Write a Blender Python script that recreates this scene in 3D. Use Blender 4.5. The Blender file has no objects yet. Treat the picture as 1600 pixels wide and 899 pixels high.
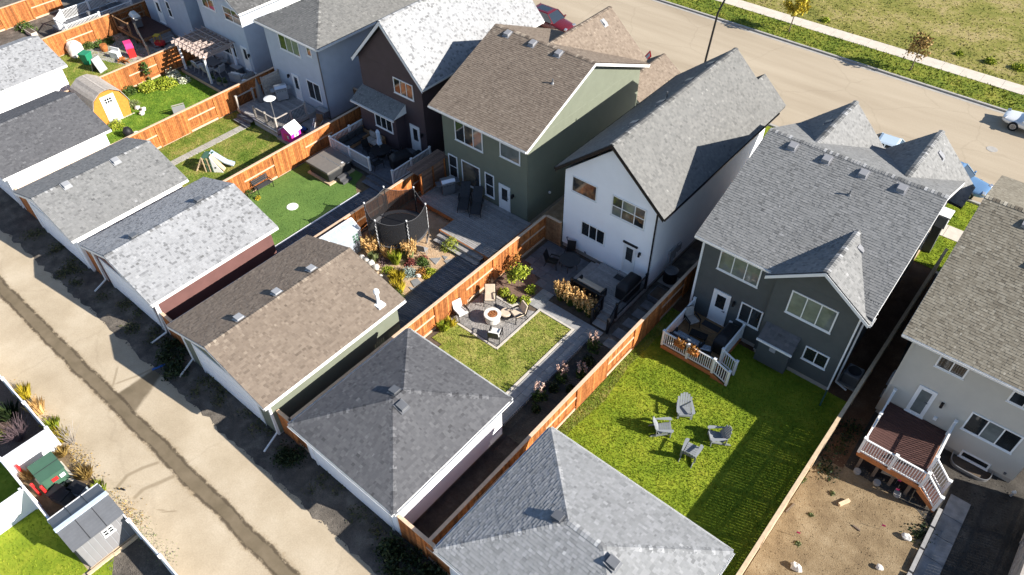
import bpy, math, random
import numpy as np
from mathutils import Vector, Matrix, Euler
random.seed(7); RNG = np.random.default_rng(7)
SC = bpy.context.scene
COL = SC.collection
R_ = math.radians
# ---------------------------------------------------------------- camera
cd = bpy.data.cameras.new('camera'); CAM = bpy.data.objects.new('camera', cd); COL.objects.link(CAM); SC.camera = CAM
def set_cam(yaw, pitch, roll, f, height):
    cy, sy, cp, sp = math.cos(yaw), math.sin(yaw), math.cos(pitch), math.sin(pitch)
    fwd = Vector((-sy*cp, cy*cp, -sp)); right = Vector((cy, sy, 0)); up = right.cross(fwd)
    c, s = math.cos(roll), math.sin(roll)
    r2 = right*c + up*s; u2 = -right*s + up*c
    m = Matrix((r2, u2, -fwd)).transposed().to_4x4(); m.translation = (0, 0, height)
    CAM.matrix_world = m
    cd.sensor_width = 36; cd.lens = f/1600*36; cd.clip_start = .5; cd.clip_end = 2000
set_cam(0.709865241, 0.788341896, -0.014165, 1164.926, 30.0)
# ---------------------------------------------------------------- sky, sun, exposure
SUN_EL, SUN_AZ = 29.7, 18.0          # azimuth of the sun, degrees from +x towards +y
wd = bpy.data.worlds.new('World'); SC.world = wd; wd.use_nodes = True
_n = wd.node_tree.nodes; _bg = _n['Background']
_sky = _n.new('ShaderNodeTexSky'); _sky.sky_type = 'NISHITA'; _sky.sun_disc = False
_sky.sun_elevation = R_(SUN_EL); _sky.sun_rotation = R_(90-SUN_AZ); _sky.altitude = 500; _sky.dust_density = .3; _sky.air_density = .85
wd.node_tree.links.new(_sky.outputs[0], _bg.inputs[0]); _bg.inputs[1].default_value = 0.086
sl = bpy.data.lights.new('sun', 'SUN'); SUN = bpy.data.objects.new('sun', sl); COL.objects.link(SUN)
sl.energy = 5.0; sl.angle = R_(.5); sl.color = (1, .945, .86)
SUN.location = (20, 10, 40)
SUN.rotation_euler = Vector((-math.cos(R_(SUN_EL))*math.cos(R_(SUN_AZ)), -math.cos(R_(SUN_EL))*math.sin(R_(SUN_AZ)), -math.sin(R_(SUN_EL)))).to_track_quat('-Z', 'Y').to_euler()
SC.view_settings.view_transform = 'Standard'; SC.view_settings.look = 'None'
SC.view_settings.exposure = 1.08; SC.view_settings.gamma = 1
# ---------------------------------------------------------------- materials
MATS = {}
class N:
    """tiny node helper"""
    def __init__(s, name):
        s.m = bpy.data.materials.new(name); s.m.use_nodes = True; s.t = s.m.node_tree
        s.p = s.t.nodes['Principled BSDF']; MATS[name] = s.m
    def new(s, t, **k):
        n = s.t.nodes.new('ShaderNode'+t)
        for a, b in k.items(): setattr(n, a, b)
        return n
    def ln(s, a, b): s.t.links.new(a, b)
    def pos(s): return s.new('NewGeometry').outputs['Position']
    def noise(s, scale, detail=5, rough=.6, vec=None, out='Fac'):
        n = s.new('TexNoise'); n.inputs['Scale'].default_value = scale; n.inputs['Detail'].default_value = detail; n.inputs['Roughness'].default_value = rough
        s.ln(vec if vec else s.pos(), n.inputs['Vector']); return n.outputs[out]
    def math(s, op, a, b=None, c=None):
        n = s.new('Math', operation=op)
        for i, x in enumerate((a, b, c)):
            if x is None: continue
            if isinstance(x, (int, float)): n.inputs[i].default_value = x
            else: s.ln(x, n.inputs[i])
        return n.outputs[0]
    def ramp(s, fac, stops, interp='LINEAR'):
        n = s.new('ValToRGB'); e = n.color_ramp.elements; n.color_ramp.interpolation = interp
        while len(e) > 1: e.remove(e[-1])
        e[0].position = stops[0][0]; e[0].color = (*stops[0][1], 1)
        for p_, c in stops[1:]:
            x = e.new(p_); x.color = (*c, 1)
        s.ln(fac, n.inputs[0]); return n.outputs[0]
    def mix(s, fac, a, b, blend='MIX'):
        n = s.new('Mix', data_type='RGBA', blend_type=blend)
        for i, x in ((0, fac), (6, a), (7, b)):
            if isinstance(x, (int, float)): n.inputs[i].default_value = x
            elif isinstance(x, tuple): n.inputs[i].default_value = (*x, 1)
            else: s.ln(x, n.inputs[i])
        return n.outputs[2]
    def smooth(s, v, a, b):
        n = s.new('MapRange', interpolation_type='SMOOTHSTEP'); s.ln(v, n.inputs[0])
        n.inputs[1].default_value = a; n.inputs[2].default_value = b; return n.outputs[0]
    def bump(s, h, strength=.3, dist=.02):
        n = s.new('Bump'); n.inputs['Strength'].default_value = strength; n.inputs['Distance'].default_value = dist
        s.ln(h, n.inputs['Height']); s.ln(n.outputs[0], s.p.inputs['Normal'])
    def color(s, c): s.ln(c, s.p.inputs['Base Color']) if not isinstance(c, tuple) else setattr(s.p.inputs['Base Color'], 'default_value', (*c, 1))
    def set(s, rough=.8, metal=0, ior=None, spec=None):
        s.p.inputs['Roughness'].default_value = rough; s.p.inputs['Metallic'].default_value = metal
        if ior: s.p.inputs['IOR'].default_value = ior
        if spec is not None: s.p.inputs['Specular IOR Level'].default_value = spec
        return s
def mul(c, k): return tuple(min(1, x*k) for x in c)
def M(name, c, var=.18, scale=3, rough=.8, bump=0, bscale=40, metal=0, rnd=0, spec=.3, c2=None):
    """generic surface: two tones of noise, optional per-object value jitter, fine bump"""
    n = N(name); n.set(rough, metal, spec=spec)
    f = n.noise(scale, 6)
    col = n.ramp(f, [(.3, mul(c, 1-var)), (.7, c2 or mul(c, 1+var))])
    if rnd:
        oi = n.new('ObjectInfo'); v = n.math('MULTIPLY_ADD', oi.outputs['Random'], 2*rnd, 1-rnd)
        cc = n.new('CombineColor'); [n.ln(v, cc.inputs[i]) for i in range(3)]
        col = n.mix(1.0, col, cc.outputs[0], 'MULTIPLY')
    n.color(col)
    if bump: n.bump(n.noise(bscale, 4), bump, .02)
    return n.m
def shingle_mat(name, stops, grain=.12):
    n = N(name); n.set(.92, spec=.15)
    a = n.new('Attribute', attribute_name='tone')
    col = n.ramp(a.outputs['Fac'], stops)
    g = n.noise(55, 3, .7); w = n.noise(.55, 4, .6)
    k = n.math('MULTIPLY_ADD', g, 2*grain, 1-grain); k = n.math('MULTIPLY', k, n.math('MULTIPLY_ADD', w, .24, .88))
    cc = n.new('CombineColor'); [n.ln(k, cc.inputs[i]) for i in range(3)]
    n.color(n.mix(1.0, col, cc.outputs[0], 'MULTIPLY')); n.bump(g, .35, .006)
    return n.m
def g3(v, t=(1, 1, 1)): return tuple(v*x for x in t)
shingle_mat('shingle_charcoal', [(0, g3(.06, (1, 1.0, 1.06))), (.4, g3(.1, (1, 1.0, 1.06))), (.75, g3(.13, (1, 1.0, 1.04))), (1, g3(.19, (1, 1, 1.03)))])
shingle_mat('shingle_light_grey', [(0, g3(.15, (1, 1.02, 1.04))), (.4, g3(.235, (1, 1.02, 1.03))), (.75, g3(.3, (1, 1.01, 1.03))), (1, g3(.39, (1, 1.01, 1.02)))])
shingle_mat('shingle_mid_grey', [(0, g3(.1, (1, .99, .96))), (.4, g3(.155, (1, .99, .95))), (.8, g3(.2, (1, .98, .93))), (1, g3(.29, (1, .98, .93)))])
shingle_mat('shingle_grey', [(0, g3(.1)), (.4, g3(.195, (1, 1, .98))), (.8, g3(.25, (1, .99, .97))), (1, g3(.36))])
shingle_mat('shingle_white', [(0, g3(.15)), (.24, g3(.19, (1, 1.01, 1.04))), (.38, g3(.285, (1, 1.01, 1.03))), (.8, g3(.34, (1, 1.01, 1.03))), (1, g3(.38))])
shingle_mat('shingle_brown', [(0, (.115, .09, .07)), (.4, (.19, .15, .117)), (.8, (.245, .198, .155)), (1, (.33, .275, .215))])
shingle_mat('shingle_weathered', [(0, (.1, .085, .065)), (.4, (.19, .168, .13)), (.8, (.27, .245, .195)), (1, (.38, .35, .29))])
shingle_mat('shingle_dark', [(0, g3(.05)), (.5, g3(.1)), (1, g3(.2))])
M('white_trim', (.8, .8, .79), .03, 2, .45)
M('white_siding', (.87, .88, .9), .03, 1.2, .55)
M('white_vinyl', (.82, .82, .84), .02, 1, .4)
M('dark_grey_siding', (.08, .088, .088), .1, 1.5, .6)
M('green_siding', (.155, .17, .128), .06, 1.5, .6)
M('brown_siding', (.062, .044, .05), .1, 1.5, .6)
M('maroon_siding', (.135, .066, .06), .1, 1.5, .6)
M('blue_grey_stucco', (.44, .485, .55), .06, 1.5, .8, .15, 60)
M('blue_grey_siding', (.33, .38, .45), .06, 1.5, .7)
M('beige_siding', (.5, .475, .42), .04, 1.5, .6)
M('grey_siding', (.36, .37, .39), .05, 1.5, .6)
M('concrete', (.36, .34, .31), .14, 3, .9, .25, 30)
M('pale_concrete', (.55, .49, .41), .1, 2, .9, .2, 30)
M('cedar', (.36, .115, .03), .25, 6, .8, .2, 50, rnd=.42, c2=(.5, .185, .055))
M('cedar_dull', (.25, .14, .07), .3, 6, .85, .2, 50, rnd=.28)
M('cedar_cap', (.6, .43, .3), .12, 5, .8, .15, 50)
M('pale_lumber', (.58, .44, .29), .14, 5, .8, .15, 50, rnd=.12)
M('grey_deck', (.3, .285, .275), .18, 5, .75, .15, 40, rnd=.16)
M('dark_plank', (.125, .13, .145), .2, 5, .75, .15, 40, rnd=.22)
M('brown_deck', (.082, .04, .034), .1, 4, .6, .1, 40, rnd=.08)
M('tan_deck', (.28, .17, .085), .15, 5, .7, .1, 40, rnd=.1)
M('orange_lumber', (.45, .17, .06), .2, 6, .7, .1, 40)
M('black_metal', (.012, .012, .014), .1, 3, .4)
M('black_cover', (.014, .014, .016), .25, 3, .55, .3, 8)
M('charcoal_plastic', (.09, .09, .095), .1, 3, .5)
M('grey_plastic', (.33, .335, .345), .06, 3, .5)
M('shed_grey', (.22, .215, .22), .05, 3, .5)
M('adirondack_grey', (.235, .25, .265), .06, 3, .5)
M('steel', (.55, .56, .58), .05, 2, .3, metal=.8)
M('dark_steel', (.16, .165, .175), .08, 3, .4, metal=.3)
M('fabric_black', (.045, .046, .05), .15, 8, .85, .2, 60)
M('fabric_beige', (.55, .45, .34), .08, 6, .9, .15, 60)
M('fabric_white', (.7, .68, .64), .06, 6, .9, .15, 60)
M('fabric_blue', (.1, .14, .2), .5, 14, .9, .2, 30, c2=(.4, .45, .5))
M('light_blue_cloth', (.48, .57, .68), .1, 8, .85, .3, 18)
M('tub_cover', (.16, .145, .13), .08, 4, .6, .1, 40)
M('tub_side', (.035, .036, .038), .15, 4, .5)
M('stone_white', (.66, .63, .58), .12, 6, .9, .3, 25)
M('stone_grey', (.3, .28, .26), .25, 4, .95, .5, 10, rnd=.2)
M('paver', (.15, .155, .17), .16, 6, .9, .3, 40, rnd=.14)
M('paver_pale', (.29, .285, .28), .12, 6, .9, .3, 40, rnd=.1)
M('edging_stone', (.5, .46, .4), .12, 6, .9, .3, 40)
M('slate', (.2, .2, .2), .3, 2.2, .8, .3, 12, rnd=.2)
M('red_paint', (.6, .03, .03), .05, 3, .4)
M('pink_plastic', (.75, .04, .42), .05, 3, .45)
M('lilac_plastic', (.6, .5, .8), .05, 3, .45)
M('hot_pink', (.75, .05, .2), .06, 3, .45)
M('blue_plastic', (.03, .11, .34), .05, 3, .45)
M('green_plastic', (.02, .22, .12), .1, 3, .45)
M('yellow_plastic', (.6, .4, .03), .06, 3, .45)
M('dark_green_box', (.055, .12, .08), .08, 3, .5)
M('varnished_pine', (.5, .22, .04), .15, 6, .5, .1, 20)
M('weathered_wood', (.38, .34, .3), .2, 6, .85, .2, 40, rnd=.15)
M('pergola_brown', (.2, .125, .09), .15, 5, .8, .15, 40, rnd=.25)
M('pergola_wood', (.38, .3, .27), .15, 6, .8, .1, 40)
M('copper_bowl', (.28, .11, .04), .5, 25, .6, .6, 18)
M('tyre', (.02, .02, .02), .1, 3, .8)
M('alloy', (.45, .45, .46), .05, 3, .35, metal=.6)
M('soil', (.1, .075, .055), .3, 4, .95, .5, 20)
M('mulch', (.16, .105, .08), .4, 14, .95, .8, 30)
M('bark', (.16, .12, .09), .3, 12, .9, .5, 30)
M('curtain', (.42, .44, .42), .15, 2, .9)
M('lamp_head', (.25, .25, .26), .05, 3, .4)
for nm, c in (('car_red', (.13, .01, .015)), ('car_white', (.82, .82, .8)), ('car_blue', (.13, .24, .4)), ('car_pale', (.5, .6, .68))):
    n = N(nm); n.set(.25, .2, spec=.6); n.color(c); n.p.inputs['Coat Weight'].default_value = .8; n.p.inputs['Coat Roughness'].default_value = .05
n = N('glass'); n.set(.04, spec=.6, ior=1.6); n.color(n.ramp(n.noise(.8, 2), [(.35, (.012, .015, .017)), (.7, (.04, .046, .05))]))
n = N('glass_blind'); n.set(.06, spec=.6, ior=1.6); n.color(n.ramp(n.noise(1.3, 3), [(.3, (.1, .115, .112)), (.7, (.2, .22, .21))]))
n = N('glass_warm'); n.set(.05, spec=.6, ior=1.6); n.color(n.ramp(n.noise(1.1, 3), [(.4, (.03, .032, .033)), (.6, (.16, .13, .09))]))
n = N('car_glass'); n.set(.03, spec=.9, ior=1.8); n.color((.02, .026, .03))
# see-through mesh (trampoline net): fine woven holes as partial transparency
n = N('net'); n.set(.9, spec=.1); n.color((.022, .022, .024)); n.p.inputs['Alpha'].default_value = .8
n = N('net_dense'); n.set(.9, spec=.1); n.color((.022, .022, .024)); n.p.inputs['Alpha'].default_value = .88
n = N('clear_poly'); n.set(.2, spec=.6); n.color(n.ramp(n.noise(1.5, 2), [(.3, (.3, .34, .39)), (.7, (.4, .44, .49))])); n.p.inputs['Alpha'].default_value = .9
# ---- foliage: colour by noise and per-leaf tone
def leaf_mat(name, a, b, c, rough=.6):
    n = N(name); n.set(rough, spec=.25)
    at = n.new('Attribute', attribute_name='tone')
    f = n.math('MULTIPLY_ADD', n.noise(4, 3), .5, n.math('MULTIPLY', at.outputs['Fac'], .5))
    n.color(n.ramp(f, [(.2, a), (.5, b), (.8, c)]))
    n.p.inputs['Subsurface Weight'].default_value = 0
    return n.m
leaf_mat('leaf_green', (.025, .05, .012), (.055, .1, .02), (.12, .17, .03))
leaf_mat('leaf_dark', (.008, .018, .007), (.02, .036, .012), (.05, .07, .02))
leaf_mat('leaf_lime', (.12, .17, .015), (.26, .32, .025), (.42, .42, .05))
leaf_mat('leaf_yellow', (.24, .19, .015), (.42, .32, .02), (.55, .44, .05))
leaf_mat('leaf_gold_grass', (.36, .2, .06), (.62, .38, .14), (.8, .56, .27))
leaf_mat('leaf_rust', (.14, .085, .03), (.26, .16, .05), (.36, .24, .08))
leaf_mat('leaf_orange', (.2, .08, .02), (.34, .15, .035), (.46, .24, .06))
leaf_mat('leaf_red', (.1, .03, .03), (.2, .05, .045), (.3, .1, .07))
leaf_mat('leaf_blue', (.13, .19, .17), (.24, .31, .28), (.38, .45, .42))
leaf_mat('leaf_purple', (.12, .08, .09), (.22, .15, .15), (.36, .27, .26))
leaf_mat('leaf_white', (.3, .34, .2), (.55, .55, .42), (.75, .73, .65))
leaf_mat('leaf_pink', (.5, .3, .24), (.62, .42, .34), (.7, .55, .45))
leaf_mat('leaf_sage', (.09, .12, .05), (.17, .2, .08), (.28, .3, .14))
leaf_mat('weed', (.03, .035, .015), (.07, .075, .03), (.15, .14, .06))
leaf_mat('dry_weed', (.16, .1, .03), (.32, .21, .06), (.46, .33, .12))
def grass_mat(name, stops, s1=.7, s2=6):
    n = N(name); n.set(.85, spec=.15)
    at = n.new('Attribute', attribute_name='tone')
    f = n.math('ADD', n.math('MULTIPLY', n.noise(s1, 4, .6), .55), n.math('MULTIPLY', n.noise(s2, 4, .7), .33))
    f = n.math('ADD', f, n.math('MULTIPLY', n.math('SUBTRACT', at.outputs['Fac'], .5), .2))
    n.color(n.ramp(f, stops)); n.bump(n.noise(28, 3), .5, .03)
    return n.m
grass_mat('grass_vivid', [(.28, (.108, .172, .012)), (.43, (.19, .25, .018)), (.58, (.29, .318, .03)), (.68, (.36, .315, .065))])
grass_mat('grass_olive', [(.28, (.11, .16, .02)), (.42, (.22, .245, .045)), (.58, (.42, .36, .12))], .9)
grass_mat('grass_patchy', [(.3, (.075, .135, .016)), (.43, (.165, .21, .035)), (.54, (.29, .255, .075)), (.64, (.4, .32, .15))], .8)
grass_mat('grass_deep', [(.3, (.06, .13, .014)), (.45, (.14, .23, .024)), (.62, (.26, .32, .045))], 1.0)
grass_mat('turf', [(.3, (.09, .165, .04)), (.5, (.125, .21, .05)), (.65, (.165, .25, .07))], .6, 9)
grass_mat('grass_field', [(.3, (.12, .135, .025)), (.42, (.22, .205, .05)), (.52, (.33, .265, .115)), (.64, (.4, .32, .17))], .22, 2.5)
grass_mat('grass_verge', [(.3, (.075, .12, .014)), (.45, (.16, .19, .024)), (.6, (.28, .26, .05))], .5, 4)
# ---- ground materials with stains
n = N('alley_dust'); n.set(.9, spec=.2)
sx = n.new('SeparateXYZ'); n.ln(n.pos(), sx.inputs[0]); X_, Y_ = sx.outputs[0], sx.outputs[1]
wob = n.math('MULTIPLY', n.math('SUBTRACT', n.noise(.45, 5, .65), .5), 1.1); wob2 = n.math('MULTIPLY', n.math('SUBTRACT', n.noise(3.5, 5, .7), .5), .45)
base = n.ramp(n.noise(.35, 7, .62), [(.3, (.375, .305, .213)), (.5, (.445, .368, .265)), (.72, (.52, .442, .332))])
fine = n.ramp(n.noise(14, 6, .7), [(.3, (.86, .86, .86)), (.7, (1.08, 1.08, 1.08))])
base = n.mix(1.0, base, fine, 'MULTIPLY')
d = n.math('ABSOLUTE', n.math('SUBTRACT', n.math('ADD', Y_, n.math('MULTIPLY', wob, .35)), 3.98))
d2 = n.math('ADD', d, n.math('MULTIPLY', wob2, .35))
halo = n.smooth(n.math('ADD', d, n.math('MULTIPLY', wob2, 1.5)), .6, .2); wet = n.smooth(n.math('ADD', d, n.math('MULTIPLY', wob2, .35)), .33, .26)
edge = n.math('MULTIPLY', n.math('MULTIPLY', n.smooth(d2, .43, .33), n.smooth(d2, .2, .3)), n.smooth(n.noise(1.6, 5, .7), .34, .5))
# wet branch that runs from the gutter line towards the garages
bl_ = n.smooth(n.math('ADD', X_, n.math('MULTIPLY', wob2, .3)), -29.95, -29.75)
br_ = n.smooth(n.math('ADD', n.math('ADD', X_, n.math('MULTIPLY', n.math('SUBTRACT', Y_, 4.2), .5)), n.math('MULTIPLY', wob2, .5)), -27.95, -28.25)
by_ = n.smooth(Y_, 4.0, 4.2)
branch = n.math('MULTIPLY', n.math('MULTIPLY', bl_, br_), by_)
wetall = n.math('MAXIMUM', wet, branch)
col = n.mix(n.math('MULTIPLY', halo, .65), base, (.27, .2, .115))
col = n.mix(n.math('MULTIPLY', wetall, .96), col, n.ramp(n.noise(1.2, 5), [(.3, (.125, .098, .062)), (.7, (.19, .15, .1))]))
col = n.mix(n.math('MULTIPLY', edge, .85), col, (.06, .045, .03))
# thin dark cracks and drag marks
def streak(pts, wd, k):
    global col
    for (x0, y0), (x1, y1) in zip(pts, pts[1:]):
        L = math.hypot(x1-x0, y1-y0); ux, uy = (x1-x0)/L, (y1-y0)/L
        ax = n.math('SUBTRACT', X_, x0); ay = n.math('SUBTRACT', n.math('ADD', Y_, n.math('MULTIPLY', wob2, .25)), y0)
        s_ = n.math('ADD', n.math('MULTIPLY', ax, ux), n.math('MULTIPLY', ay, uy)); t_ = n.math('ABSOLUTE', n.math('SUBTRACT', n.math('MULTIPLY', ay, ux), n.math('MULTIPLY', ax, uy)))
        m_ = n.math('MULTIPLY', n.math('MULTIPLY', n.smooth(s_, -.12, .1), n.smooth(s_, L+.12, L-.1)), n.smooth(t_, wd, wd*.2))
        col = n.mix(n.math('MULTIPLY', m_, k), col, (.2, .155, .095))
streak([(-24.95, 1.45), (-25.2, 2.2), (-25.0, 2.9), (-24.7, 3.5)], .14, .6); streak([(-23.9, 1.75), (-24.0, 2.3), (-23.75, 2.9), (-23.5, 3.6)], .16, .6); streak([(-31.4, 5.2), (-30.75, 4.65), (-30.45, 4.4)], .09, .5); streak([(-30.5, 4.6), (-30.1, 5.6), (-29.9, 6.5)], .1, .5)
streak([(-22.35, 2.2), (-21.9, 2.65)], .05, .6); streak([(-22.6, 2.15), (-22.3, 2.35)], .05, .6)
w = n.new('TexVoronoi', feature='DISTANCE_TO_EDGE'); w.inputs['Scale'].default_value = .13
vv = n.new('VectorMath', operation='ADD'); n.ln(n.pos(), vv.inputs[0]); n.ln(n.noise(.9, 3, .6, out='Color'), vv.inputs[1]); n.ln(vv.outputs[0], w.inputs['Vector'])
ck = n.smooth(w.outputs['Distance'], .014, .002)
col = n.mix(n.math('MULTIPLY', ck, .1), col, (.16, .12, .08))
spk = n.smooth(n.noise(7, 3, .5), .72, .77)
col = n.mix(n.math('MULTIPLY', spk, .35), col, (.2, .15, .1))
n.color(col); n.bump(n.noise(20, 6, .7), .2, .02)
n = N('street_asphalt'); n.set(.9, spec=.2)
sx = n.new('SeparateXYZ'); n.ln(n.pos(), sx.inputs[0])
st = n.new('CombineXYZ'); n.ln(n.math('MULTIPLY', sx.outputs[0], .12), st.inputs[0]); n.ln(sx.outputs[1], st.inputs[1])
col = n.ramp(n.noise(.5, 6, .6, vec=st.outputs[0]), [(.25, (.325, .262, .185)), (.5, (.4, .33, .24)), (.75, (.46, .385, .285))])
w = n.new('TexVoronoi', feature='DISTANCE_TO_EDGE'); w.inputs['Scale'].default_value = .16
vv = n.new('VectorMath', operation='ADD'); n.ln(n.pos(), vv.inputs[0]); n.ln(n.noise(.5, 4, .6, out='Color'), vv.inputs[1]); n.ln(vv.outputs[0], w.inputs['Vector'])
col = n.mix(n.math('MULTIPLY', n.smooth(w.outputs['Distance'], .012, .003), .16), col, (.2, .16, .11))
n.color(n.mix(1.0, col, n.ramp(n.noise(12, 5, .7), [(.3, (.88, .88, .88)), (.7, (1.06, 1.06, 1.06))]), 'MULTIPLY')); n.bump(n.noise(30, 4), .15, .02)
def ground_mat(name, stops, sc=2.5, fine=18, b=.6):
    n = N(name); n.set(.95, spec=.1)
    f = n.math('ADD', n.math('MULTIPLY', n.noise(sc, 6, .65), .6), n.math('MULTIPLY', n.noise(fine, 5, .75), .4))
    n.color(n.ramp(f, stops)); n.bump(n.noise(fine, 6, .75), b, .05); return n.m
ground_mat('dark_gravel', [(.33, (.055, .05, .045)), (.5, (.12, .105, .09)), (.65, (.24, .21, .175))], 1.2, 22)
ground_mat('fire_gravel', [(.33, (.11, .105, .105)), (.5, (.24, .23, .225)), (.65, (.42, .4, .38))], 4, 26)
ground_mat('tan_gravel', [(.33, (.3, .2, .12)), (.5, (.46, .32, .2)), (.65, (.58, .44, .3))], 2, 24)
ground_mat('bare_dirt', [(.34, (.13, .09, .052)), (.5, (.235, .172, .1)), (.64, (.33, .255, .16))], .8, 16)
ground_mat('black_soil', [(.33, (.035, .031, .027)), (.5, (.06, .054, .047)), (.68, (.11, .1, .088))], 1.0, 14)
ground_mat('red_soil', [(.33, (.08, .045, .028)), (.5, (.13, .075, .045)), (.66, (.2, .13, .08))], 1.0, 14)
ground_mat('black_fabric', [(.33, (.028, .024, .023)), (.5, (.045, .038, .036)), (.68, (.075, .062, .058))], 2.0, 5, .8)
ground_mat('dry_soil', [(.33, (.11, .08, .05)), (.5, (.18, .13, .08)), (.66, (.26, .2, .12))], 1.2, 14)
# ---------------------------------------------------------------- mesh builder
class B:
    def __init__(s, off=(0, 0, 0)): s.v = []; s.f = []; s.mi = []; s.o = Vector(off); s.cur = 0; s.tone = None
    def pts(s, ps):
        i = len(s.v); s.v += [tuple(Vector(p)-s.o) for p in ps]; return i
    def poly(s, *ps):
        i = s.pts(ps); s.f.append(tuple(range(i, i+len(ps)))); return s
    def faces(s, ps, fs):
        i = s.pts(ps); s.f += [tuple(i+k for k in f) for f in fs]; return s
    BF = [(0, 3, 2, 1), (4, 5, 6, 7), (0, 1, 5, 4), (1, 2, 6, 5), (2, 3, 7, 6), (3, 0, 4, 7)]
    def box(s, x0, x1, y0, y1, z0, z1):
        return s.faces([(x0, y0, z0), (x1, y0, z0), (x1, y1, z0), (x0, y1, z0), (x0, y0, z1), (x1, y0, z1), (x1, y1, z1), (x0, y1, z1)], s.BF)
    def obox(s, c, size, rot=(0, 0, 0)):
        m = Euler(rot).to_matrix(); a, b, d = (x/2 for x in size); c = Vector(c)
        return s.faces([c + m @ Vector(p) for p in ((-a, -b, -d), (a, -b, -d), (a, b, -d), (-a, b, -d), (-a, -b, d), (a, -b, d), (a, b, d), (-a, b, d))], s.BF)
    def beam(s, p, q, w, h):
        p, q = Vector(p), Vector(q); d = (q-p).normalized()
        side = d.cross(Vector((0, 0, 1)))
        side = side.normalized() if side.length > 1e-4 else Vector((1, 0, 0))
        up = side.cross(d).normalized(); a, b = side*w/2, up*h/2
        return s.faces([p-a-b, p+a-b, p+a+b, p-a+b, q-a-b, q+a-b, q+a+b, q-a+b], [(0, 1, 2, 3), (7, 6, 5, 4), (0, 4, 5, 1), (1, 5, 6, 2), (2, 6, 7, 3), (3, 7, 4, 0)])
    def prism(s, poly, z0, z1):
        n = len(poly); a = [(x, y, z0) for x, y in poly]+[(x, y, z1) for x, y in poly]
        return s.faces(a, [tuple(reversed(range(n))), tuple(range(n, 2*n))]+[(i, (i+1) % n, n+(i+1) % n, n+i) for i in range(n)])
    def extrude(s, poly3, vec):
        n = len(poly3); vec = Vector(vec); a = [Vector(p) for p in poly3]; a += [p+vec for p in a]
        return s.faces(a, [tuple(reversed(range(n))), tuple(range(n, 2*n))]+[(i, (i+1) % n, n+(i+1) % n, n+i) for i in range(n)])
    def cyl(s, p, q, r0, r1=None, n=10, caps=True):
        r1 = r0 if r1 is None else r1; p, q = Vector(p), Vector(q); d = (q-p).normalized()
        u = d.orthogonal().normalized(); w = d.cross(u); ring = [(math.cos(2*math.pi*i/n), math.sin(2*math.pi*i/n)) for i in range(n)]
        a = [p+(u*c+w*k)*r0 for c, k in ring]+[q+(u*c+w*k)*r1 for c, k in ring]
        f = [(i, (i+1) % n, n+(i+1) % n, n+i) for i in range(n)]
        if caps: f += [tuple(reversed(range(n))), tuple(range(n, 2*n))]
        return s.faces(a, f)
    def tube(s, pts, r, n=6, r1=None):
        r1 = r if r1 is None else r1; k = len(pts)-1
        for i in range(k): s.cyl(pts[i], pts[i+1], r+(r1-r)*i/k, r+(r1-r)*(i+1)/k, n)
        return s
    def lathe(s, prof, c=(0, 0, 0), n=20, sx=1, sy=1):
        c = Vector(c); a = []; m = len(prof)
        for r, z in prof: a += [c+Vector((r*sx*math.cos(2*math.pi*i/n), r*sy*math.sin(2*math.pi*i/n), z)) for i in range(n)]
        f = [(j*n+i, j*n+(i+1) % n, (j+1)*n+(i+1) % n, (j+1)*n+i) for j in range(m-1) for i in range(n)]
        f += [tuple(reversed(range(n))), tuple(range((m-1)*n, m*n))]
        return s.faces(a, f)
    def ball(s, c, r, n=8, jit=0, rnd=random):
        rx, ry, rz = (r, r, r) if isinstance(r, (int, float)) else r; c = Vector(c); a = [c+Vector((0, 0, -rz))]; h = n//2+1
        for j in range(1, h):
            t = math.pi*j/h
            for i in range(n):
                k = 1+jit*(rnd.random()-.5)*2
                a.append(c+Vector((rx*k*math.sin(t)*math.cos(2*math.pi*i/n), ry*k*math.sin(t)*math.sin(2*math.pi*i/n), -rz*k*math.cos(t))))
        a.append(c+Vector((0, 0, rz))); top = len(a)-1
        f = [(0, 1+(i+1) % n, 1+i) for i in range(n)]
        for j in range(h-2): f += [(1+j*n+i, 1+j*n+(i+1) % n, 1+(j+1)*n+(i+1) % n, 1+(j+1)*n+i) for i in range(n)]
        b0 = 1+(h-2)*n; f += [(b0+i, b0+(i+1) % n, top) for i in range(n)]
        return s.faces(a, f)
    def mesh(s, name, mat=None, smooth=False, tone=None):
        me = bpy.data.meshes.new(name); me.from_pydata(s.v, [], s.f)
        if mat: me.materials.append(MATS[mat])
        if tone is not None:
            at = me.attributes.new('tone', 'FLOAT', 'FACE'); at.data.foreach_set('value', np.asarray(tone, dtype=np.float32))
        if smooth: me.polygons.foreach_set('use_smooth', [True]*len(me.polygons))
        return me
    def build(s, name, mat, parent=None, smooth=False, tone=None, bevel=0, kind=None, label=None, loc=None):
        o = bpy.data.objects.new(name, s.mesh(name, mat, smooth, tone)); COL.objects.link(o)
        if parent: o.parent = parent
        if kind: o['kind'] = kind
        if label: o['label'] = label
        if loc: o.location = loc
        if bevel:
            m = o.modifiers.new('bevel', 'BEVEL'); m.width = bevel; m.segments = 2; m.limit_method = 'ANGLE'
        return o
def thing(name, label, cat, loc=(0, 0, 0), rz=0, group=None):
    o = bpy.data.objects.new(name, None); COL.objects.link(o); o.empty_display_size = .3
    o.location = loc; o.rotation_euler = (0, 0, rz); o['label'] = label; o['category'] = cat
    if group: o['group'] = group
    return o
def tag(o, label, cat, group=None):
    o['label'] = label; o['category'] = cat
    if group: o['group'] = group
    return o
def inst(name, me, parent, loc=(0, 0, 0), rot=(0, 0, 0), sc=None):
    o = bpy.data.objects.new(name, me); COL.objects.link(o); o.parent = parent; o.location = loc; o.rotation_euler = rot
    if sc: o.scale = sc
    return o
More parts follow.
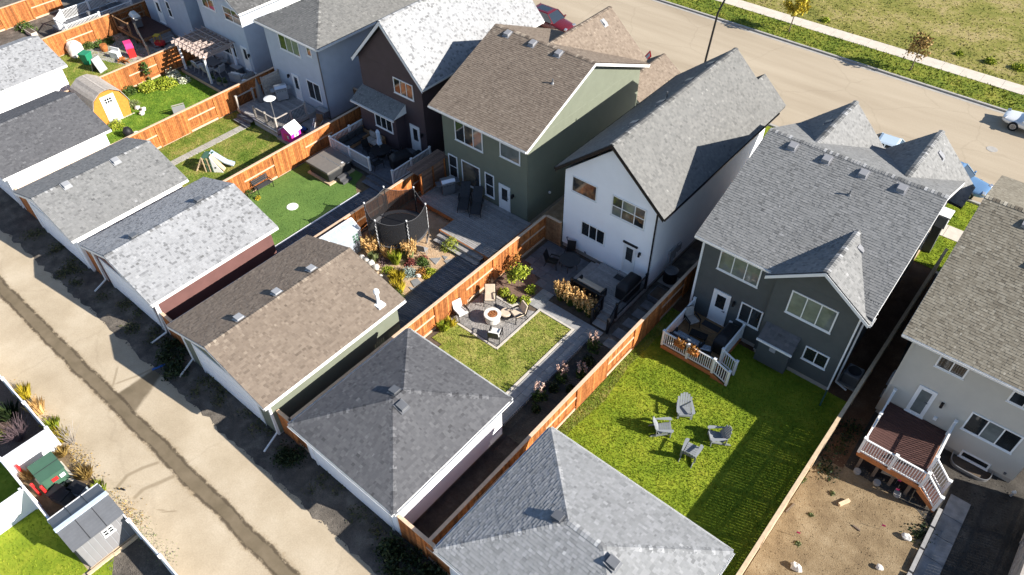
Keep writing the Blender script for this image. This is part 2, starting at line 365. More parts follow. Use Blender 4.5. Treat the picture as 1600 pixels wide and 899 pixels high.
def dup(root, loc, rz, label=None):
    def rec(o, par):
        c = o.copy(); COL.objects.link(c)
        if par: c.parent = par
        for ch in o.children: rec(ch, c)
        return c
    r = rec(root, None); r.location = loc; r.rotation_euler = (0, 0, rz)
    if label: r['label'] = label
    return r
def struct(name, b, mat, tone=None):
    o = b.build(name, mat, tone=tone); o['kind'] = 'structure'; return o
def local(t): return B(t.location)      # builder that takes world coordinates for a part of an unrotated thing
# ---------------------------------------------------------------- building kit
class Face:
    """vertical wall plane: P(u, n, z) with u along the wall and n outwards"""
    def __init__(s, side, plane): s.side = side; s.pl = plane
    def P(s, u, n, z):
        if s.side == '-y': return (u, s.pl-n, z)
        if s.side == '+y': return (u, s.pl+n, z)
        if s.side == '+x': return (s.pl+n, u, z)
        return (s.pl-n, u, z)
    def slab(s, b, u0, u1, z0, z1, n0, n1):
        P = s.P; p = [P(u0, n0, z0), P(u1, n0, z0), P(u1, n1, z0), P(u0, n1, z0), P(u0, n0, z1), P(u1, n0, z1), P(u1, n1, z1), P(u0, n1, z1)]
        b.faces(p, B.BF)
def span(poly, z):
    us = []
    for (u0, z0), (u1, z1) in zip(poly, poly[1:]+poly[:1]):
        if z0 == z1:
            if abs(z-z0) < 1e-6: us += [u0, u1]
        elif min(z0, z1)-1e-9 <= z <= max(z0, z1)+1e-9: us.append(u0+(u1-u0)*(z-z0)/(z1-z0))
    return (min(us), max(us)) if us else None
def siding(b, face, poly, lap=.14, depth=.014):
    z0 = min(p[1] for p in poly); z1 = max(p[1] for p in poly); n = max(1, round((z1-z0)/lap)); zs = sorted(set([z0+(z1-z0)*i/n for i in range(n+1)]+[p[1] for p in poly]))
    for a, c in zip(zs, zs[1:]):
        s0, s1 = span(poly, a+1e-5), span(poly, c-1e-5)
        if not s0 or not s1: continue
        P = face.P
        b.poly(P(s0[0], depth, a), P(s0[1], depth, a), P(s1[1], 0, c), P(s1[0], 0, c))
        b.poly(P(s0[0], 0, a), P(s0[1], 0, a), P(s0[1], depth, a), P(s0[0], depth, a))
def flatwall(b, face, poly): b.poly(*[face.P(u, 0, z) for u, z in poly])
def window(t, face, u0, u1, z0, z1, cols=1, rows=1, glass='glass', fr=.07, widths=None, frame='white_trim', label=None, out=.05):
    """frame + mullions as one part, each pane a sub-part"""
    b = B(t.location); fs = face.slab
    fs(b, u0, u1, z0, z0+fr, 0, out); fs(b, u0, u1, z1-fr, z1, 0, out); fs(b, u0, u0+fr, z0+fr, z1-fr, 0, out); fs(b, u1-fr, u1, z0+fr, z1-fr, 0, out)
    fs(b, u0-.03, u1+.03, z0-.035, z0-.002, 0, out+.03)
    mu = .05; W = u1-u0-2*fr; H = z1-z0-2*fr; widths = widths or [1/cols]*cols
    us = [u0+fr]; 
    for w in widths: us.append(us[-1]+w*W)
    for u in us[1:-1]: fs(b, u-mu/2, u+mu/2, z0+fr, z1-fr, 0, out-.006)
    zs = [z0+fr+H*i/rows for i in range(rows+1)]
    for z in zs[1:-1]: fs(b, u0+fr, u1-fr, z-mu/2, z+mu/2, 0, out-.012)
    w = b.build('window', frame, t, label=label)
    for i in range(len(us)-1):
        for j in range(rows):
            g = B(t.location); a0 = us[i]+(mu/2 if i else 0); a1 = us[i+1]-(mu/2 if i < len(us)-2 else 0); c0 = zs[j]+(mu/2 if j else 0); c1 = zs[j+1]-(mu/2 if j < rows-1 else 0)
            fs(g, a0, a1, c0, c1, .016, .024)
            gm = glass[(i*rows+j) % len(glass)] if isinstance(glass, (list, tuple)) else glass
            g.build('pane', gm, w)
    return w
def door(t, face, u0, u1, z0, z1, glass=(.2, .8, .5, .9), mat='white_trim', gmat='glass', handle=1):
    b = B(t.location); fs = face.slab; f = .09
    fs(b, u0, u0+f, z0, z1, 0, .06); fs(b, u1-f, u1, z0, z1, 0, .06); fs(b, u0+f, u1-f, z1-f, z1, 0, .06); fs(b, u0-.03, u1+.03, z0-.05, z0, 0, .1)
    fs(b, u0+f, u1-f, z0+.01, z1-f, 0, .03)
    W, H = u1-u0-2*f, z1-z0-f
    g0, g1, h0, h1 = u0+f+glass[0]*W, u0+f+glass[1]*W, z0+glass[2]*H, z0+glass[3]*H
    for a in ((g0-.04, g1+.04, h0-.04, h0), (g0-.04, g1+.04, h1, h1+.04), (g0-.04, g0, h0, h1), (g1, g1+.04, h0, h1)): fs(b, *a, .03, .05)
    d = b.build('door', mat, t)
    g = B(t.location); fs(g, g0, g1, h0, h1, .03, .038); g.build('glass', gmat, d)
    h = B(t.location); x = u1-f-.08 if handle > 0 else u0+f+.08; zc = z0+1.0
    h.cyl(face.P(x, .03, zc), face.P(x, .09, zc), .03, n=8); fs(h, x-.11 if handle > 0 else x, x if handle > 0 else x+.11, zc-.015, zc+.015, .07, .09); h.build('handle', 'dark_steel', d)
    return d
def wall_lamp(t, face, u, z, mat='black_metal'):
    b = B(t.location); face.slab(b, u-.06, u+.06, z-.1, z+.1, .015, .04)
    c = face.P(u, .14, z); b.cyl((c[0], c[1], z-.14), (c[0], c[1], z+.12), .07, .055, 8); b.cyl(face.P(u, .03, z), c, .02, n=6)
    return b.build('wall_lamp', mat, t)
def shingles(t, roof, origin, u, v, poly, mat, course=.132, off=.03, seed=None, name='shingle'):
    """laminated shingles: every tab its own wedge. poly = convex polygon in (along eave, up slope) metres"""
    rng = np.random.default_rng(seed if seed is not None else random.randrange(10**6))
    O, u, v = Vector(origin), Vector(u).normalized(), Vector(v).normalized(); nrm = u.cross(v).normalized()
    if nrm.z < 0: nrm = -nrm
    O = O-t.location
    V, F, T = [], [], []
    vmin = min(p[1] for p in poly); vmax = max(p[1] for p in poly); v0 = vmin; row = 0
    ou, uu, vu, nu = np.array(O), np.array(u), np.array(v), np.array(nrm)
    while v0 < vmax-.01:
        v1 = min(v0+course, vmax)
        s0, s1 = span(poly, v0+1e-5), span(poly, v1-1e-5)
        if s0 is None: break
        if s1 is None: s1 = s0
        lo, hi = min(s0[0], s1[0]), max(s0[1], s1[1]); x = lo-rng.random()*.3
        while x < hi:
            w = rng.choice([.07, .11, .15, .19]); xe = x+w
            a0, a1 = max(x, s0[0]), min(xe, s0[1]); b0, b1 = max(x, s1[0]), min(xe, s1[1])
            x = xe
            if a1-a0 < .004 and b1-b0 < .004: continue
            a1 = max(a0, a1) if a1 > a0 else a0; b1 = max(b0, b1) if b1 > b0 else b0
            hgt = off+rng.choice([.012, .02]); k = len(V)
            for uu_, vv_, hh in ((a0, v0, hgt), (a1, v0, hgt), (b1, v1, off+.004), (b0, v1, off+.004), (a0, v0, off-.02), (a1, v0, off-.02)):
                V.append(tuple(ou+uu*uu_+vu*vv_+nu*hh))
            F += [(k, k+1, k+2, k+3), (k+4, k+5, k+1, k)]
            tn = float(np.clip(rng.normal(.48, .16 if mat == 'shingle_white' else .13), 0, 1)); T += [tn, tn]
        v0 = v1; row += 1
    b = B(); b.v = V; b.f = F
    o = b.build(name, mat, roof, tone=T); o['kind'] = 'stuff'
    return o
def ridge_caps(t, roof, p, q, mat, w=.15, step=.15, name='ridge_cap'):
    """row of bent cap shingles along a ridge or hip"""
    p, q = Vector(p), Vector(q); L = (q-p).length; d = (q-p)/L; side = d.cross(Vector((0, 0, 1))).normalized(); up = side.cross(d).normalized()
    b = B(t.location); T = []; n = int(L/step)
    for i in range(n):
        a = p+d*(i*L/n); c = p+d*((i+1.25)*L/n); hi = .055; lo = .04; dr = .05
        for sg in (-1, 1):
            b.poly(a+up*hi, a+side*sg*w+up*(hi-dr), c+side*sg*w+up*(lo-dr), c+up*lo); 
        b.poly(a+side*w+up*(hi-dr), a+up*hi, a-side*w+up*(hi-dr))
        tn = random.random(); T += [tn]*3
    o = b.build(name, mat, roof, tone=T); o['kind'] = 'stuff'; return o
def slab_roof(b, corners, th=.16):
    """thick slab under a slope, thickness straight down"""
    b.extrude([Vector(c) for c in corners], (0, 0, -th))
def gable_roof(t, x0, x1, y0, y1, z, rise, mat, axis='y', gutter=True, trim='white_trim', fascia=.17, faces=('a', 'b'), peak=None, caps=True):
    """ridge along `axis`. eave rectangle x0..x1, y0..y1 at height z"""
    rf = B(t.location); zr = z+rise
    if axis == 'y':
        xm = (x0+x1)/2 if peak is None else peak
        A = [(x0, y0, z), (xm, y0, zr), (xm, y1, zr), (x0, y1, z)]; C = [(xm, y0, zr), (x1, y0, z), (x1, y1, z), (xm, y1, zr)]
    else:
        xm = (y0+y1)/2 if peak is None else peak
        A = [(x0, y0, z), (x0, xm, zr), (x1, xm, zr), (x1, y0, z)]; C = [(x0, xm, zr), (x0, y1, z), (x1, y1, z), (x1, xm, zr)]
    slab_roof(rf, A, .12); slab_roof(rf, C, .12)
    roof = rf.build('roof', mat, t)
    if axis == 'y':
        for k, (xe, sgn) in zip('ab', ((x0, 1), (x1, -1))):
            L = math.hypot(xm-xe, rise)
            if k in faces: shingles(t, roof, (xe, y0, z), (0, 1, 0), (xm-xe, 0, rise), [(-.02, -.03), (y1-y0+.02, -.03), (y1-y0+.02, L), (-.02, L)], mat)
        if caps: ridge_caps(t, roof, (xm, y0, zr), (xm, y1, zr), mat)
    else:
        for k, ye in zip('ab', (y0, y1)):
            L = math.hypot(xm-ye, rise)
            if k in faces: shingles(t, roof, (x0, ye, z), (1, 0, 0), (0, xm-ye, rise), [(-.02, -.03), (x1-x0+.02, -.03), (x1-x0+.02, L), (-.02, L)], mat)
        if caps: ridge_caps(t, roof, (x0, xm, zr), (x1, xm, zr), mat)
    # rake boards
    h = fascia
    if axis == 'y':
        for yy, s in ((y0, -1), (y1, 1)):
            for xe in (x0, x1):
                f = B(t.location); f.extrude([(xe, yy, z-.02), (xm, yy, zr-.02), (xm, yy, zr-.02-h), (xe, yy, z-.02-h)], (0, s*.03, 0)); f.build('rake_board', trim, t)
    else:
        for xx, s in ((x0, -1), (x1, 1)):
            for ye in (y0, y1):
                f = B(t.location); f.extrude([(xx, ye, z-.02), (xx, xm, zr-.02), (xx, xm, zr-.02-h), (xx, ye, z-.02-h)], (s*.03, 0, 0)); f.build('rake_board', trim, t)
    if gutter:
        if axis == 'y':
            for xe, s in ((x0, -1), (x1, 1)):
                g = B(t.location); gutter_run(g, (xe, y0, z), (xe, y1, z), (s, 0, 0)); g.build('gutter', trim, t)
        else:
            for ye, s in ((y0, -1), (y1, 1)):
                g = B(t.location); gutter_run(g, (x0, ye, z), (x1, ye, z), (0, s, 0)); g.build('gutter', trim, t)
    return roof
def gutter_run(g, p, q, n):
    p, q, n = Vector(p), Vector(q), Vector(n); prof = [(.005, -.01), (.005, -.14), (.09, -.14), (.115, -.02), (.105, -.02), (.085, -.12), (.02, -.12), (.02, -.01)]
    for i in range(len(prof)-1):
        a, c = prof[i], prof[i+1]
        g.poly(p+n*a[0]+Vector((0, 0, a[1])), q+n*a[0]+Vector((0, 0, a[1])), q+n*c[0]+Vector((0, 0, c[1])), p+n*c[0]+Vector((0, 0, c[1])))
    for e in (p, q): g.poly(*[e+n*a[0]+Vector((0, 0, a[1])) for a in prof[:4]])
def hip_roof(t, x0, x1, y0, y1, z, pitch, mat, trim='white_trim', faces='srnw'):
    """rectangular hip roof of equal pitch"""
    W, D = x1-x0, y1-y0; half = min(W, D)/2; rise = half*pitch; zr = z+rise
    if W >= D: r0, r1 = (x0+half, y0+half, zr), (x1-half, y0+half, zr)
    else: r0, r1 = (x0+half, y0+half, zr), (x0+half, y1-half, zr)
    rf = B(t.location); c = [(x0, y0, z), (x1, y0, z), (x1, y1, z), (x0, y1, z)]
    if W >= D: P = {'s': [c[0], c[1], r1, r0], 'r': [c[1], c[2], r1], 'n': [c[2], c[3], r0, r1], 'w': [c[3], c[0], r0]}
    else: P = {'s': [c[0], c[1], r0], 'r': [c[1], c[2], r1, r0], 'n': [c[2], c[3], r1], 'w': [c[3], c[0], r0, r1]}
    for k in P: slab_roof(rf, P[k] if (Vector(P[k][0])-Vector(P[k][-1])).length > .01 else P[k][:-1], .12)
    roof = rf.build('roof', mat, t); L = math.hypot(half, rise); cs = math.sqrt(1+pitch*pitch)
    for k in faces:
        pp = [Vector(p) for p in P[k]]; O = pp[0]; u = (pp[1]-pp[0]).normalized()
        mid = (pp[2]-O); v = (mid-u*mid.dot(u)).normalized(); poly = [((p-O).dot(u), (p-O).dot(v)) for p in pp]
        if len(poly) == 4 and abs(poly[2][0]-poly[3][0]) < .02: poly = poly[:3]
        shingles(t, roof, O, u, v, poly, mat)
    for a, e in ((c[0], r0), (c[1], r1 if W >= D else r0), (c[2], r1), (c[3], r0 if W >= D else r1)): ridge_caps(t, roof, Vector(a), Vector(e), mat)
    if (Vector(r0)-Vector(r1)).length > .3: ridge_caps(t, roof, r0, r1, mat)
    for p, q, n in (((x0, y0, z), (x1, y0, z), (0, -1, 0)), ((x1, y0, z), (x1, y1, z), (1, 0, 0)), ((x1, y1, z), (x0, y1, z), (0, 1, 0)), ((x0, y1, z), (x0, y0, z), (-1, 0, 0))):
        g = B(t.location); gutter_run(g, p, q, n); g.build('gutter', trim, t)
    return roof, zr
def roof_vent(t, c, slope_dir, pitch, mat='lamp_head', s=1):
    """low slanted box vent. slope_dir = horizontal downslope unit vector"""
    b = B(t.location); d = Vector((*slope_dir, 0)); sd = Vector((-d.y, d.x, 0)); c = Vector(c); w, l, h = .18*s, .2*s, .2*s
    dn = Vector((0, 0, -pitch)); pts = []
    for zz in (0, 1):
        for a, e in ((-l, -w), (l, -w), (l, w), (-l, w)):
            pts.append(c+d*a+sd*e+dn*a+Vector((0, 0, .035+zz*(h if a > 0 else h*.55))))
    b.faces(pts, B.BF)
    pts = [c+d*a*1.35+sd*e*1.4+dn*a*1.35+Vector((0, 0, .062)) for a, e in ((-l, -w), (l, -w), (l, w), (-l, w))]; b.poly(*pts)
    return b.build('roof_vent', mat, t)
def pipe_vent(t, c, h=.35, mat='dark_steel'):
    b = B(t.location); c = Vector(c); b.cyl(c, c+Vector((0, 0, h)), .045, n=8); b.cyl(c+Vector((0, 0, -.03)), c+Vector((0, 0, .09)), .13, .06, 8); return b.build('vent_pipe', mat, t)
def downspout(t, pts, mat='white_trim', w=.075):
    b = B(t.location)
    for p, q in zip(pts, pts[1:]): b.beam(p, q, w, w*.8)
    return b.build('downspout', mat, t)
def corner_trim(t, x, y, z0, z1, sx, sy, mat='white_trim', w=.09):
    b = B(t.location); b.box(x-(w if sx > 0 else .02), x+(w if sx < 0 else .02), y-(.02 if sy < 0 else w), y+(.02 if sy > 0 else w), z0, z1); return b.build('corner_trim', mat, t)
# ---------------------------------------------------------------- fences, decks, railings
def fence(name, label, p, q, h=1.83, bay=2.44, board='cedar', cap='cedar_cap', bw=.14, flip=0, posts=True, side=1, rails=(.3, 1.0), gap=.006):
    """board fence from p to q: posts, rails, cap and single boards that swap sides from bay to bay"""
    p, q = Vector((*p, 0)), Vector((*q, 0)); L = (q-p).length; ang = math.atan2(q.y-p.y, q.x-p.x)
    t = thing(name, label, 'fence', p, ang)
    bms = []
    for dh in (0, -.012, .008):
        b = B(); b.box(-bw/2+gap, bw/2-gap, -.01, .01, .05, h-.04+dh); bms.append(b.mesh('board', board))
    n = max(1, round(L/bay)); st = L/n; pm = B(); pm.box(-.05, .05, -.05, .05, 0, h-.02); pme = pm.mesh('post', board)
    cb = B(); cb.box(-.02, L+.02, -.08, .08, h-.04, h); cb.build('cap', cap, t, bevel=0)
    for i in range(n+1): inst('post', pme, t, (i*st, 0, 0))
    for i in range(n):
        sg = side if (i+flip) % 2 else -side
        for z in rails:
            r = B(); r.box(i*st+.05, (i+1)*st-.05, -.02, .02, z-.045, z+.045); r.build('rail', cap if z > .5 else board, t)
        r = B(); r.box(i*st+.05, (i+1)*st-.05, -.02, .02, h-.16, h-.045); r.build('rail', board, t)
        r = B(); r.box(i*st+.05, (i+1)*st-.05, -.02+sg*.005, .02+sg*.005, 0, .14); r.build('kick_board', cap, t)
        k = max(1, round((st-.1)/bw)); w = (st-.1)/k
        for j in range(k):
            inst('board', bms[random.randrange(3)], t, (i*st+.05+w*(j+.5), sg*(.032+random.uniform(-.002, .002)), 0), (0, 0, 0), (w/bw, 1, 1))
    return t
def vinyl_fence(label, pts, h=1.5, name='vinyl_fence'):
    t = thing(name, label, 'fence', (*pts[0], 0))
    for (x0, y0), (x1, y1) in zip(pts, pts[1:]):
        L = math.hypot(x1-x0, y1-y0); n = max(1, round(L/2.3)); a = math.atan2(y1-y0, x1-x0)
        for i in range(n):
            ax, ay = x0+(x1-x0)*i/n, y0+(y1-y0)*i/n; bx, by = x0+(x1-x0)*(i+1)/n, y0+(y1-y0)*(i+1)/n
            b = local(t)
            b.beam((ax, ay, h/2), (bx, by, h/2), .03, h-.1); 
            k = int(math.hypot(bx-ax, by-ay)/.17); nx, ny = -math.sin(a), math.cos(a)
            for j in range(k+1):
                f = j/k; cx, cy = ax+(bx-ax)*f, ay+(by-ay)*f
                b.obox((cx, cy, h/2), (.012, .038, h-.12), (0, 0, a))
            b.build('panel', 'white_vinyl', t)
            b = local(t); b.beam((ax, ay, h-.03), (bx, by, h-.03), .06, .11); b.build('rail', 'white_vinyl', t); b = local(t); b.beam((ax, ay, .1), (bx, by, .1), .06, .14); b.build('rail', 'white_vinyl', t)
    for x, y in sorted(set(sum([[(x0+(x1-x0)*i/max(1, round(math.hypot(x1-x0, y1-y0)/2.3)), y0+(y1-y0)*i/max(1, round(math.hypot(x1-x0, y1-y0)/2.3))) for i in range(max(1, round(math.hypot(x1-x0, y1-y0)/2.3))+1)] for (x0, y0), (x1, y1) in zip(pts, pts[1:])], []))):
        b = local(t); b.box(x-.065, x+.065, y-.065, y+.065, 0, h+.06); b.box(x-.08, x+.08, y-.08, y+.08, h+.06, h+.09); b.build('post', 'white_vinyl', t)
    return t
def boards(t, x0, x1, y0, y1, z, mat, along='x', bw=.14, gap=.016, th=.03, name='deck_board'):
    """single deck boards sharing one mesh, as parts of t"""
    o = t.location; b = B()
    if along == 'x':
        n = max(1, round((y1-y0)/bw)); w = (y1-y0)/n; b.box(0, x1-x0, gap/2, w-gap/2, -th, 0); me = b.mesh(name, mat)
        return [inst(name, me, t, (x0-o.x, y0+i*w-o.y, z-o.z+random.uniform(-.002, .002))) for i in range(n)]
    n = max(1, round((x1-x0)/bw)); w = (x1-x0)/n; b.box(gap/2, w-gap/2, 0, y1-y0, -th, 0); me = b.mesh(name, mat)
    return [inst(name, me, t, (x0+i*w-o.x, y0-o.y, z-o.z+random.uniform(-.002, .002))) for i in range(n)]
def railing(t, pts, z, h=1.0, mat='white_trim', bal='white_trim', gap=.115, posts=None, bw=.032, name='railing', slope=None, infill=None):
    """one railing run per segment: top and bottom rail with single balusters as sub-parts; newel posts as parts. pts may carry own z"""
    pts = [Vector((p[0], p[1], p[2] if len(p) > 2 else z)) for p in pts]
    bm = B(); bm.box(-bw/2, bw/2, -bw/2, bw/2, 0, h-.17); bme = bm.mesh('baluster', bal)
    for p, q in zip(pts, pts[1:]):
        b = local(t); up = Vector((0, 0, 1)); b.beam(p+up*(h-.035), q+up*(h-.035), .075, .06); b.beam(p+up*.1, q+up*.1, .05, .05)
        r = b.build(name, mat, t); L = (q-p).length; n = max(1, round((q-p).xy.length/gap))
        if infill:
            g = local(t); d = (q-p)*.02; g.poly(p+d+up*.13, q-d+up*.13, q-d+up*(h-.07), p+d+up*(h-.07)); g.build('panel', infill, r)
        else:
            a = math.atan2(q.y-p.y, q.x-p.x)
            for i in range(1, n): inst('baluster', bme, r, p+(q-p)*(i/n)+up*.11-t.location, (0, 0, a))
    for i, p in enumerate(pts):
        if posts is not None and i not in posts: continue
        b = local(t); b.box(p.x-.06, p.x+.06, p.y-.06, p.y+.06, p.z-.02, p.z+h+.05); b.box(p.x-.075, p.x+.075, p.y-.075, p.y+.075, p.z+h+.05, p.z+h+.08); b.build('post', mat, t)
# ---------------------------------------------------------------- plants
def scatter_leaves(pts, size, rng, flat=.0, long=1.6):
    """leaf quads (bent diamonds) at points, returned as arrays"""
    n = len(pts); d = rng.normal(size=(n, 3)); d[:, 2] = np.abs(d[:, 2])*.6+flat; d /= np.linalg.norm(d, axis=1)[:, None]
    u = np.cross(d, rng.normal(size=(n, 3))); u /= np.linalg.norm(u, axis=1)[:, None]; v = np.cross(d, u)
    s = size*(.6+.8*rng.random(n))[:, None]
    V = np.stack([pts-u*s*long/2, pts-v*s/2+d*s*.1, pts+u*s*long/2, pts+v*s/2+d*s*.1], 1).reshape(-1, 3)
    F = np.arange(4*n).reshape(n, 4)
    return V, F
def np_mesh(name, V, F, mat, tone=None):
    me = bpy.data.meshes.new(name); k = F.shape[1]
    me.vertices.add(len(V)); me.vertices.foreach_set('co', np.asarray(V, np.float32).ravel())
    me.loops.add(F.size); me.loops.foreach_set('vertex_index', F.ravel().astype(np.int32))
    me.polygons.add(len(F)); me.polygons.foreach_set('loop_start', np.arange(0, F.size, k, dtype=np.int32))
    try: me.polygons.foreach_set('loop_total', np.full(len(F), k, dtype=np.int32))
    except Exception: pass
    me.update(calc_edges=True); me.materials.append(MATS[mat])
    if tone is not None:
        at = me.attributes.new('tone', 'FLOAT', 'FACE'); at.data.foreach_set('value', np.asarray(tone, np.float32))
    return me
def obj(name, me, parent=None, loc=(0, 0, 0)):
    o = bpy.data.objects.new(name, me); COL.objects.link(o)
    if parent: o.parent = parent
    o.location = loc; return o
def crown_points(rng, n, r, lumps=7, fill=.45):
    """points spread over several overlapping lumps, denser towards their skins"""
    rx, ry, rz = r; out = []
    cs = rng.normal(size=(lumps, 3)); cs /= np.linalg.norm(cs, axis=1)[:, None]; cs *= (.35+.4*rng.random(lumps))[:, None]; cs[:, 2] = np.abs(cs[:, 2])
    for i in range(n):
        c = cs[rng.integers(lumps)]; d = rng.normal(size=3); d /= np.linalg.norm(d); k = .25+.3*rng.random()**fill
        p = c*.75+d*k; out.append((p[0]*rx, p[1]*ry, max(.02, p[2]*rz)))
    return np.array(out)
def bush(name, label, cat, x, y, r, h, mat, n=260, leaf=.07, z=0, group=None, seed=None, stems=True):
    rng = np.random.default_rng(seed if seed is not None else int(abs(x*131+y*57)*10))
    t = thing(name, label, cat, (x, y, z), 0, group)
    P = crown_points(rng, int(n*1.9), (r, r, h), 9); P[:, 2] = np.clip(P[:, 2], .02, None)
    V, F = scatter_leaves(P, leaf*.72, rng); obj('foliage', np_mesh('foliage', V, F, mat, rng.random(len(F))), t)
    if stems:
        b = B()
        for i in range(6):
            a = i*1.05+rng.random(); b.cyl((0, 0, 0), (math.cos(a)*r*.55, math.sin(a)*r*.55, h*.6), .012, .005, 5)
        b.build('stem', 'bark', t)
    return t
def tuft(name, label, cat, x, y, r, h, mat, n=90, z=0, w=.016, group=None, lean=.5, plume=None):
    """clump of arching grass blades"""
    rng = np.random.default_rng(int(abs(x*173+y*71)*10)); t = thing(name, label, cat, (x, y, z), 0, group)
    a = rng.random(n)*2*np.pi; rr = r*np.sqrt(rng.random(n)); hh = h*(.6+.5*rng.random(n))
    base = np.stack([np.cos(a)*rr*.45, np.sin(a)*rr*.45, np.zeros(n)], 1)
    mid = base+np.stack([np.cos(a)*rr*.3*lean, np.sin(a)*rr*.3*lean, hh*.62], 1); tip = base+np.stack([np.cos(a)*rr*1.1*lean, np.sin(a)*rr*1.1*lean, hh], 1)
    ax = np.stack([-np.sin(a+rng.normal(size=n)), np.cos(a), np.zeros(n)], 1)*w
    V = np.stack([base-ax, base+ax, mid+ax*.8, tip, mid-ax*.8], 1).reshape(-1, 3); F = np.arange(5*n).reshape(n, 5)
    obj('foliage', np_mesh('blades', V, F, mat, rng.random(n)), t)
    if plume:
        pn = n//2; k = rng.integers(0, n, pn); P = np.repeat(tip[k], 9, 0)+rng.normal(size=(pn*9, 3))*np.array([.022, .022, .13])
        V, F = scatter_leaves(P, .05, rng, long=3); obj('plume', np_mesh('plume', V, F, plume, rng.random(len(F))), t)
    return t
def grass_sheet(name, poly, z, mat, dens=260, h=.055, holes=(), seed=1, w=.02, blade_mat=None):
    """lawn sheet (structure) + a layer of real blades (stuff)"""
    b = B(); b.poly(*[(x, y, z) for x, y in poly]); struct(name, b, mat, tone=[.5])
    xs = [p[0] for p in poly]; ys = [p[1] for p in poly]; rng = np.random.default_rng(seed)
    area = (max(xs)-min(xs))*(max(ys)-min(ys)); n = int(area*dens); P = np.stack([rng.uniform(min(xs), max(xs), n), rng.uniform(min(ys), max(ys), n)], 1)
    ins = np.zeros(n, bool); m = len(poly)
    for i in range(m):
        x0, y0 = poly[i]; x1, y1 = poly[(i+1) % m]
        if y0 == y1: continue
        c = ((y0 > P[:, 1]) != (y1 > P[:, 1])) & (P[:, 0] < (x1-x0)*(P[:, 1]-y0)/(y1-y0)+x0); ins ^= c
    for (hx0, hx1, hy0, hy1) in holes: ins &= ~((P[:, 0] > hx0) & (P[:, 0] < hx1) & (P[:, 1] > hy0) & (P[:, 1] < hy1))
    P = P[ins]; n = len(P); a = rng.random(n)*2*np.pi; hh = h*(.5+rng.random(n)); k = np.stack([np.cos(a), np.sin(a)], 1)*w; t = rng.normal(size=(n, 2))*h*.5
    V = np.zeros((n, 3, 3)); V[:, 0, :2] = P-k; V[:, 1, :2] = P+k; V[:, 2, :2] = P+t; V[:, :2, 2] = z; V[:, 2, 2] = z+hh
    o = obj('grass', np_mesh('grass', V.reshape(-1, 3), np.arange(3*n).reshape(n, 3), blade_mat or mat, rng.random(n))); o['kind'] = 'stuff'
def pebbles(x0, x1, y0, y1, z, n, mat, r=(.015, .05), name='gravel', test=None, seed=3):
    rng = np.random.default_rng(seed); P = np.stack([rng.uniform(x0, x1, n), rng.uniform(y0, y1, n)], 1)
    if test is not None: P = P[np.array([test(*p) for p in P])]
    n = len(P); s = rng.uniform(*r, n)
    oct_ = np.array([(1, 0, 0), (0, 1, 0), (-1, 0, 0), (0, -1, 0), (0, 0, .8)], float); V = oct_[None]*s[:, None, None]*(.7+.6*rng.random((n, 5, 1)))
    V[:, :, :2] += P[:, None, :]; V[:, :, 2] += z; f = np.array([(0, 1, 4), (1, 2, 4), (2, 3, 4), (3, 0, 4)]); F = (f[None]+5*np.arange(n)[:, None, None]).reshape(-1, 3)
    o = obj(name, np_mesh(name, V.reshape(-1, 3), F, mat)); o['kind'] = 'stuff'; return o
def slab_tri(name, label, pts, z, mat, cat, group=None, th=.04):
    b = B((*pts[0], z)); b.prism(pts, z, z+th); o = b.build(name, mat, loc=(*pts[0], z)); tag(o, label, cat, group); return o
# ================================================================ SETTING
b = B(); b.poly((-400, -150, -.02), (300, -150, -.02), (300, 500, -.02), (-400, 500, -.02)); struct('ground', b, 'dry_soil')
b = B(); b.poly((-130, -8, -.008), (40, -8, -.008), (40, 6.9, -.008), (-130, 6.9, -.008)); struct('alley', b, 'alley_dust')
# gravel strip with a ragged edge between the alley and the garages
rg = random.Random(5); top = []; x = -80
bumps = [(-38.2, 7.35), (-29.2, 7.3), (-20.3, 7.4), (-11, 7.3), (-47, 7.2)]
while x < 10:
    y = 6.35+rg.uniform(-.14, .14)
    for bx, by in bumps:
        if abs(x-bx) < 2.4: y = max(y, by-.55-abs(x-bx)*.12+rg.uniform(-.1, .1)) if False else y
    top.append((x, y)); x += .35
b = B(); b.poly(*([(px, py, 0) for px, py in top]+[(10, 8.6, 0), (-80, 8.6, 0)])); struct('gravel_strip', b, 'dark_gravel')
pebbles(-60, -8, 6.35, 8.2, 0, 9000, 'dark_gravel', (.012, .045), seed=11)
# street side
b = B(); b.poly((-200, 47.1, 0), (120, 47.1, 0), (120, 59.42, 0), (-200, 59.42, 0)); struct('street', b, 'street_asphalt')
for y0, y1 in ((46.9, 47.1), (59.42, 59.62)):
    b = B(); b.box(-200, 120, y0, y1, -.02, .13); struct('kerb', b, 'concrete')
b = B(); b.poly((-200, 59.1, .004), (120, 59.1, .004), (120, 59.42, .004), (-200, 59.42, .004)); struct('gutter_pan', b, 'concrete')
grass_sheet('verge', [(-60, 59.62), (40, 59.62), (40, 62.55), (-60, 62.55)], .1, 'grass_verge', 45, .12, seed=4, w=.05)
b = B(); x = -60
while x < 40:
    b.box(x+.008, x+1.5-.008, 62.55, 64.0, .0, .12); x += 1.5
struct('sidewalk', b, 'pale_concrete')
b = B(); b.poly((-200, 64, .08), (200, 64, .08), (200, 300, .08), (-200, 300, .08)); struct('field', b, 'grass_field', tone=[.5])
rng = np.random.default_rng(12); n = 52000
P = np.stack([rng.uniform(-60, 25, n), 64+36*rng.random(n)**1.3], 1); a = rng.random(n)*6.283; k = np.stack([np.cos(a), np.sin(a)], 1)*.06; tt = rng.normal(size=(n, 2))*.07
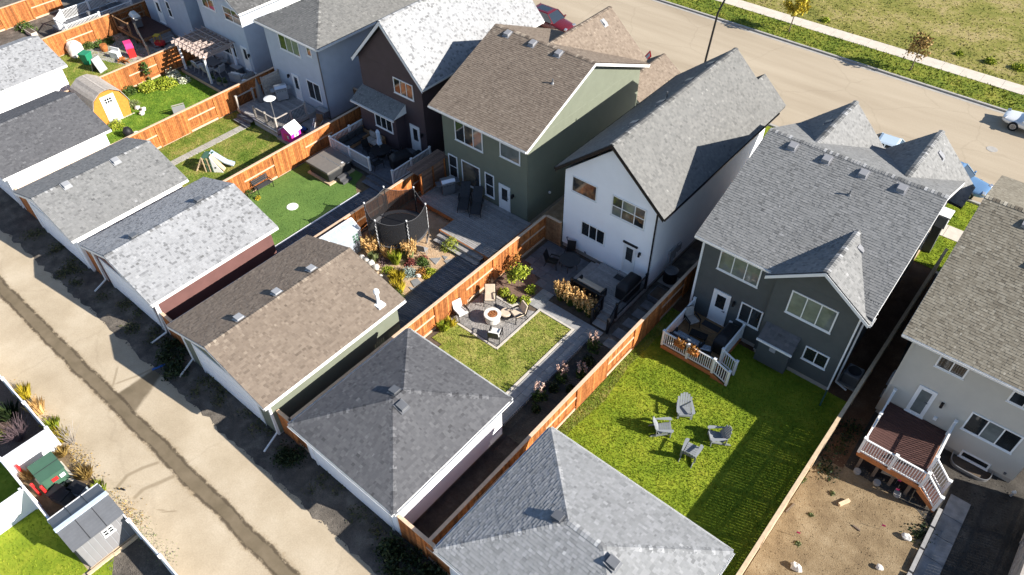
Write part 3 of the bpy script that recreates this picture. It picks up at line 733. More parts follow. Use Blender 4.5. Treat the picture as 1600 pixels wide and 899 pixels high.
V = np.zeros((n, 3, 3)); V[:, 0, :2] = P-k; V[:, 1, :2] = P+k; V[:, 2, :2] = P+tt; V[:, :2, 2] = .08; V[:, 2, 2] = .08+.03+.11*rng.random(n)**2
o = obj('field_grass', np_mesh('field_grass', V.reshape(-1, 3), np.arange(3*n).reshape(n, 3), 'grass_field', rng.random(n))); o['kind'] = 'stuff'
# front yards between the houses and the street
b = B(); b.poly((-60, 39, -.006), (30, 39, -.006), (30, 46.9, -.006), (-60, 46.9, -.006)); struct('front_yard', b, 'pale_concrete')
grass_sheet('front_lawn', [(-3.0, 43.75), (-1.22, 43.75), (-1.22, 46.85), (-3.0, 46.85)], .02, 'grass_vivid', 300, .06, seed=5)
grass_sheet('front_lawn', [(-2.75, 39.2), (-1.22, 39.2), (-1.22, 42.45), (-2.75, 42.45)], .02, 'grass_vivid', 300, .06, seed=6)
grass_sheet('front_lawn', [(-16.4, 44.2), (-13.2, 44.2), (-13.2, 46.85), (-16.4, 46.85)], .02, 'grass_vivid', 200, .06, seed=7)
grass_sheet('front_lawn', [(-24.6, 44.3), (-22.2, 44.3), (-22.2, 46.85), (-24.6, 46.85)], .02, 'grass_vivid', 200, .06, seed=8)
b = B(); b.box(-2.98, -2.22, 42.47, 43.72, 0, .05); b.box(-2.2, -1.24, 42.47, 43.72, 0, .05); struct('front_walk', b, 'pale_concrete')
b = B(); b.box(-2.85, -2.78, 38.9, 42.4, 0, .12); struct('edging', b, 'pale_lumber')
# ---- lots
grass_sheet('lawn', [(-11.6, 8.3), (-11.05, 8.3), (-10.9, 15), (-11.1, 17), (-10.85, 19.5), (-11.15, 22), (-11.0, 27), (-11.6, 27)], .016, 'grass_patchy', 420, .05, seed=20)
grass_sheet('lawn', [(-11.6, 8.3), (-1.58, 8.3), (-1.58, 27), (-11.6, 27)], .012, 'grass_vivid', 420, .055, holes=[(-10.5, -2.4, 8.3, 14.8), (-10.6, -7.6, 24.0, 27)], seed=21)
b = B(); b.poly((-11.6, 27, .006), (-1.58, 27, .006), (-1.58, 39.5, .006), (-11.6, 39.5, .006)); struct('side_yard', b, 'red_soil')
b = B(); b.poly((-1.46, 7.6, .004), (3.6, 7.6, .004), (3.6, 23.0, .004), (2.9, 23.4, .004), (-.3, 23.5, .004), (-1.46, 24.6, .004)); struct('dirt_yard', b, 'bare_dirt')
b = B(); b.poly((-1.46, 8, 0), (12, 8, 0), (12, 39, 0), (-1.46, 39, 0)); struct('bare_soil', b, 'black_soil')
b = B(); b.poly((-1.46, 23.3, .008), (-.35, 23.3, .008), (-.5, 30, .008), (-1.46, 39, .008)); struct('side_yard', b, 'red_soil')
pebbles(-1.4, 3.7, 15, 24, .004, 2600, 'bare_dirt', (.01, .04), name='clods', seed=31)
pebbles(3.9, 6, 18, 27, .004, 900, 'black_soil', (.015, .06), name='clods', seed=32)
# white house yard
grass_sheet('lawn', [(-20.3, 17.0), (-19.55, 17.0), (-19.55, 15.3), (-14.85, 15.3), (-14.85, 22.15), (-17.05, 22.15), (-17.05, 18.55), (-20.1, 18.55)], .03, 'grass_olive', 420, .05, seed=22)
b = B(); b.poly((-20.5, 8.3, .0), (-11.7, 8.3, .0), (-11.7, 39, .0), (-20.5, 39, .0)); struct('garden_soil', b, 'soil')
b = B(); b.poly((-20.4, 18.75, .02), (-17.2, 18.75, .02), (-17.2, 22.0, .02), (-18.5, 21.5, .02), (-20.4, 21.4, .02)); struct('gravel_patch', b, 'fire_gravel')
pebbles(-20.4, -17.25, 18.8, 21.6, .02, 5200, 'stone_grey', (.018, .045), seed=33)
b = B(); b.poly((-20.45, 21.5, .03), (-18.4, 21.6, .03), (-18.0, 23.0, .03), (-18.0, 23.6, .03), (-20.3, 24.9, .03), (-20.45, 24.9, .03)); struct('planting_bed', b, 'mulch')
def pavers(name, x0, x1, y0, y1, z, s, mat, test=None):
    t = bpy.data.objects.new(name, None); COL.objects.link(t); t.location = (x0, y0, 0); t['kind'] = 'structure'
    nx, ny = max(1, round((x1-x0)/s[0])), max(1, round((y1-y0)/s[1])); dx, dy = (x1-x0)/nx, (y1-y0)/ny
    b = B(); b.box(.006, dx-.006, .006, dy-.006, 0, z); me = b.mesh('paver', mat)
    for i in range(nx):
        for j in range(ny):
            if test and not test(x0+(i+.5)*dx, y0+(j+.5)*dy): continue
            inst('paver', me, t, (i*dx, j*dy, random.uniform(-.003, .003)))
    return t
pavers('patio', -20.3, -16.95, 23.65, 27.05, .045, (.56, .57), 'paver', lambda x, y: y > 24.9-.52*(x+20.3) or x > -18.0)
pavers('walkway', -18.0, -17.2, 22.2, 23.65, .045, (.4, .36), 'paver_pale')
pavers('walkway', -17.2, -13.45, 22.3, 23.1, .045, (.42, .4), 'paver_pale')
pavers('walkway', -14.75, -13.85, 14.9, 22.3, .045, (.45, .46), 'paver_pale')
b = B(); b.box(-14.9, -14.78, 15.2, 22.3, 0, .07); b.box(-17.2, -14.9, 22.17, 22.29, 0, .07); b.box(-17.18, -17.06, 18.6, 22.17, 0, .07); b.box(-20.4, -17.18, 18.56, 18.68, 0, .07); b.box(-20.4, -18.4, 21.42, 21.54, 0, .07)
b.beam((-18.5, 21.55, .035), (-17.95, 22.6, .035), .12, .07); struct('edging', b, 'edging_stone')
b = B(); b.box(-13.85, -13.72, 14.9, 22.4, 0, .2); struct('bed_edge', b, 'paver')
b = B(); b.poly((-13.72, 14.9, .02), (-11.7, 14.9, .02), (-11.7, 22.4, .02), (-13.72, 22.4, .02)); struct('planting_bed', b, 'black_soil')
b = B(); b.poly((-13.4, 8.35, .012), (-11.7, 8.35, .012), (-11.7, 14.9, .012), (-13.4, 14.9, .012)); struct('weed_barrier', b, 'black_fabric')
b = B(); b.poly((-13.4, 22.4, .01), (-11.7, 22.4, .01), (-11.7, 32, .01), (-13.4, 32, .01)); struct('side_path', b, 'dark_gravel')
# green house yard
b = B(); b.poly((-29.55, 8.3, .0), (-20.65, 8.3, .0), (-20.65, 39, .0), (-29.55, 39, .0)); struct('garden_gravel', b, 'tan_gravel')
pebbles(-28.5, -23.6, 17, 23.3, 0, 7000, 'tan_gravel', (.012, .032), seed=34)
def planks(name, label, x0, x1, y0, y1, z, mat, along='x', bw=.14):
    t = bpy.data.objects.new(name, None); COL.objects.link(t); t.location = (x0, y0, 0); t['kind'] = 'structure'
    boards(t, x0, x1, y0, y1, z, mat, along, bw, name='plank'); return t
planks('boardwalk', '', -23.55, -21.3, 15.2, 23.2, .1, 'dark_plank')
# brown house yard: artificial turf, white kerb, boardwalk by the fence
grass_sheet('turf', [(-38.1, 8.3), (-32.68, 8.3), (-32.68, 22.7), (-33.6, 23.4), (-34.0, 24.45), (-38.1, 24.45)], .012, 'turf', 300, .03, holes=[(-37.8, -31, 8.3, 15.5)], seed=23)
b = B(); b.box(-32.68, -32.56, 15, 22.9, 0, .08); struct('edging', b, 'white_trim')
planks('boardwalk', '', -32.55, -29.75, 14.5, 24.4, .06, 'dark_plank')
b = B(); b.poly((-38.1, 24.4, .004), (-29.7, 24.4, .004), (-29.7, 39, .004), (-38.1, 39, .004)); struct('side_yard', b, 'dark_gravel')
# blue-grey house yard
grass_sheet('lawn', [(-47.3, 8.3), (-38.3, 8.3), (-38.3, 27.4), (-47.3, 27.4)], .012, 'grass_patchy', 260, .06, holes=[(-45.5, -38.8, 8.3, 15)], seed=24)
b = B(); b.poly((-47.3, 27.4, .006), (-38.3, 27.4, .006), (-38.3, 39, .006), (-47.3, 39, .006)); struct('side_yard', b, 'dark_gravel')
b = B(); y = 14.8
while y < 22.6: b.box(-45.35, -44.75, y+.01, y+1.19, 0, .05); y += 1.2
struct('walkway', b, 'concrete')
# pergola house yard
grass_sheet('lawn', [(-56.3, 8.3), (-47.5, 8.3), (-47.5, 24.4), (-56.3, 24.4)], .012, 'grass_deep', 240, .07, holes=[(-54.8, -47.4, 8.3, 15)], seed=25)
b = B(); b.poly((-56.3, 24.4, .006), (-47.5, 24.4, .006), (-47.5, 39, .006), (-56.3, 39, .006)); struct('side_yard', b, 'dark_gravel')
# toy yard and the next ones
grass_sheet('lawn', [(-65.7, 8.3), (-56.5, 8.3), (-56.5, 25), (-65.7, 25)], .012, 'grass_patchy', 170, .07, seed=26)
b = B(); b.poly((-65.7, 20.2, .02), (-61.5, 21.6, .02), (-58, 23.0, .02), (-58, 27.4, .02), (-65.7, 27.4, .02)); struct('patio', b, 'concrete')
b = B(); b.poly((-90, 8.3, .0), (-65.9, 8.3, .0), (-65.9, 40, .0), (-90, 40, .0)); struct('back_yard', b, 'dark_gravel')
# left of the alley
grass_sheet('lawn', [(-60, -14), (-22.35, -14), (-22.35, -1.2), (-60, -1.2)], .012, 'grass_vivid', 120, .06, seed=27)
b = B(); b.poly((-60, -1.15, .006), (-29, -1.15, .006), (-29, .95, .006), (-60, .95, .006)); struct('planting_bed', b, 'mulch')
b = B(); b.poly((-28.9, -1.1, .006), (-24.3, -1.1, .006), (-24.3, 1.1, .006), (-28.9, 1.1, .006)); struct('dry_bed', b, 'dry_soil')
b = B(); b.poly((-22.2, -3, .02), (-16, -3, .02), (-16, .95, .02), (-22.2, .95, .02)); struct('gravel_patch', b, 'dark_gravel')
b = B(); b.box(-22.15, -22.02, -.15, .95, 0, .12); b.box(-22.2, -22.06, -1.3, -.1, 0, .1); struct('edging', b, 'pale_lumber')
grass_sheet('lawn', [(-22.05, -14), (-10, -14), (-10, -.6), (-20.6, -.6), (-20.9, -1.0), (-22.05, -.2)], .024, 'grass_vivid', 120, .06, seed=28)
pebbles(-22, -18, -.6, .9, .02, 2500, 'dark_gravel', (.012, .04), seed=35)
# weeds along the gravel strip
def weeds(x0, x1, y0, y1, n, mat, h=.22, seed=1, name='weeds', leaf=.07, cl=14):
    rng = np.random.default_rng(seed); c = np.stack([rng.uniform(x0, x1, cl), rng.uniform(y0, y1, cl)], 1); k = rng.integers(0, cl, n); P = np.zeros((n, 3)); P[:, :2] = c[k]+rng.normal(size=(n, 2))*.22
    P[:, 2] = np.abs(rng.normal(size=n))*h*.5+.01; V, F = scatter_leaves(P, leaf, rng, flat=.3); o = obj(name, np_mesh(name, V, F, mat, rng.random(n))); o['kind'] = 'stuff'
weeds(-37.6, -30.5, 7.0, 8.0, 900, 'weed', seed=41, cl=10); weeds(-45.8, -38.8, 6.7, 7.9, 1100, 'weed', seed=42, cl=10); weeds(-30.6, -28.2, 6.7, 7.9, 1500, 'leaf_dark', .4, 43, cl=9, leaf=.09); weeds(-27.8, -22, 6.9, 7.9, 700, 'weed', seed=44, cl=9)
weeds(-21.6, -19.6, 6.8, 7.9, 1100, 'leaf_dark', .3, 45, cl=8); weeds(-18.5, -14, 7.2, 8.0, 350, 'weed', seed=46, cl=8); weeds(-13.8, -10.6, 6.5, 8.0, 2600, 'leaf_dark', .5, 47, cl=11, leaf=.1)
weeds(-34.5, -24.6, 1.15, 1.35, 900, 'dry_weed', .25, 48, cl=26, leaf=.045); weeds(-24.5, -20, 1.1, 1.3, 420, 'leaf_sage', .12, 49, cl=16, leaf=.035); weeds(-24.8, -22.6, 1.1, 1.4, 350, 'dry_weed', .2, 50, cl=9, leaf=.04)
# ================================================================ HOUSES
PI = math.pi
def box_walls(t, x0, x1, y0, y1, z, mat, gables=None, rear=True, right=True, found=True, lap=.14, smooth_stucco=False):
    """gables: dict side -> polygon (u, z) replacing the plain rectangle"""
    gables = gables or {}; b = B(t.location)
    for side, pl, u0, u1 in (('-y', y0, x0, x1), ('+x', x1, y0, y1), ('+y', y1, x0, x1), ('-x', x0, y0, y1)):
        f = Face(side, pl); poly = gables.get(side, [(u0, .3), (u1, .3), (u1, z), (u0, z)])
        if side in ('-y', '+x') and not smooth_stucco: siding(b, f, poly, lap)
        else: flatwall(b, f, poly)
    w = b.build('wall', mat, t)
    b = B(t.location); b.box(x0+.03, x1-.03, y0+.03, y1-.03, -.05, .31); b.build('foundation', 'concrete', t)
    return w
# ---- white two-storey house
t = H_white = thing('house', 'white two-storey house with black trimmed steep grey gable roof, behind the fire pit yard', 'house', (-16.45, 33.3, 0))
box_walls(t, -19.45, -13.45, 27.3, 39.5, 5.55, 'white_siding', {'-y': [(-19.45, .3), (-13.45, .3), (-13.45, 5.55), (-16.45, 8.15), (-19.45, 5.55)], '+y': [(-19.45, .3), (-13.45, .3), (-13.45, 5.55), (-16.45, 8.15), (-19.45, 5.55)]})
gable_roof(t, -19.9, -13.0, 26.95, 39.75, 5.66, 2.97, 'shingle_mid_grey', trim='black_metal', fascia=.2)
b = local(t); zA = 5.66; b.extrude([(-14.75, 39.75, 5.66+1.5), (-13.0, 39.75, 5.66), (-13.0, 40.7, 5.66), (-14.75, 40.7, 7.16)], (0, 0, -.14)); b.extrude([(-14.75, 39.75, 7.16), (-16.4, 39.75, 5.75), (-16.4, 40.7, 5.75), (-14.75, 40.7, 7.16)], (0, 0, -.14)); rf = b.build('roof', 'shingle_mid_grey', t)
shingles(t, rf, (-13.0, 39.75, 5.66), (0, 1, 0), (-1.75, 0, 1.5), [(0, 0), (.95, 0), (.95, 2.3), (0, 2.3)], 'shingle_mid_grey')
for y in (29.8, 32.4, 35.4, 37.8): roof_vent(t, (-16.98, y, 8.63-.53*.861), (-1, 0), .861)
pipe_vent(t, (-17.2, 33.4, 7.95), .45)
F = Face('-y', 27.3)
window(t, F, -18.95, -17.3, 4.37, 5.4, glass='glass_warm', frame='white_trim', fr=.05)
window(t, F, -16.3, -14.17, 4.05, 5.4, 3, 2, glass=['glass_blind', 'glass', 'glass_warm'], widths=[.3, .4, .3])
window(t, F, -18.16, -16.5, 1.6, 2.65, 3, glass='glass')
door(t, F, -15.23, -14.44, .5, 2.62, (.14, .86, .48, .94)); b = local(t); b.box(-15.3, -14.37, 27.2, 27.3, 2.64, 2.74); b.build('door_head', 'black_metal', t)
wall_lamp(t, F, -14.2, 2.35)
downspout(t, [(-13.5, 27.22, 5.5), (-13.5, 27.22, .3), (-13.5, 26.95, .12)], 'black_metal')
b = local(t); b.tube([(-19.0, 27.25, .9), (-19.0, 27.1, 1.0), (-18.9, 27.1, .75)], .03); b.build('hose_tap', 'dark_steel', t); b = local(t); b.tube([(-17.7, 27.25, .35), (-17.7, 27.15, .55)], .04); b.build('vent_pipe', 'dark_steel', t)
b = local(t); b.box(-13.46, -13.3, 29.2, 29.9, .8, 1.6); b.box(-13.46, -13.32, 30.1, 30.5, 1.0, 1.5); b.cyl((-13.3, 29.5, .4), (-13.3, 29.5, 1.0), .06); b.build('meter_box', 'grey_plastic', t)
# ---- dark grey house
t = H_dark = thing('house', 'dark grey sided house with rear gable and fireplace bump-out behind the vivid lawn', 'house', (-6.7, 33, 0))
pk = -4.72
box_walls(t, -10.75, -2.75, 27.25, 38.6, 5.9, 'dark_grey_siding', {'+x': [(27.25, .3), (38.6, .3), (38.6, 5.9), (33.1, 8.4), (27.25, 5.9)], '-x': [(27.25, .3), (38.6, .3), (38.6, 5.9), (33.1, 8.4), (27.25, 5.9)]})
b = local(t); F2 = Face('-y', 26.95); siding(b, F2, [(-6.75, .35), (-2.73, .35), (-2.73, 5.72), (-4.72, 7.1), (-6.75, 5.72)]); siding(b, Face('+x', -2.73), [(26.95, .35), (27.3, .35), (27.3, 5.8), (26.95, 5.8)]); flatwall(b, Face('-x', -6.75), [(26.95, .35), (27.3, .35), (27.3, 5.8), (26.95, 5.8)]); b.poly((-6.75, 26.95, .35), (-2.73, 26.95, .35), (-2.73, 27.3, .35), (-6.75, 27.3, .35)); b.build('wall', 'dark_grey_siding', t)
b = local(t); b.box(-6.7, -2.78, 27.0, 27.3, 0, .36); b.build('foundation', 'concrete', t)
XA, XC, XB, YA, YC, YR, YB, ZE, ZR = -11.0, -6.84, -2.25, 26.6, 27.25, 33.1, 39.55, 5.96, 8.69; ZC = ZE+.42*(YC-YA)
b = local(t); slab_roof(b, [(XA, YA, ZE), (XA, YR, ZR), (XC, YR, ZR), (XC, YA, ZE)], .12); slab_roof(b, [(XC, YA, ZE), (XC, YR, ZR), (XB, YR, ZR), (XB, YC, ZC), (-6.435, YC, ZC)], .12); slab_roof(b, [(-2.62, YA, ZE), (XB, YA, ZE), (XB, YC, ZC), (-3.0, YC, ZC)], .12); slab_roof(b, [(XA, YR, ZR), (XA, YB, ZE), (XB, YB, ZE), (XB, YR, ZR)], .12); rf = b.build('roof', 'shingle_grey', t)
L1, L2 = math.hypot(YR-YA, ZR-ZE), math.hypot(YR-YC, ZR-ZC); shingles(t, rf, (XA, YA, ZE), (1, 0, 0), (0, YR-YA, ZR-ZE), [(-.02, -.03), (XC-XA, -.03), (XC-XA, L1), (-.02, L1)], 'shingle_grey'); shingles(t, rf, (XC, YA, ZE), (1, 0, 0), (0, YR-YA, ZR-ZE), [(0, 0), (.405, L1-L2), (XB-XC+.02, L1-L2+.001), (XB-XC+.02, L1), (0, L1)], 'shingle_grey')
shingles(t, rf, (XA, YB, ZE), (1, 0, 0), (0, YR-YB, ZR-ZE), [(0, 0), (XB-XA, 0), (XB-XA, math.hypot(YB-YR, ZR-ZE)), (0, math.hypot(YB-YR, ZR-ZE))], 'shingle_grey'); ridge_caps(t, rf, (XA, YR, ZR), (XB, YR, ZR), 'shingle_grey'); shingles(t, rf, (XC, YA, ZE), (1, 0, 0), (0, YR-YA, ZR-ZE), [(4.24, 0), (XB-XC+.02, 0), (XB-XC+.02, L1-L2+.02), (3.84, L1-L2+.02)], 'shingle_grey')
for xx, s, yy, zz in ((XA, -1, YA, ZE), (XB, 1, YA, ZE)):
    for ye, ze_ in ((yy, zz), (YB, ZE)): b = local(t); b.extrude([(xx, ye, ze_-.02), (xx, YR, ZR-.02), (xx, YR, ZR-.19), (xx, ye, ze_-.19)], (s*.03, 0, 0)); b.build('rake_board', 'white_trim', t)
b = local(t); gutter_run(b, (XA, YA, ZE), (XC-.1, YA, ZE), (0, -1, 0)); b.build('gutter', 'white_trim', t)
# rear gable over the bump
b = local(t); sl_ = .68; zt = 5.74+2.44*sl_
A = [(-7.16, 26.4, 5.74), (pk, 26.4, zt), (pk, 31.0, zt), (-7.16, 27.0, 5.74)]; C = [(pk, 26.4, zt), (-2.28, 26.4, 5.74), (-2.28, 27.0, 5.74), (pk, 31.0, zt)]
slab_roof(b, A, .1); slab_roof(b, C, .1); rf = b.build('roof', 'shingle_grey', t)
L = math.hypot(2.44, 2.44*sl_); yr = 26.6+(zt-5.96)/.42
shingles(t, rf, (-7.16, 26.4, 5.74), (0, 1, 0), (2.44, 0, 2.44*sl_), [(0, -.02), (.3, -.02), (yr-26.4+.1, L), (0, L)], 'shingle_grey')
shingles(t, rf, (-2.28, 26.4, 5.74), (0, 1, 0), (-2.44, 0, 2.44*sl_), [(0, -.02), (.3, -.02), (yr-26.4+.1, L), (0, L)], 'shingle_grey')
ridge_caps(t, rf, (pk, 26.4, zt), (pk, yr, zt), 'shingle_grey')
for xe in (-7.16, -2.28): b = local(t); b.extrude([(xe, 26.4, 5.72), (pk, 26.4, zt-.02), (pk, 26.4, zt-.2), (xe, 26.4, 5.54)], (0, -.03, 0)); b.extrude([(xe, 26.44, 5.5), (pk, 26.44, zt-.26), (pk, 26.92, zt-.26), (xe, 26.92, 5.5)], (0, 0, .04)); b.build('rake_board', 'white_trim', t)
b = local(t); gutter_run(b, (-2.28, 26.4, 5.74), (-2.28, 27.0, 5.74), (1, 0, 0)); b.build('gutter', 'white_trim', t)
# front gables seen over the ridge
for gx in (-8.8, -4.3):
    b = local(t); hw = 2.55; z0 = 5.95; zt = 8.35; s = (zt-z0)/hw
    A = [(gx-hw, 36, z0), (gx, 33.7, zt), (gx, 39.0, zt), (gx-hw, 39.0, z0)]; ys = 36.9 if gx > -5 else 36; C = [(gx, 33.7, zt), (gx+hw, ys, z0), (gx+hw, 39.0, z0), (gx, 39.0, zt)]
    slab_roof(b, A, .1); slab_roof(b, C, .1); rf = b.build('roof', 'shingle_grey', t); L = math.hypot(hw, zt-z0)
    shingles(t, rf, (gx-hw, 33.4, z0), (0, 1, 0), (hw, 0, zt-z0), [(0, 0), (5.6, 0), (5.6, L), (.4, L)], 'shingle_grey'); shingles(t, rf, (gx+hw, 33.4, z0), (0, 1, 0), (-hw, 0, zt-z0), [(ys-33.4, 0), (5.6, 0), (5.6, L), (.4, L)], 'shingle_grey')
    ridge_caps(t, rf, (gx, 33.8, zt), (gx, 39.0, zt), 'shingle_grey')
    for xe in (gx-hw, gx+hw): b = local(t); b.extrude([(xe, 39.0, z0-.02), (gx, 39.0, zt-.02), (gx, 39.0, zt-.22), (xe, 39.0, z0-.22)], (0, .03, 0)); b.build('rake_board', 'white_trim', t)
    b = local(t); b.poly((max(gx-hw+.2, -10.7), 38.8, 3), (min(gx+hw-.2, -2.8), 38.8, 3), (min(gx+hw-.2, -2.8), 38.8, z0), (gx, 38.8, zt-.2), (max(gx-hw+.2, -10.7), 38.8, z0)); b.build('wall', 'dark_grey_siding', t)
roof_vent(t, (-4.3+.6, 37.6, 8.35-.57), (1, 0), .94, s=.8); roof_vent(t, (-8.8-.5, 36.8, 8.35-.47), (-1, 0), .94, s=.8)
b = local(t); b.box(-2.85, -2.2, 40.3, 41.1, 2.0, 2.75); b.build('porch_column', 'grey_siding', t); b = local(t); b.box(-2.9, -2.15, 40.25, 41.15, 2.75, 2.85); b.build('column_cap', 'white_trim', t); b = local(t); b.box(-2.8, -2.3, 40.4, 41.0, 0, 2.0); b.build('porch_column', 'dark_grey_siding', t)
for x in (-9.5, -7.75, -5.93, -4.12): roof_vent(t, (x, 32.6, 8.69-.5*.42), (0, -1), .42, 'lamp_head')
pipe_vent(t, (-5.95, 31.4, 7.98), .3); roof_vent(t, (-4.2, 29.2, 7.35-.5*.68), (1, 0), .68, 'lamp_head', .8)
F = Face('-y', 27.25)
door(t, F, -9.64, -8.67, .42, 2.66, (.18, .82, .5, .92)); window(t, F, -8.1, -6.9, 1.39, 2.68, 2); window(t, F, -9.79, -7.58, 4.0, 5.37, 3, glass='glass_blind')
window(t, F2, -5.9, -3.66, 3.72, 5.17, 3, glass='glass_blind'); window(t, F2, -4.42, -3.22, 1.38, 2.3, 2)
b = local(t); b.box(-6.46, -4.85, 26.38, 26.96, .25, 1.88); bw_ = b.build('fireplace_bump', 'dark_grey_siding', t); 
b = local(t); b.faces([(-6.55, 26.28, 1.9), (-4.76, 26.28, 1.9), (-4.76, 26.96, 2.55), (-6.55, 26.96, 2.55), (-6.55, 26.96, 1.9), (-4.76, 26.96, 1.9)], [(0, 1, 2, 3), (0, 3, 4), (1, 5, 2), (0, 4, 5, 1)]); br = b.build('bump_roof', 'dark_grey_siding', t); shingles(t, br, (-6.55, 26.28, 1.9), (1, 0, 0), (0, .68, .65), [(0, 0), (1.79, 0), (1.79, .93), (0, .93)], 'shingle_charcoal', off=.01)
b = local(t); b.box(-6.58, -4.73, 26.2, 26.27, 1.78, 1.9); b.build('fascia', 'white_trim', t)
b = local(t); b.box(-5.85, -5.55, 26.3, 26.38, 1.4, 1.66); b.build('vent_hood', 'grey_plastic', t)
corner_trim(t, -10.78, 27.22, .3, 5.85, -1, -1); downspout(t, [(-2.72, 26.88, 5.6), (-2.72, 26.88, .25)]); downspout(t, [(-2.72, 26.88, .25), (-2.62, 25.9, .08)], 'dark_green_box'); downspout(t, [(-2.25, 27.2, 5.8), (-2.6, 27.5, 5.3), (-2.6, 27.5, .4), (-2.0, 27.5, .2)])
wall_lamp(t, F, -8.45, 2.35); b = local(t); b.box(-8.42, -8.25, 27.15, 27.25, .85, 1.05); b.build('outlet_cover', 'white_trim', t); b = local(t); b.tube([(-6.75, 27.1, .1), (-6.75, 27.1, .7)], .035); b.build('vent_pipe', 'white_trim', t)
# ---- beige house
t = H_beige = thing('house', 'beige sided house with brown weathered shingles beside the bare dirt yard', 'house', (2.6, 33, 0))
box_walls(t, -.45, 5.65, 27.3, 40, 5.85, 'beige_siding', {'+x': [(27.3, .3), (40, .3), (40, 5.85), (34, 8.6), (27.3, 5.85)], '-x': [(27.3, .3), (40, .3), (40, 5.85), (34, 8.6), (27.3, 5.85)]})
gable_roof(t, -.96, 6.2, 26.65, 41.0, 5.93, 3.02, 'shingle_weathered', axis='x')
F = Face('-y', 27.3)
window(t, F, .68, 1.88, 4.48, 5.2, 2, glass='glass'); window(t, F, 3.6, 4.8, 4.48, 5.2, 2, glass='glass'); window(t, F, 2.86, 4.95, 1.78, 3.02, 3, glass=['glass', 'glass_blind', 'glass'])
door(t, F, .6, 1.39, 1.2, 3.06, (.12, .88, .08, .94), gmat='glass_blind'); wall_lamp(t, F, 1.75, 2.6); b = local(t); b.box(1.75, 1.9, 27.2, 27.3, 1.5, 1.68); b.build('outlet_cover', 'white_trim', t)
window(t, F, 3.42, 4.66, .12, .58, 1, fr=.08); b = local(t); b.box(5.2, 5.3, 27.22, 27.3, .45, .55); b.build('vent_hood', 'dark_steel', t)
b = local(t); n_ = 24; pts = [(4.04+.85*math.copysign(abs(math.cos(a))**.5, math.cos(a)), 27.28-.72*abs(math.sin(a))**.5) for a in [PI*i/n_ for i in range(n_+1)]]
for (x0, y0), (x1, y1) in zip(pts, pts[1:]): b.poly((x0, y0, 0), (x1, y1, 0), (x1, y1, .18), (x0, y0, .18)); b.beam((x0, y0, .18), (x1, y1, .18), .04, .04)
b.build('window_well', 'steel', t); b = local(t); b.poly(*[(x, y, .01) for x, y in pts]); b.build('well_floor', 'soil', t)
for x, y, z in ((1.0, 33.2, 8.65), (2.0, 31.6, 7.98)): roof_vent(t, (x, y, z), (0, -1), .42)
corner_trim(t, -.48, 27.27, .3, 5.8, -1, -1, 'beige_siding'); b = local(t); b.box(-.62, -.45, 28.3, 28.7, 1.0, 1.6); b.box(-.6, -.45, 28.9, 29.1, .8, 1.4); b.cyl((-.55, 28.2, .2), (-.55, 28.2, .8), .05); b.build('meter_box', 'grey_plastic', t)
# ---- green house
t = H_green = thing('house', 'sage green sided house with brown shingles and long windows behind the trampoline yard', 'house', (-25.4, 33, 0))
gp = [(27.25, .3), (38.7, .3), (38.7, 6.05), (32.8, 8.55), (27.25, 6.05)]
box_walls(t, -28.85, -22.1, 27.25, 38.7, 6.05, 'green_siding', {'+x': gp, '-x': gp})
gable_roof(t, -29.21, -21.65, 26.6, 39.0, 6.13, 2.72, 'shingle_brown', axis='x')
gx, hw, z0, zt = -25.35, 3.15, 6.0, 8.65
b = local(t); slab_roof(b, [(gx-hw, 36, z0), (gx, 33.2, zt), (gx, 39.6, zt), (gx-hw, 39.6, z0)], .1); slab_roof(b, [(gx, 33.2, zt), (gx+hw, 36, z0), (gx+hw, 39.6, z0), (gx, 39.6, zt)], .1); rf = b.build('roof', 'shingle_brown', t); L = math.hypot(hw, zt-z0)
for s in (-1, 1): shingles(t, rf, (gx+s*hw, 33.2, z0), (0, 1, 0), (-s*hw, 0, zt-z0), [(0, 0), (6.4, 0), (6.4, L), (.3, L)], 'shingle_brown')
ridge_caps(t, rf, (gx, 33.3, zt), (gx, 39.6, zt), 'shingle_brown')
gable_roof(t, -25.2, -21.9, 39.2, 44.4, 2.9, 1.1, 'shingle_brown', axis='y'); b = local(t); b.box(-24.9, -22.2, 39, 44, 0, 2.85); b.build('wall', 'green_siding', t)
for x in (-27.95, -26.0, -24.05): roof_vent(t, (x, 32.45, 8.85-.35*.44), (0, -1), .44)
pipe_vent(t, (-23.1, 30.7, 7.95), .28); roof_vent(t, (gx+.55, 38.2, zt-.45), (1, 0), .82, 'grey_plastic', .8)
F = Face('-y', 27.25)
door(t, F, -24.33, -23.44, .45, 2.34, (.2, .85, .42, .92)); window(t, F, -28.56, -27.78, .92, 2.64, 1, 2); window(t, F, -27.42, -25.87, .9, 2.68, 1, 1, glass='glass_warm'); window(t, F, -25.47, -24.72, .9, 2.64, 1, 2)
window(t, F, -27.79, -25.53, 4.0, 5.42, 3, glass=['glass', 'glass_warm', 'glass_blind']); window(t, F, -24.18, -22.64, 4.38, 5.4, 1, glass='glass_blind')
wall_lamp(t, F, -23.2, 1.9); b = local(t); b.cyl((-22.05, 29.3, 1.5), (-21.95, 29.3, 1.5), .08); b.build('vent_hood', 'white_trim', t)
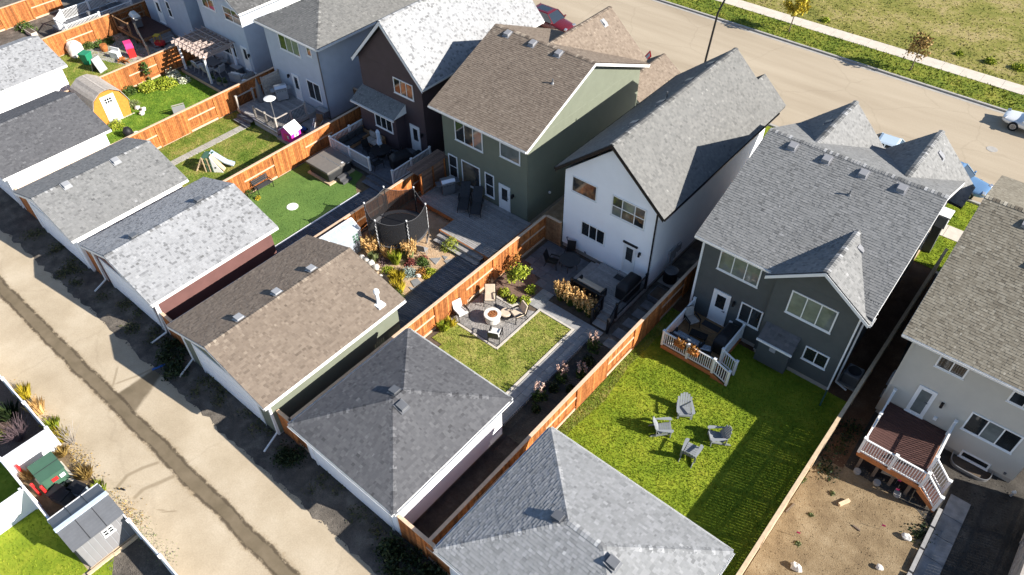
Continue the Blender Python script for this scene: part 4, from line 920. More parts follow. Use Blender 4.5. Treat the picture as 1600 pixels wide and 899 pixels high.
# ---- brown house
t = H_brown = thing('house', 'dark brown sided house with very pale shingles, steep gable and box bay window', 'house', (-34.3, 34, 0))
gp = [(-37.2, .3), (-31.4, .3), (-31.4, 6.2), (-34.3, 9.0), (-37.2, 6.2)]
box_walls(t, -37.2, -31.4, 28.1, 39.5, 6.2, 'brown_siding', {'-y': gp, '+y': gp})
gable_roof(t, -37.55, -31.0, 27.8, 39.9, 5.95, 3.45, 'shingle_white', fascia=.26)
F = Face('-y', 28.1)
window(t, F, -33.98, -32.18, 4.56, 5.68, 3, glass=['glass', 'glass_warm', 'glass_warm']); door(t, F, -32.88, -32.0, .6, 2.64, (.25, .85, .45, .92)); wall_lamp(t, F, -31.75, 2.2)
b = local(t); Fb = Face('-y', 27.3); siding(b, Fb, [(-36.9, .6), (-33.35, .6), (-33.35, 3.3), (-36.9, 3.3)]); siding(b, Face('+x', -33.35), [(27.3, .6), (28.1, .6), (28.1, 3.3), (27.3, 3.3)]); flatwall(b, Face('-x', -36.9), [(27.3, .6), (28.1, .6), (28.1, 3.3), (27.3, 3.3)]); b.poly((-36.9, 27.3, .6), (-33.35, 27.3, .6), (-33.35, 28.1, .6), (-36.9, 28.1, .6)); b.build('bay', 'brown_siding', t)
window(t, Fb, -35.42, -33.72, 1.88, 3.12, 3, glass='glass')
b = local(t); b.faces([(-37.3, 26.95, 3.3), (-33.1, 26.95, 3.3), (-33.1, 28.1, 3.95), (-37.3, 28.1, 3.95), (-37.3, 28.1, 3.3), (-33.1, 28.1, 3.3)], [(0, 1, 2, 3), (0, 3, 4), (1, 5, 2), (0, 4, 5, 1)]); br = b.build('bay_roof', 'white_trim', t); shingles(t, br, (-37.3, 26.95, 3.3), (1, 0, 0), (0, 1.15, .65), [(0, 0), (4.2, 0), (4.2, 1.3), (0, 1.3)], 'shingle_grey', off=.01)
b = local(t); gutter_run(b, (-37.3, 26.95, 3.3), (-33.1, 26.95, 3.3), (0, -1, 0)); b.build('gutter', 'white_trim', t)
# ---- blue-grey house
t = H_grey = thing('house', 'blue grey stucco house with grey hip roof, beside the dark brown house', 'house', (-43.5, 34, 0))
box_walls(t, -46.6, -40.55, 27.3, 41, 5.85, 'blue_grey_stucco', smooth_stucco=True)
hip_roof(t, -47.07, -40.1, 27.0, 46.0, 5.95, .47, 'shingle_mid_grey', faces='sr')
F = Face('-y', 27.3)
window(t, F, -44.95, -42.65, 4.38, 5.57, 3, glass=['glass', 'glass_blind', 'glass_blind']); window(t, F, -41.8, -41.28, 4.87, 5.56, 1, glass='glass_warm'); window(t, F, -42.65, -41.18, 1.27, 2.78, 2); door(t, F, -44.36, -43.6, .62, 2.62, (.2, .85, .45, .95)); wall_lamp(t, F, -44.75, 2.3)
downspout(t, [(-40.5, 27.2, 5.8), (-40.5, 27.2, .3)], 'dark_steel')
# ---- pergola house
t = H_blue = thing('house', 'pale blue house with white door, behind the pergola and dining table', 'house', (-52.3, 34, 0))
box_walls(t, -55.4, -49.6, 27.4, 41, 5.7, 'blue_grey_stucco', smooth_stucco=True)
gable_roof(t, -55.8, -49.15, 27.05, 41.3, 5.75, 2.2, 'shingle_dark', axis='x' if False else 'y')
b = local(t); b.poly((-55.4, 27.4, 5.7), (-49.6, 27.4, 5.7), (-52.5, 27.4, 7.7)); b.build('wall', 'blue_grey_stucco', t)
F = Face('-y', 27.4); window(t, F, -51.75, -49.6, 4.5, 5.6, 2, 2, glass=['glass_warm', 'glass', 'glass_blind', 'glass']); window(t, F, -54.6, -52.9, 4.7, 5.6, 2, glass='glass_warm'); door(t, F, -50.75, -49.95, .75, 2.7, (.3, .9, .5, .95)); window(t, F, -53.6, -51.6, 1.3, 2.6, 2)
wall_lamp(t, F, -49.75, 2.2)
# ---- next house up the row
t = H_far = thing('house', 'slate blue house with white door, behind the dark brown deck and ride-on car', 'house', (-61.4, 34, 0))
box_walls(t, -64.6, -57.6, 27.4, 41, 5.7, 'blue_grey_siding'); gable_roof(t, -65, -57.2, 27, 41.3, 5.75, 2.4, 'shingle_dark')
F = Face('-y', 27.4); door(t, F, -62.9, -62.0, 1.0, 3.05, (.25, .8, .5, .9)); window(t, F, -60.9, -60.3, 2.0, 3.4, 1, 2)
t = thing('house', 'grey house at the top left corner of the photo, behind the white railed deck', 'house', (-70, 34, 0))
box_walls(t, -73.4, -67.2, 27.4, 40, 5.7, 'grey_siding'); gable_roof(t, -73.8, -66.8, 27, 40.5, 5.75, 2.3, 'shingle_dark')
# ================================================================ GARAGES
def garage(label, x0, x1, y0, y1, wall, rmat, ze=2.8, rise=None, hip=False, over=.33, right=None, group=None, vents=(), pipe=None, vmat='dark_steel', trim='white_trim', lap=.14, gdoor='white_siding', name='garage', faces=('a', 'b')):
    t = thing(name, label, 'garage', ((x0+x1)/2, (y0+y1)/2, 0)); wx0, wx1, wy0, wy1 = x0+over, x1-over, y0+over, y1-over
    zw = ze+.02; g = None
    if not hip:
        gp = [(wx0, .15), (wx1, .15), (wx1, zw), ((wx0+wx1)/2, zw+rise*(wx1-wx0)/(x1-x0)-.05), (wx0, zw)]; g = {'-y': gp, '+y': gp, '+x': [(wy0, .15), (wy1, .15), (wy1, zw), (wy0, zw)]}
    else: g = {'-y': [(wx0, .15), (wx1, .15), (wx1, zw), (wx0, zw)], '+x': [(wy0, .15), (wy1, .15), (wy1, zw), (wy0, zw)]}
    box_walls(t, wx0, wx1, wy0, wy1, zw, wall, g, lap=lap)
    if hip: hip_roof(t, x0, x1, y0, y1, ze, rise, rmat)
    else: gable_roof(t, x0, x1, y0, y1, ze, rise, rmat, trim=trim, faces=faces)
    F = Face('-y', wy0); cx = (wx0+wx1)/2; w = min(4.9, wx1-wx0-.7); b = local(t)
    for j in range(4):
        F.slab(b, cx-w/2, cx+w/2, .06+j*.54, .06+j*.54+.53, -.03, .02)
        for i in range(8): F.slab(b, cx-w/2+w*(i+.1)/8, cx-w/2+w*(i+.9)/8, .16+j*.54, .5+j*.54, .02, .03)
    b.build('garage_door', gdoor, t)
    b = local(t); F.slab(b, cx-w/2-.12, cx-w/2, 0, 2.34, 0, .05); F.slab(b, cx+w/2, cx+w/2+.12, 0, 2.34, 0, .05); F.slab(b, cx-w/2, cx+w/2, 2.23, 2.34, 0, .05); b.build('door_frame', 'white_trim', t)
    for xx, s in ((wx0, -1), (wx1, 1)): corner_trim(t, xx, wy0, .1, zw-.05, s, -1)
    for c, d, p in vents: roof_vent(t, c, d, p, vmat)
    return t
G_light = garage('light grey hip roof garage at the front of the vivid lawn with a chair circle', -10.8, -2.07, 7.84, 15.02, 'white_siding', 'shingle_light_grey', 2.8, .38, True, vents=[((-7.65, 11.35, 4.05), (-1, 0), .38), ((-5.05, 11.2, 4.03), (1, 0), .38)])
G_hip = garage('charcoal hip roof garage with two roof vents, beside the fire pit lawn', -19.7, -13.1, 7.85, 15.1, 'white_siding', 'shingle_charcoal', 2.8, .37, True, vents=[((-16.72, 11.55, 3.92), (-1, 0), .37), ((-15.9, 11.2, 3.87), (1, 0), .37)])
G_tan = garage('brown shingled garage with pale green siding and a white chimney pipe', -28.95, -21.22, 7.65, 16.35, 'green_siding', 'shingle_brown', 2.85, 1.27, vents=[((-25.45, y, 4.03), (-1, 0), .33) for y in (9.75, 11.95, 14.1)], vmat='grey_plastic')
t = G_tan; b = local(t); b.box(-22.05, -21.55, 14.95, 15.4, 2.9, 3.12); b.cyl((-21.85, 15.18, 3.1), (-21.85, 15.18, 3.85), .09); b.cyl((-21.85, 15.18, 3.85), (-21.85, 15.18, 3.95), .15, .15); b.cyl((-21.85, 15.18, 4.0), (-21.85, 15.18, 4.08), .15, .1); b.build('chimney_pipe', 'white_trim', t)
G_white = garage('white dash patterned shingle garage with maroon siding, beside the turf yard', -38.0, -30.83, 7.88, 15.75, 'maroon_siding', 'shingle_white', 2.88, 1.24, vents=[((-34.72, y, 4.03), (-1, 0), .35) for y in (9.7, 13.65)])
G_grey = garage('mottled grey shingle garage with white siding, in front of the patchy lawn', -45.6, -38.68, 7.73, 15.05, 'white_siding', 'shingle_grey', 2.85, 1.22, vents=[((-41.85, y, 4.0), (1, 0), .35) for y in (9.6, 12.65)], vmat='grey_plastic')
G_dark = garage('dark grey gable garage in front of the barrel shed lawn', -54.9, -47.4, 7.88, 14.9, 'white_siding', 'shingle_charcoal', 2.85, 1.25)
G_far = garage('pale shingled garage at the left edge of the photo, beside the toy yard', -64.6, -57.9, 8.0, 17.25, 'white_siding', 'shingle_white', 2.88, 1.2)
downspout(G_tan, [(-21.25, 7.75, 2.75), (-21.55, 8.0, 2.4), (-21.55, 7.95, .35), (-21.35, 6.95, .08)]); downspout(G_white, [(-30.9, 7.9, 2.75), (-31.2, 8.15, 2.4), (-31.3, 8.1, .3), (-31.45, 7.2, .08)]); downspout(G_tan, [(-28.9, 7.75, 2.75), (-28.6, 7.95, 2.4), (-28.6, 7.95, .3), (-28.3, 6.9, .08)]); downspout(G_white, [(-37.95, 7.9, 2.75), (-37.65, 8.15, 2.4), (-37.6, 8.1, .3), (-37.45, 7.25, .08)])
downspout(G_dark, [(-47.45, 7.95, 2.75), (-47.75, 8.15, 2.4), (-47.75, 8.1, .3)])
for s in ((-28.35, 7.5), (-26.2, 8.25)): pass
# ================================================================ FENCES
fence('board_fence', 'pale new lumber fence between the vivid lawn and the bare dirt yard', (-1.52, 7.9), (-1.52, 39), board='pale_lumber', cap='pale_lumber', gap=.0085)
fence('board_fence', 'pale grey board fence at the bottom right corner of the photo', (6.8, 8), (6.8, 27), board='weathered_wood', cap='weathered_wood')
fence('board_fence', 'cedar fence between the fire pit yard and the vivid lawn', (-11.65, 8.3), (-11.65, 38), h=1.8)
fence('board_fence', 'cedar fence between the trampoline yard and the fire pit yard', (-20.6, 8.3), (-20.6, 27.1), h=1.83)
fence('board_fence', 'cedar fence behind the trampoline, along the turf yard boardwalk', (-29.62, 8.3), (-29.62, 27.2))
fence('board_fence', 'cedar fence behind the black bench, along the turf yard', (-38.2, 8.3), (-38.2, 33), flip=1)
fence('board_fence', 'cedar fence between the barrel shed lawn and the small climbing slide yard', (-47.4, 8.3), (-47.4, 34))
fence('board_fence', 'cedar fence between the toy yard and the pergola yard, shadowed by the pergola', (-56.4, 8.3), (-56.4, 28))
fence('board_fence', 'cedar fence behind the toy yard, in front of the white railed deck', (-65.8, 8.3), (-65.8, 30))
fence('board_fence', 'cedar fence in the top left corner, behind the planter bed', (-74.2, 8.3), (-74.2, 24))
fence('fence_panel', 'short dark cedar fence beside the white house patio corner', (-20.5, 27.15), (-19.5, 27.15), board='cedar_dull', bay=1)
fence('fence_panel', 'short cedar fence joining the charcoal and light grey garages at the alley', (-13.35, 8.22), (-10.5, 8.22), bay=1.4, side=-1, flip=1)
fence('fence_panel', 'narrow cedar gate panel between the brown and charcoal roofed garages', (-21.45, 8.3), (-19.45, 8.3), bay=1.0, side=-1, flip=1)
fence('fence_panel', 'narrow cedar panel between the maroon sided and brown roofed garages', (-31.1, 8.25), (-28.65, 8.25), bay=1.2, side=-1, flip=1)
fence('fence_panel', 'narrow cedar panel between the mottled grey and white roofed garages', (-39.0, 8.25), (-37.7, 8.25), bay=1.3, side=-1, flip=1)
fence('fence_panel', 'narrow cedar panel between the dark grey and mottled grey roofed garages', (-47.7, 8.25), (-45.3, 8.25), bay=1.2, side=-1, flip=1)
fence('fence_panel', 'dark cedar panel between the blue grey and brown houses', (-40.4, 29.6), (-38.2, 29.6), board='cedar_dull', bay=1.1)
vinyl_fence('white vinyl alley fence beside the twig shrubs, turning back at the utility box', [(-60, 1.0), (-28.95, 1.0), (-28.95, -1.1), (-26.75, -1.1), (-24.3, -1.1)], 1.55)
vinyl_fence('white vinyl fence panel beside the shed lawn, half in the shed shadow', [(-26.75, -1.2), (-26.75, -8)], 1.55)
vinyl_fence('white vinyl fence along the alley in front of the grey shed and gravel patch', [(-24.3, 1.0), (-10, 1.0)], 1.5)
# ================================================================ DECKS
def deck(label, x0, x1, y0, y1, z, mat, rim='orange_lumber', cat='deck', along='x', name='deck', legs=True):
    t = thing(name, label, cat, ((x0+x1)/2, (y0+y1)/2, 0)); boards(t, x0, x1, y0, y1, z, mat, along)
    b = local(t); b.box(x0-.03, x1+.03, y0-.05, y0-.012, z-.26, z-.005); b.build('rim_board', rim, t)
    for xx in ((x0-.05, x0-.012), (x1+.012, x1+.05)):
        b = local(t); b.box(*xx, y0, y1, z-.26, z-.005); b.build('rim_board', rim, t)
    if legs:
        n = 4
        for i in range(n):
            x = x0+.25+(x1-x0-.5)*i/(n-1); b = local(t); b.box(x-.07, x+.07, y0+.06, y0+.2, 0, z-.05); b.build('post_foot', 'bark', t)
    return t
def steps(t, x0, x1, y0, y1, z0, n, mat, dirn=(1, 0), name='step'):
    """n treads going down from z0 along dirn; (x0..x1, y0..y1) = plan of the flight"""
    for i in range(n):
        z = z0*(1-(i+1)/(n+1)); b = local(t)
        if dirn[0]:
            L = (x1-x0)/n; a = x0+i*L if dirn[0] > 0 else x1-(i+1)*L; b.box(a, a+L-.01, y0, y1, z-.04, z); b.box(a if dirn[0] > 0 else a+L-.03, a+.02 if dirn[0] > 0 else a+L-.01, y0, y1, z, z+z0/(n+1)-.045)
        else:
            L = (y1-y0)/n; a = y0+i*L if dirn[1] > 0 else y1-(i+1)*L; b.box(x0, x1, a, a+L-.01, z-.04, z); b.box(x0, x1, a if dirn[1] > 0 else a+L-.03, a+.02 if dirn[1] > 0 else a+L-.01, z, z+z0/(n+1)-.045)
        b.build(name, mat, t)
# dark grey house
t = deck('tan deck with white railing and blue cushions on the back of the dark grey house', -10.5, -7.6, 24.1, 27.2, .42, 'tan_deck')
steps(t, -7.6, -6.8, 24.15, 24.88, .42, 2, 'brown_deck'); railing(t, [(-10.5, 27.1), (-10.5, 24.1), (-9.05, 24.1), (-7.6, 24.1)], .42, .98); railing(t, [(-7.6, 24.1, .42), (-6.74, 24.1, .1)], .42, .98, posts=[1]); railing(t, [(-7.6, 27.1), (-7.6, 24.93)], .42, .98); railing(t, [(-7.6, 24.93, .42), (-6.78, 24.93, .1)], .42, .98, posts=[1])
b = local(t); b.extrude([(-7.6, 24.06, .0), (-6.72, 24.06, 0), (-7.6, 24.06, .4)], (0, .04, 0)); b.build('stringer', 'orange_lumber', t)
# beige house
t = deck('dark brown deck with white railing on the back of the beige house', -.15, 2.5, 23.7, 27.25, 1.17, 'brown_deck')
for x in (.2, 1.1, 2.0):
    b = local(t); b.cyl((x, 23.55, 0), (x, 23.55, .12), .16, n=12); b.build('footing', 'concrete', t)
steps(t, 2.52, 3.5, 23.8, 24.65, 1.17, 4, 'brown_deck'); railing(t, [(-.15, 27.1), (-.15, 25.4), (-.15, 23.7), (1.2, 23.7), (2.55, 23.7)], 1.17, .98); railing(t, [(2.55, 23.7, 1.17), (3.45, 23.7, .2)], 1.17, .98, posts=[1]); railing(t, [(2.55, 27.1), (2.55, 24.72)], 1.17, .98); railing(t, [(2.55, 24.72, 1.17), (3.45, 24.72, .2)], 1.17, .98, posts=[1])
b = local(t); b.extrude([(2.52, 23.68, .75), (3.5, 23.68, 0), (3.5, 23.68, .22), (2.52, 23.68, 1.1)], (0, .04, 0)); b.build('stringer', 'orange_lumber', t)
b = local(t); b.poly((.0, 23.9, .01), (2.4, 23.9, .01), (2.4, 27.1, .01), (0, 27.1, .01)); b.build('weed_barrier', 'black_fabric', t)
# white house
t = deck('weathered grey deck with black railing on the back of the white house', -16.45, -13.42, 24.1, 27.2, .42, 'grey_deck', 'grey_deck')
steps(t, -17.15, -16.47, 25.2, 27.1, .42, 2, 'grey_deck', (-1, 0)); steps(t, -14.3, -13.45, 23.2, 24.05, .42, 2, 'grey_deck', (0, -1)); railing(t, [(-16.4, 24.12), (-14.35, 24.12)], .42, 1.0, 'black_metal', 'black_metal', .12, bw=.02); railing(t, [(-14.35, 24.12, .42), (-14.35, 23.25, .05)], .42, 1, 'black_metal', 'black_metal', .12, bw=.02, posts=[1]); railing(t, [(-13.42, 27.0), (-13.42, 24.1)], .42, 1.0, 'black_metal', 'black_metal', .12, bw=.02); railing(t, [(-13.42, 24.1, .42), (-13.3, 23.2, .05)], .42, 1, 'black_metal', 'black_metal', .12, bw=.02, posts=[1])
b = local(t); b.box(-15.25, -14.45, 26.55, 26.95, .425, .44); b.build('doormat', 'fabric_black', t)
b = local(t); b.box(-15.3, -14.4, 27.0, 27.22, .42, .5); b.build('door_step', 'grey_deck', t)
# green house
t = deck('large weathered grey deck with two loungers on the back of the green house', -28.85, -21.75, 24.5, 27.2, .5, 'grey_deck', 'orange_lumber')
boards(t, -25.65, -21.75, 23.25, 24.5, .5, 'grey_deck'); b = local(t); b.box(-25.66, -21.75, 23.2, 23.24, .2, .49); b.build('rim_board', 'orange_lumber', t); b = local(t); b.box(-25.7, -25.66, 23.2, 24.5, .2, .49); b.build('rim_board', 'orange_lumber', t)
steps(t, -25.6, -22.1, 22.55, 23.2, .5, 2, 'grey_deck', (0, -1))
# brown house
t = deck('grey deck with white railing behind the hot tub', -37.3, -31.05, 24.55, 28.0, .55, 'dark_plank', 'dark_plank')
railing(t, [(-37.2, 28.0), (-37.2, 26.3), (-37.2, 24.6), (-35.3, 24.6), (-33.35, 24.6)], .55, .98); railing(t, [(-31.1, 28.0), (-31.1, 26.3), (-31.1, 24.6)], .55, .98); steps(t, -33.3, -31.2, 23.7, 24.5, .55, 2, 'dark_plank', (0, -1)); b = local(t); b.box(-33.0, -31.9, 27.3, 28.0, .56, .68); b.build('door_step', 'dark_plank', t)
# blue-grey house
t = deck('grey deck with lattice skirt and dark railing on the blue grey house', -46.6, -41.85, 23.55, 27.2, .6, 'grey_deck', 'weathered_wood', legs=False)
steps(t, -46.2, -44.6, 22.75, 23.5, .6, 2, 'dark_plank', (0, -1)); railing(t, [(-44.4, 23.6), (-43.1, 23.6), (-41.9, 23.6), (-41.9, 24.9), (-41.9, 26.2)], .6, .95, 'weathered_wood', 'black_metal', .12, bw=.022); railing(t, [(-46.5, 25.0), (-46.5, 23.6)], .6, .95, 'weathered_wood', 'black_metal', .12, bw=.022)
b = local(t); x = -44.6
while x < -41.9: b.box(x, x+.05, 23.5, 23.53, .02, .56); x += .13
o = b.build('lattice', 'white_vinyl', t); o['kind'] = 'stuff'
b = local(t); b.box(-44.7, -41.85, 23.47, 23.5, .5, .58); b.build('skirt_rail', 'white_vinyl', t)
t = deck('low grey deck corner holding the pink playhouse', -41.8, -38.6, 23.4, 27.2, .25, 'grey_deck', 'weathered_wood', legs=False)
steps(t, -41.7, -40.9, 26.2, 27.2, .6, 1, 'grey_deck', (1, 0))
# pergola house and neighbours
t = deck('low dark deck under the white pergola', -55.6, -48.0, 24.5, 27.3, .25, 'dark_plank', 'pale_lumber', legs=False, along='y')
t = deck('dark brown deck with a covered barbecue on the slate blue house', -65.3, -61.5, 24.6, 27.3, .8, 'brown_deck', 'cedar_dull')
steps(t, -61.5, -60.6, 25.2, 27.2, .8, 3, 'grey_deck', (1, 0)); railing(t, [(-65.3, 27.2), (-65.3, 24.6), (-63, 24.6)], .8, .95, 'cedar_dull', 'black_metal', .14, bw=.02); railing(t, [(-62.6, 25.0, .8), (-59.7, 24.1, .1)], .8, .9, 'pale_lumber', 'pale_lumber', .14)
t = deck('raised deck with white railing in the top left corner', -70.0, -67.0, 21.2, 27.3, .75, 'dark_plank', 'dark_plank'); railing(t, [(-70, 27.2), (-70, 24.7), (-70, 22.3), (-68.8, 21.2), (-67.0, 21.2), (-67.0, 24.2), (-67.0, 27.2)], .75, .95)
b = local(t); b.box(-68.6, -68.3, 25, 25.6, .76, 1.5); b.box(-68.6, -68.3, 23.8, 24.4, .76, 1.5); b.build('dark_box', 'dark_steel', t)
# ================================================================ FURNITURE
def barbecue(label, x, y, rz, z=0, cover=False, size=(1.3, .6, 1.1), body='dark_steel', lid='steel', group=None):
    t = thing('barbecue', label, 'barbecue', (x, y, z), rz, group); L, W, H = size
    if cover:
        b = B(); b.faces([(-L/2, -W/2, .02), (L/2, -W/2, .02), (L/2, W/2, .02), (-L/2, W/2, .02), (-L/2, -W/2, H*.72), (L/2, -W/2, H*.72), (L/2, W/2, H*.72), (-L/2, W/2, H*.72), (-L*.3, -W*.3, H), (L*.3, -W*.3, H), (L*.3, W*.3, H), (-L*.3, W*.3, H)], [(3, 2, 1, 0), (0, 1, 5, 4), (1, 2, 6, 5), (2, 3, 7, 6), (3, 0, 4, 7), (4, 5, 9, 8), (5, 6, 10, 9), (6, 7, 11, 10), (7, 4, 8, 11), (8, 9, 10, 11)])
        b.build('cover', 'black_cover', t, smooth=False, bevel=.09)
        b = B(); [b.cyl((sx*L*.35, sy*W*.3, 0), (sx*L*.35, sy*W*.3, .06), .06, n=8) for sx in (-1, 1) for sy in (-1, 1)]; b.build('wheel', 'tyre', t); return t
    b = B(); b.box(-L*.28, L*.28, -W*.42, W*.42, .08, H*.72); b.build('cabinet', body, t, bevel=.02)
    for s in (-1, 1): b = B(); b.box(s*L*.3 if s > 0 else -L/2, L/2 if s > 0 else -L*.3, -W*.4, W*.4, H*.72, H*.77); b.build('side_shelf', body, t)
    b = B(); pr = [(-W*.45, H*.73), (-W*.45, H*.85), (-W*.2, H), (W*.25, H), (W*.45, H*.85), (W*.45, H*.73)]; b.extrude([(-L*.3, y_, z_) for y_, z_ in pr], (L*.6, 0, 0)); l = b.build('lid', lid, t, bevel=.02)
    b = B(); b.cyl((-L*.22, -W*.5, H*.86), (L*.22, -W*.5, H*.86), .018, n=6); b.build('handle', 'steel', l)
    b = B(); [b.cyl((-L*.2+i*L*.13, -W*.42, H*.66), (-L*.2+i*L*.13, -W*.48, H*.66), .025, n=8) for i in range(4)]; b.build('knob', 'black_metal', t)
    return t
def patio_chair(label, x, y, rz, z=0, seat='fabric_beige', frame='black_metal', w=.62, cat='patio chair', group=None, back=.95, cush=True):
    """seat faces local -y"""
    t = thing('patio_chair', label, cat, (x, y, z), rz, group); h = w/2; d = .3
    for s in (-1, 1):
        b = B(); b.tube([(s*h, -d-.06, 0), (s*h, -d-.02, .6), (s*h, d*.6, .62), (s*h, d+.12, .02)], .022, 6); b.build('side_frame', frame, t)
        b = B(); b.box(s*h-.035, s*h+.035, -d-.04, d*.7, .6, .635); b.build('armrest', frame, t)
    b = B(); b.obox((0, -.02, .4), (w-.06, 2*d, .03), (R_(-5), 0, 0)); b.build('seat_frame', frame, t)
    b = B(); b.obox((0, d+.1, .68), (w-.04, .03, .62), (R_(-16), 0, 0)); b.build('back_frame', frame, t)
    if cush:
        b = B(); b.obox((0, -.03, .455), (w-.08, 2*d, .09), (R_(-5), 0, 0)); b.build('seat', seat, t, bevel=.03)
        b = B(); b.obox((0, d+.045, .72), (w-.1, .09, .58), (R_(-16), 0, 0)); b.build('backrest', seat, t, bevel=.03)
    return t
def round_table(label, x, y, r, z0, h, mat, cat='table', legs=4, name='patio_table'):
    t = thing(name, label, cat, (x, y, z0)); b = B(); b.lathe([(r*.97, h-.04), (r, h-.03), (r, h-.01), (r*.97, h)], n=28); b.build('table_top', mat, t)
    for i in range(legs):
        a = 2*PI*i/legs+.4; b = B(); b.tube([(r*.75*math.cos(a), r*.75*math.sin(a), 0), (r*.6*math.cos(a), r*.6*math.sin(a), h-.03)], .022, 6); b.build('leg', mat, t)
    b = B(); b.lathe([(r*.45, h*.35), (r*.45, h*.37)], n=12); b.build('stretcher', mat, t); return t
def sofa(label, x, y, rz, L, z, frame, cush, cat='sofa', W=.8, arms=True, n=2):
    """seat faces local -y"""
    t = thing('sofa', label, cat, (x, y, z), rz); b = B(); b.box(-L/2, L/2, -W/2, W/2, .06, .3); b.build('base', frame, t, bevel=.02)
    b = B(); b.box(-L/2, L/2, W/2-.12, W/2, .3, .78); b.build('backrest', frame, t, bevel=.03)
    if arms:
        for s in (-1, 1): b = B(); b.box(s*L/2-(.12 if s > 0 else 0), s*L/2+(.12 if s < 0 else 0), -W/2, W/2-.12, .3, .58); b.build('armrest', frame, t, bevel=.03)
    w = (L-.28)/n
    for i in range(n):
        x0 = -L/2+.14+i*w; b = B(); b.box(x0+.01, x0+w-.01, -W/2, W/2-.26, .3, .44); b.build('seat_cushion', cush, t, bevel=.04); b = B(); b.box(x0+.02, x0+w-.02, W/2-.27, W/2-.12, .42, .84); b.build('back_cushion', cush, t, bevel=.05)
    return t
# adirondack chairs
def adirondack(label, x, y, rz):
    """faces local -y"""
    t = thing('adirondack_chair', label, 'adirondack chair', (x, y, 0), rz, 'grey adirondack chairs on the lawn'); m = 'adirondack_grey'
    n = 6
    for i in range(n):
        u = -.27+.54*i/(n-1); hb = .78-.22*(abs(u)/.27)**2.0; b = B(); b.obox((0, 0, hb/2), (.1, .022, hb)); inst('back_slat', b.mesh('back_slat', m), t, (u, .18, .27), (R_(-26), 0, R_(-u*20)))
    for i in range(6):
        f = i/5; b = B(); b.obox((0, 0, 0), (.55, .095, .022)); inst('seat_slat', b.mesh('seat_slat', m), t, (0, -.34+.5*f, .38-.12*f), (R_(-12), 0, 0))
    for s in (-1, 1):
        b = B(); b.extrude([(s*.37, -.46, .565), (s*.27, -.46, .565), (s*.29, .34, .565), (s*.35, .34, .565), (s*.42, -.1, .565), (s*.44, -.38, .565)], (0, 0, .025)); b.build('armrest', m, t)
        b = B(); b.box(s*.31-.05, s*.31+.05, -.38, -.345, 0, .565); b.build('front_leg', m, t)
        b = B(); b.extrude([(s*.29, -.4, .28), (s*.29, -.4, .39), (s*.29, .5, .13), (s*.29, .62, 0), (s*.29, .46, 0)], (.025*s, 0, 0)); b.build('rear_leg', m, t)
        b = B(); b.beam((s*.33, .3, .1), (s*.33, .33, .58), .08, .025); b.build('arm_post', m, t)
    b = B(); b.box(-.3, .3, -.41, -.385, .27, .4); b.build('apron', m, t)
    b = B(); b.obox((0, .33, .5), (.62, .022, .09), (R_(-26), 0, 0)); b.build('back_rail', m, t)
    return t
adirondack('grey adirondack chair nearest the white railed deck, its back to the deck', -7.5, 21.35, R_(35))
adirondack('grey adirondack chair at the fence side of the lawn circle, its back to the fence', -7.75, 19.75, R_(128))
adirondack('grey adirondack chair nearest the house shadow, its seat dark', -5.5, 21.0, R_(-50))
adirondack('grey adirondack chair closest to the light grey garage in the lawn circle', -6.05, 19.45, R_(188))
# deck of the dark house
patio_chair('dark rocking chair with pale slats in the deck corner by the house wall', -10.05, 26.2, R_(60), .42, 'weathered_wood')
sofa('outdoor sofa with blue patterned cushions along the deck railing', -9.5, 24.75, R_(180), 1.7, .42, 'black_metal', 'fabric_blue')
t = thing('side_table', 'low black side table in front of the blue cushioned sofa', 'side table', (-9.25, 25.55, .42), R_(10)); b = B(); b.box(-.45, .45, -.22, .22, .36, .4); b.build('table_top', 'black_metal', t); [B().box(sx*.4-.02, sx*.4+.02, sy*.18-.02, sy*.18+.02, 0, .36).build('leg', 'black_metal', t) for sx in (-1, 1) for sy in (-1, 1)]
patio_chair('deck chair with blue patterned cushion beside the stair opening', -8.45, 24.75, R_(200), .42, 'fabric_blue')
barbecue('black covered barbecue between the door and right railing of the tan deck', -8.0, 26.1, R_(90), .42, True, (1.7, .7, 1.15))
t = thing('doormat', 'black doormat in front of the dark grey house door', 'doormat', (-9.15, 26.82, .42)); b = B(); b.box(-.5, .5, -.2, .2, 0, .015); b.build('mat', 'fabric_black', t)
def flower_box(label, x, y, z, mat, pot='cedar'):
    t = thing('hanging_planter', label, 'hanging planter', (x, y, z)); b = B(); b.box(-.28, .28, -.22, -.05, -.32, -.08); b.build('pot', pot, t); b = B(); b.box(-.2, -.17, -.06, .04, -.12, .03); b.box(.17, .2, -.06, .04, -.12, .03); b.build('hook', 'black_metal', t)
    rng = np.random.default_rng(int(-x*100)); P = rng.normal(size=(150, 3))*np.array([.16, .1, .1])+np.array([0, -.12, .02]); V, F = scatter_leaves(P, .07, rng); obj('foliage', np_mesh('foliage', V, F, mat, rng.random(len(F))), t); return t
flower_box('orange planter on the middle of the white deck railing, nearer the left post', -9.5, 24.08, 1.42, 'leaf_orange'); flower_box('orange planter on the white deck railing above the hanging stems, nearer the stairs', -8.72, 24.08, 1.42, 'leaf_orange')
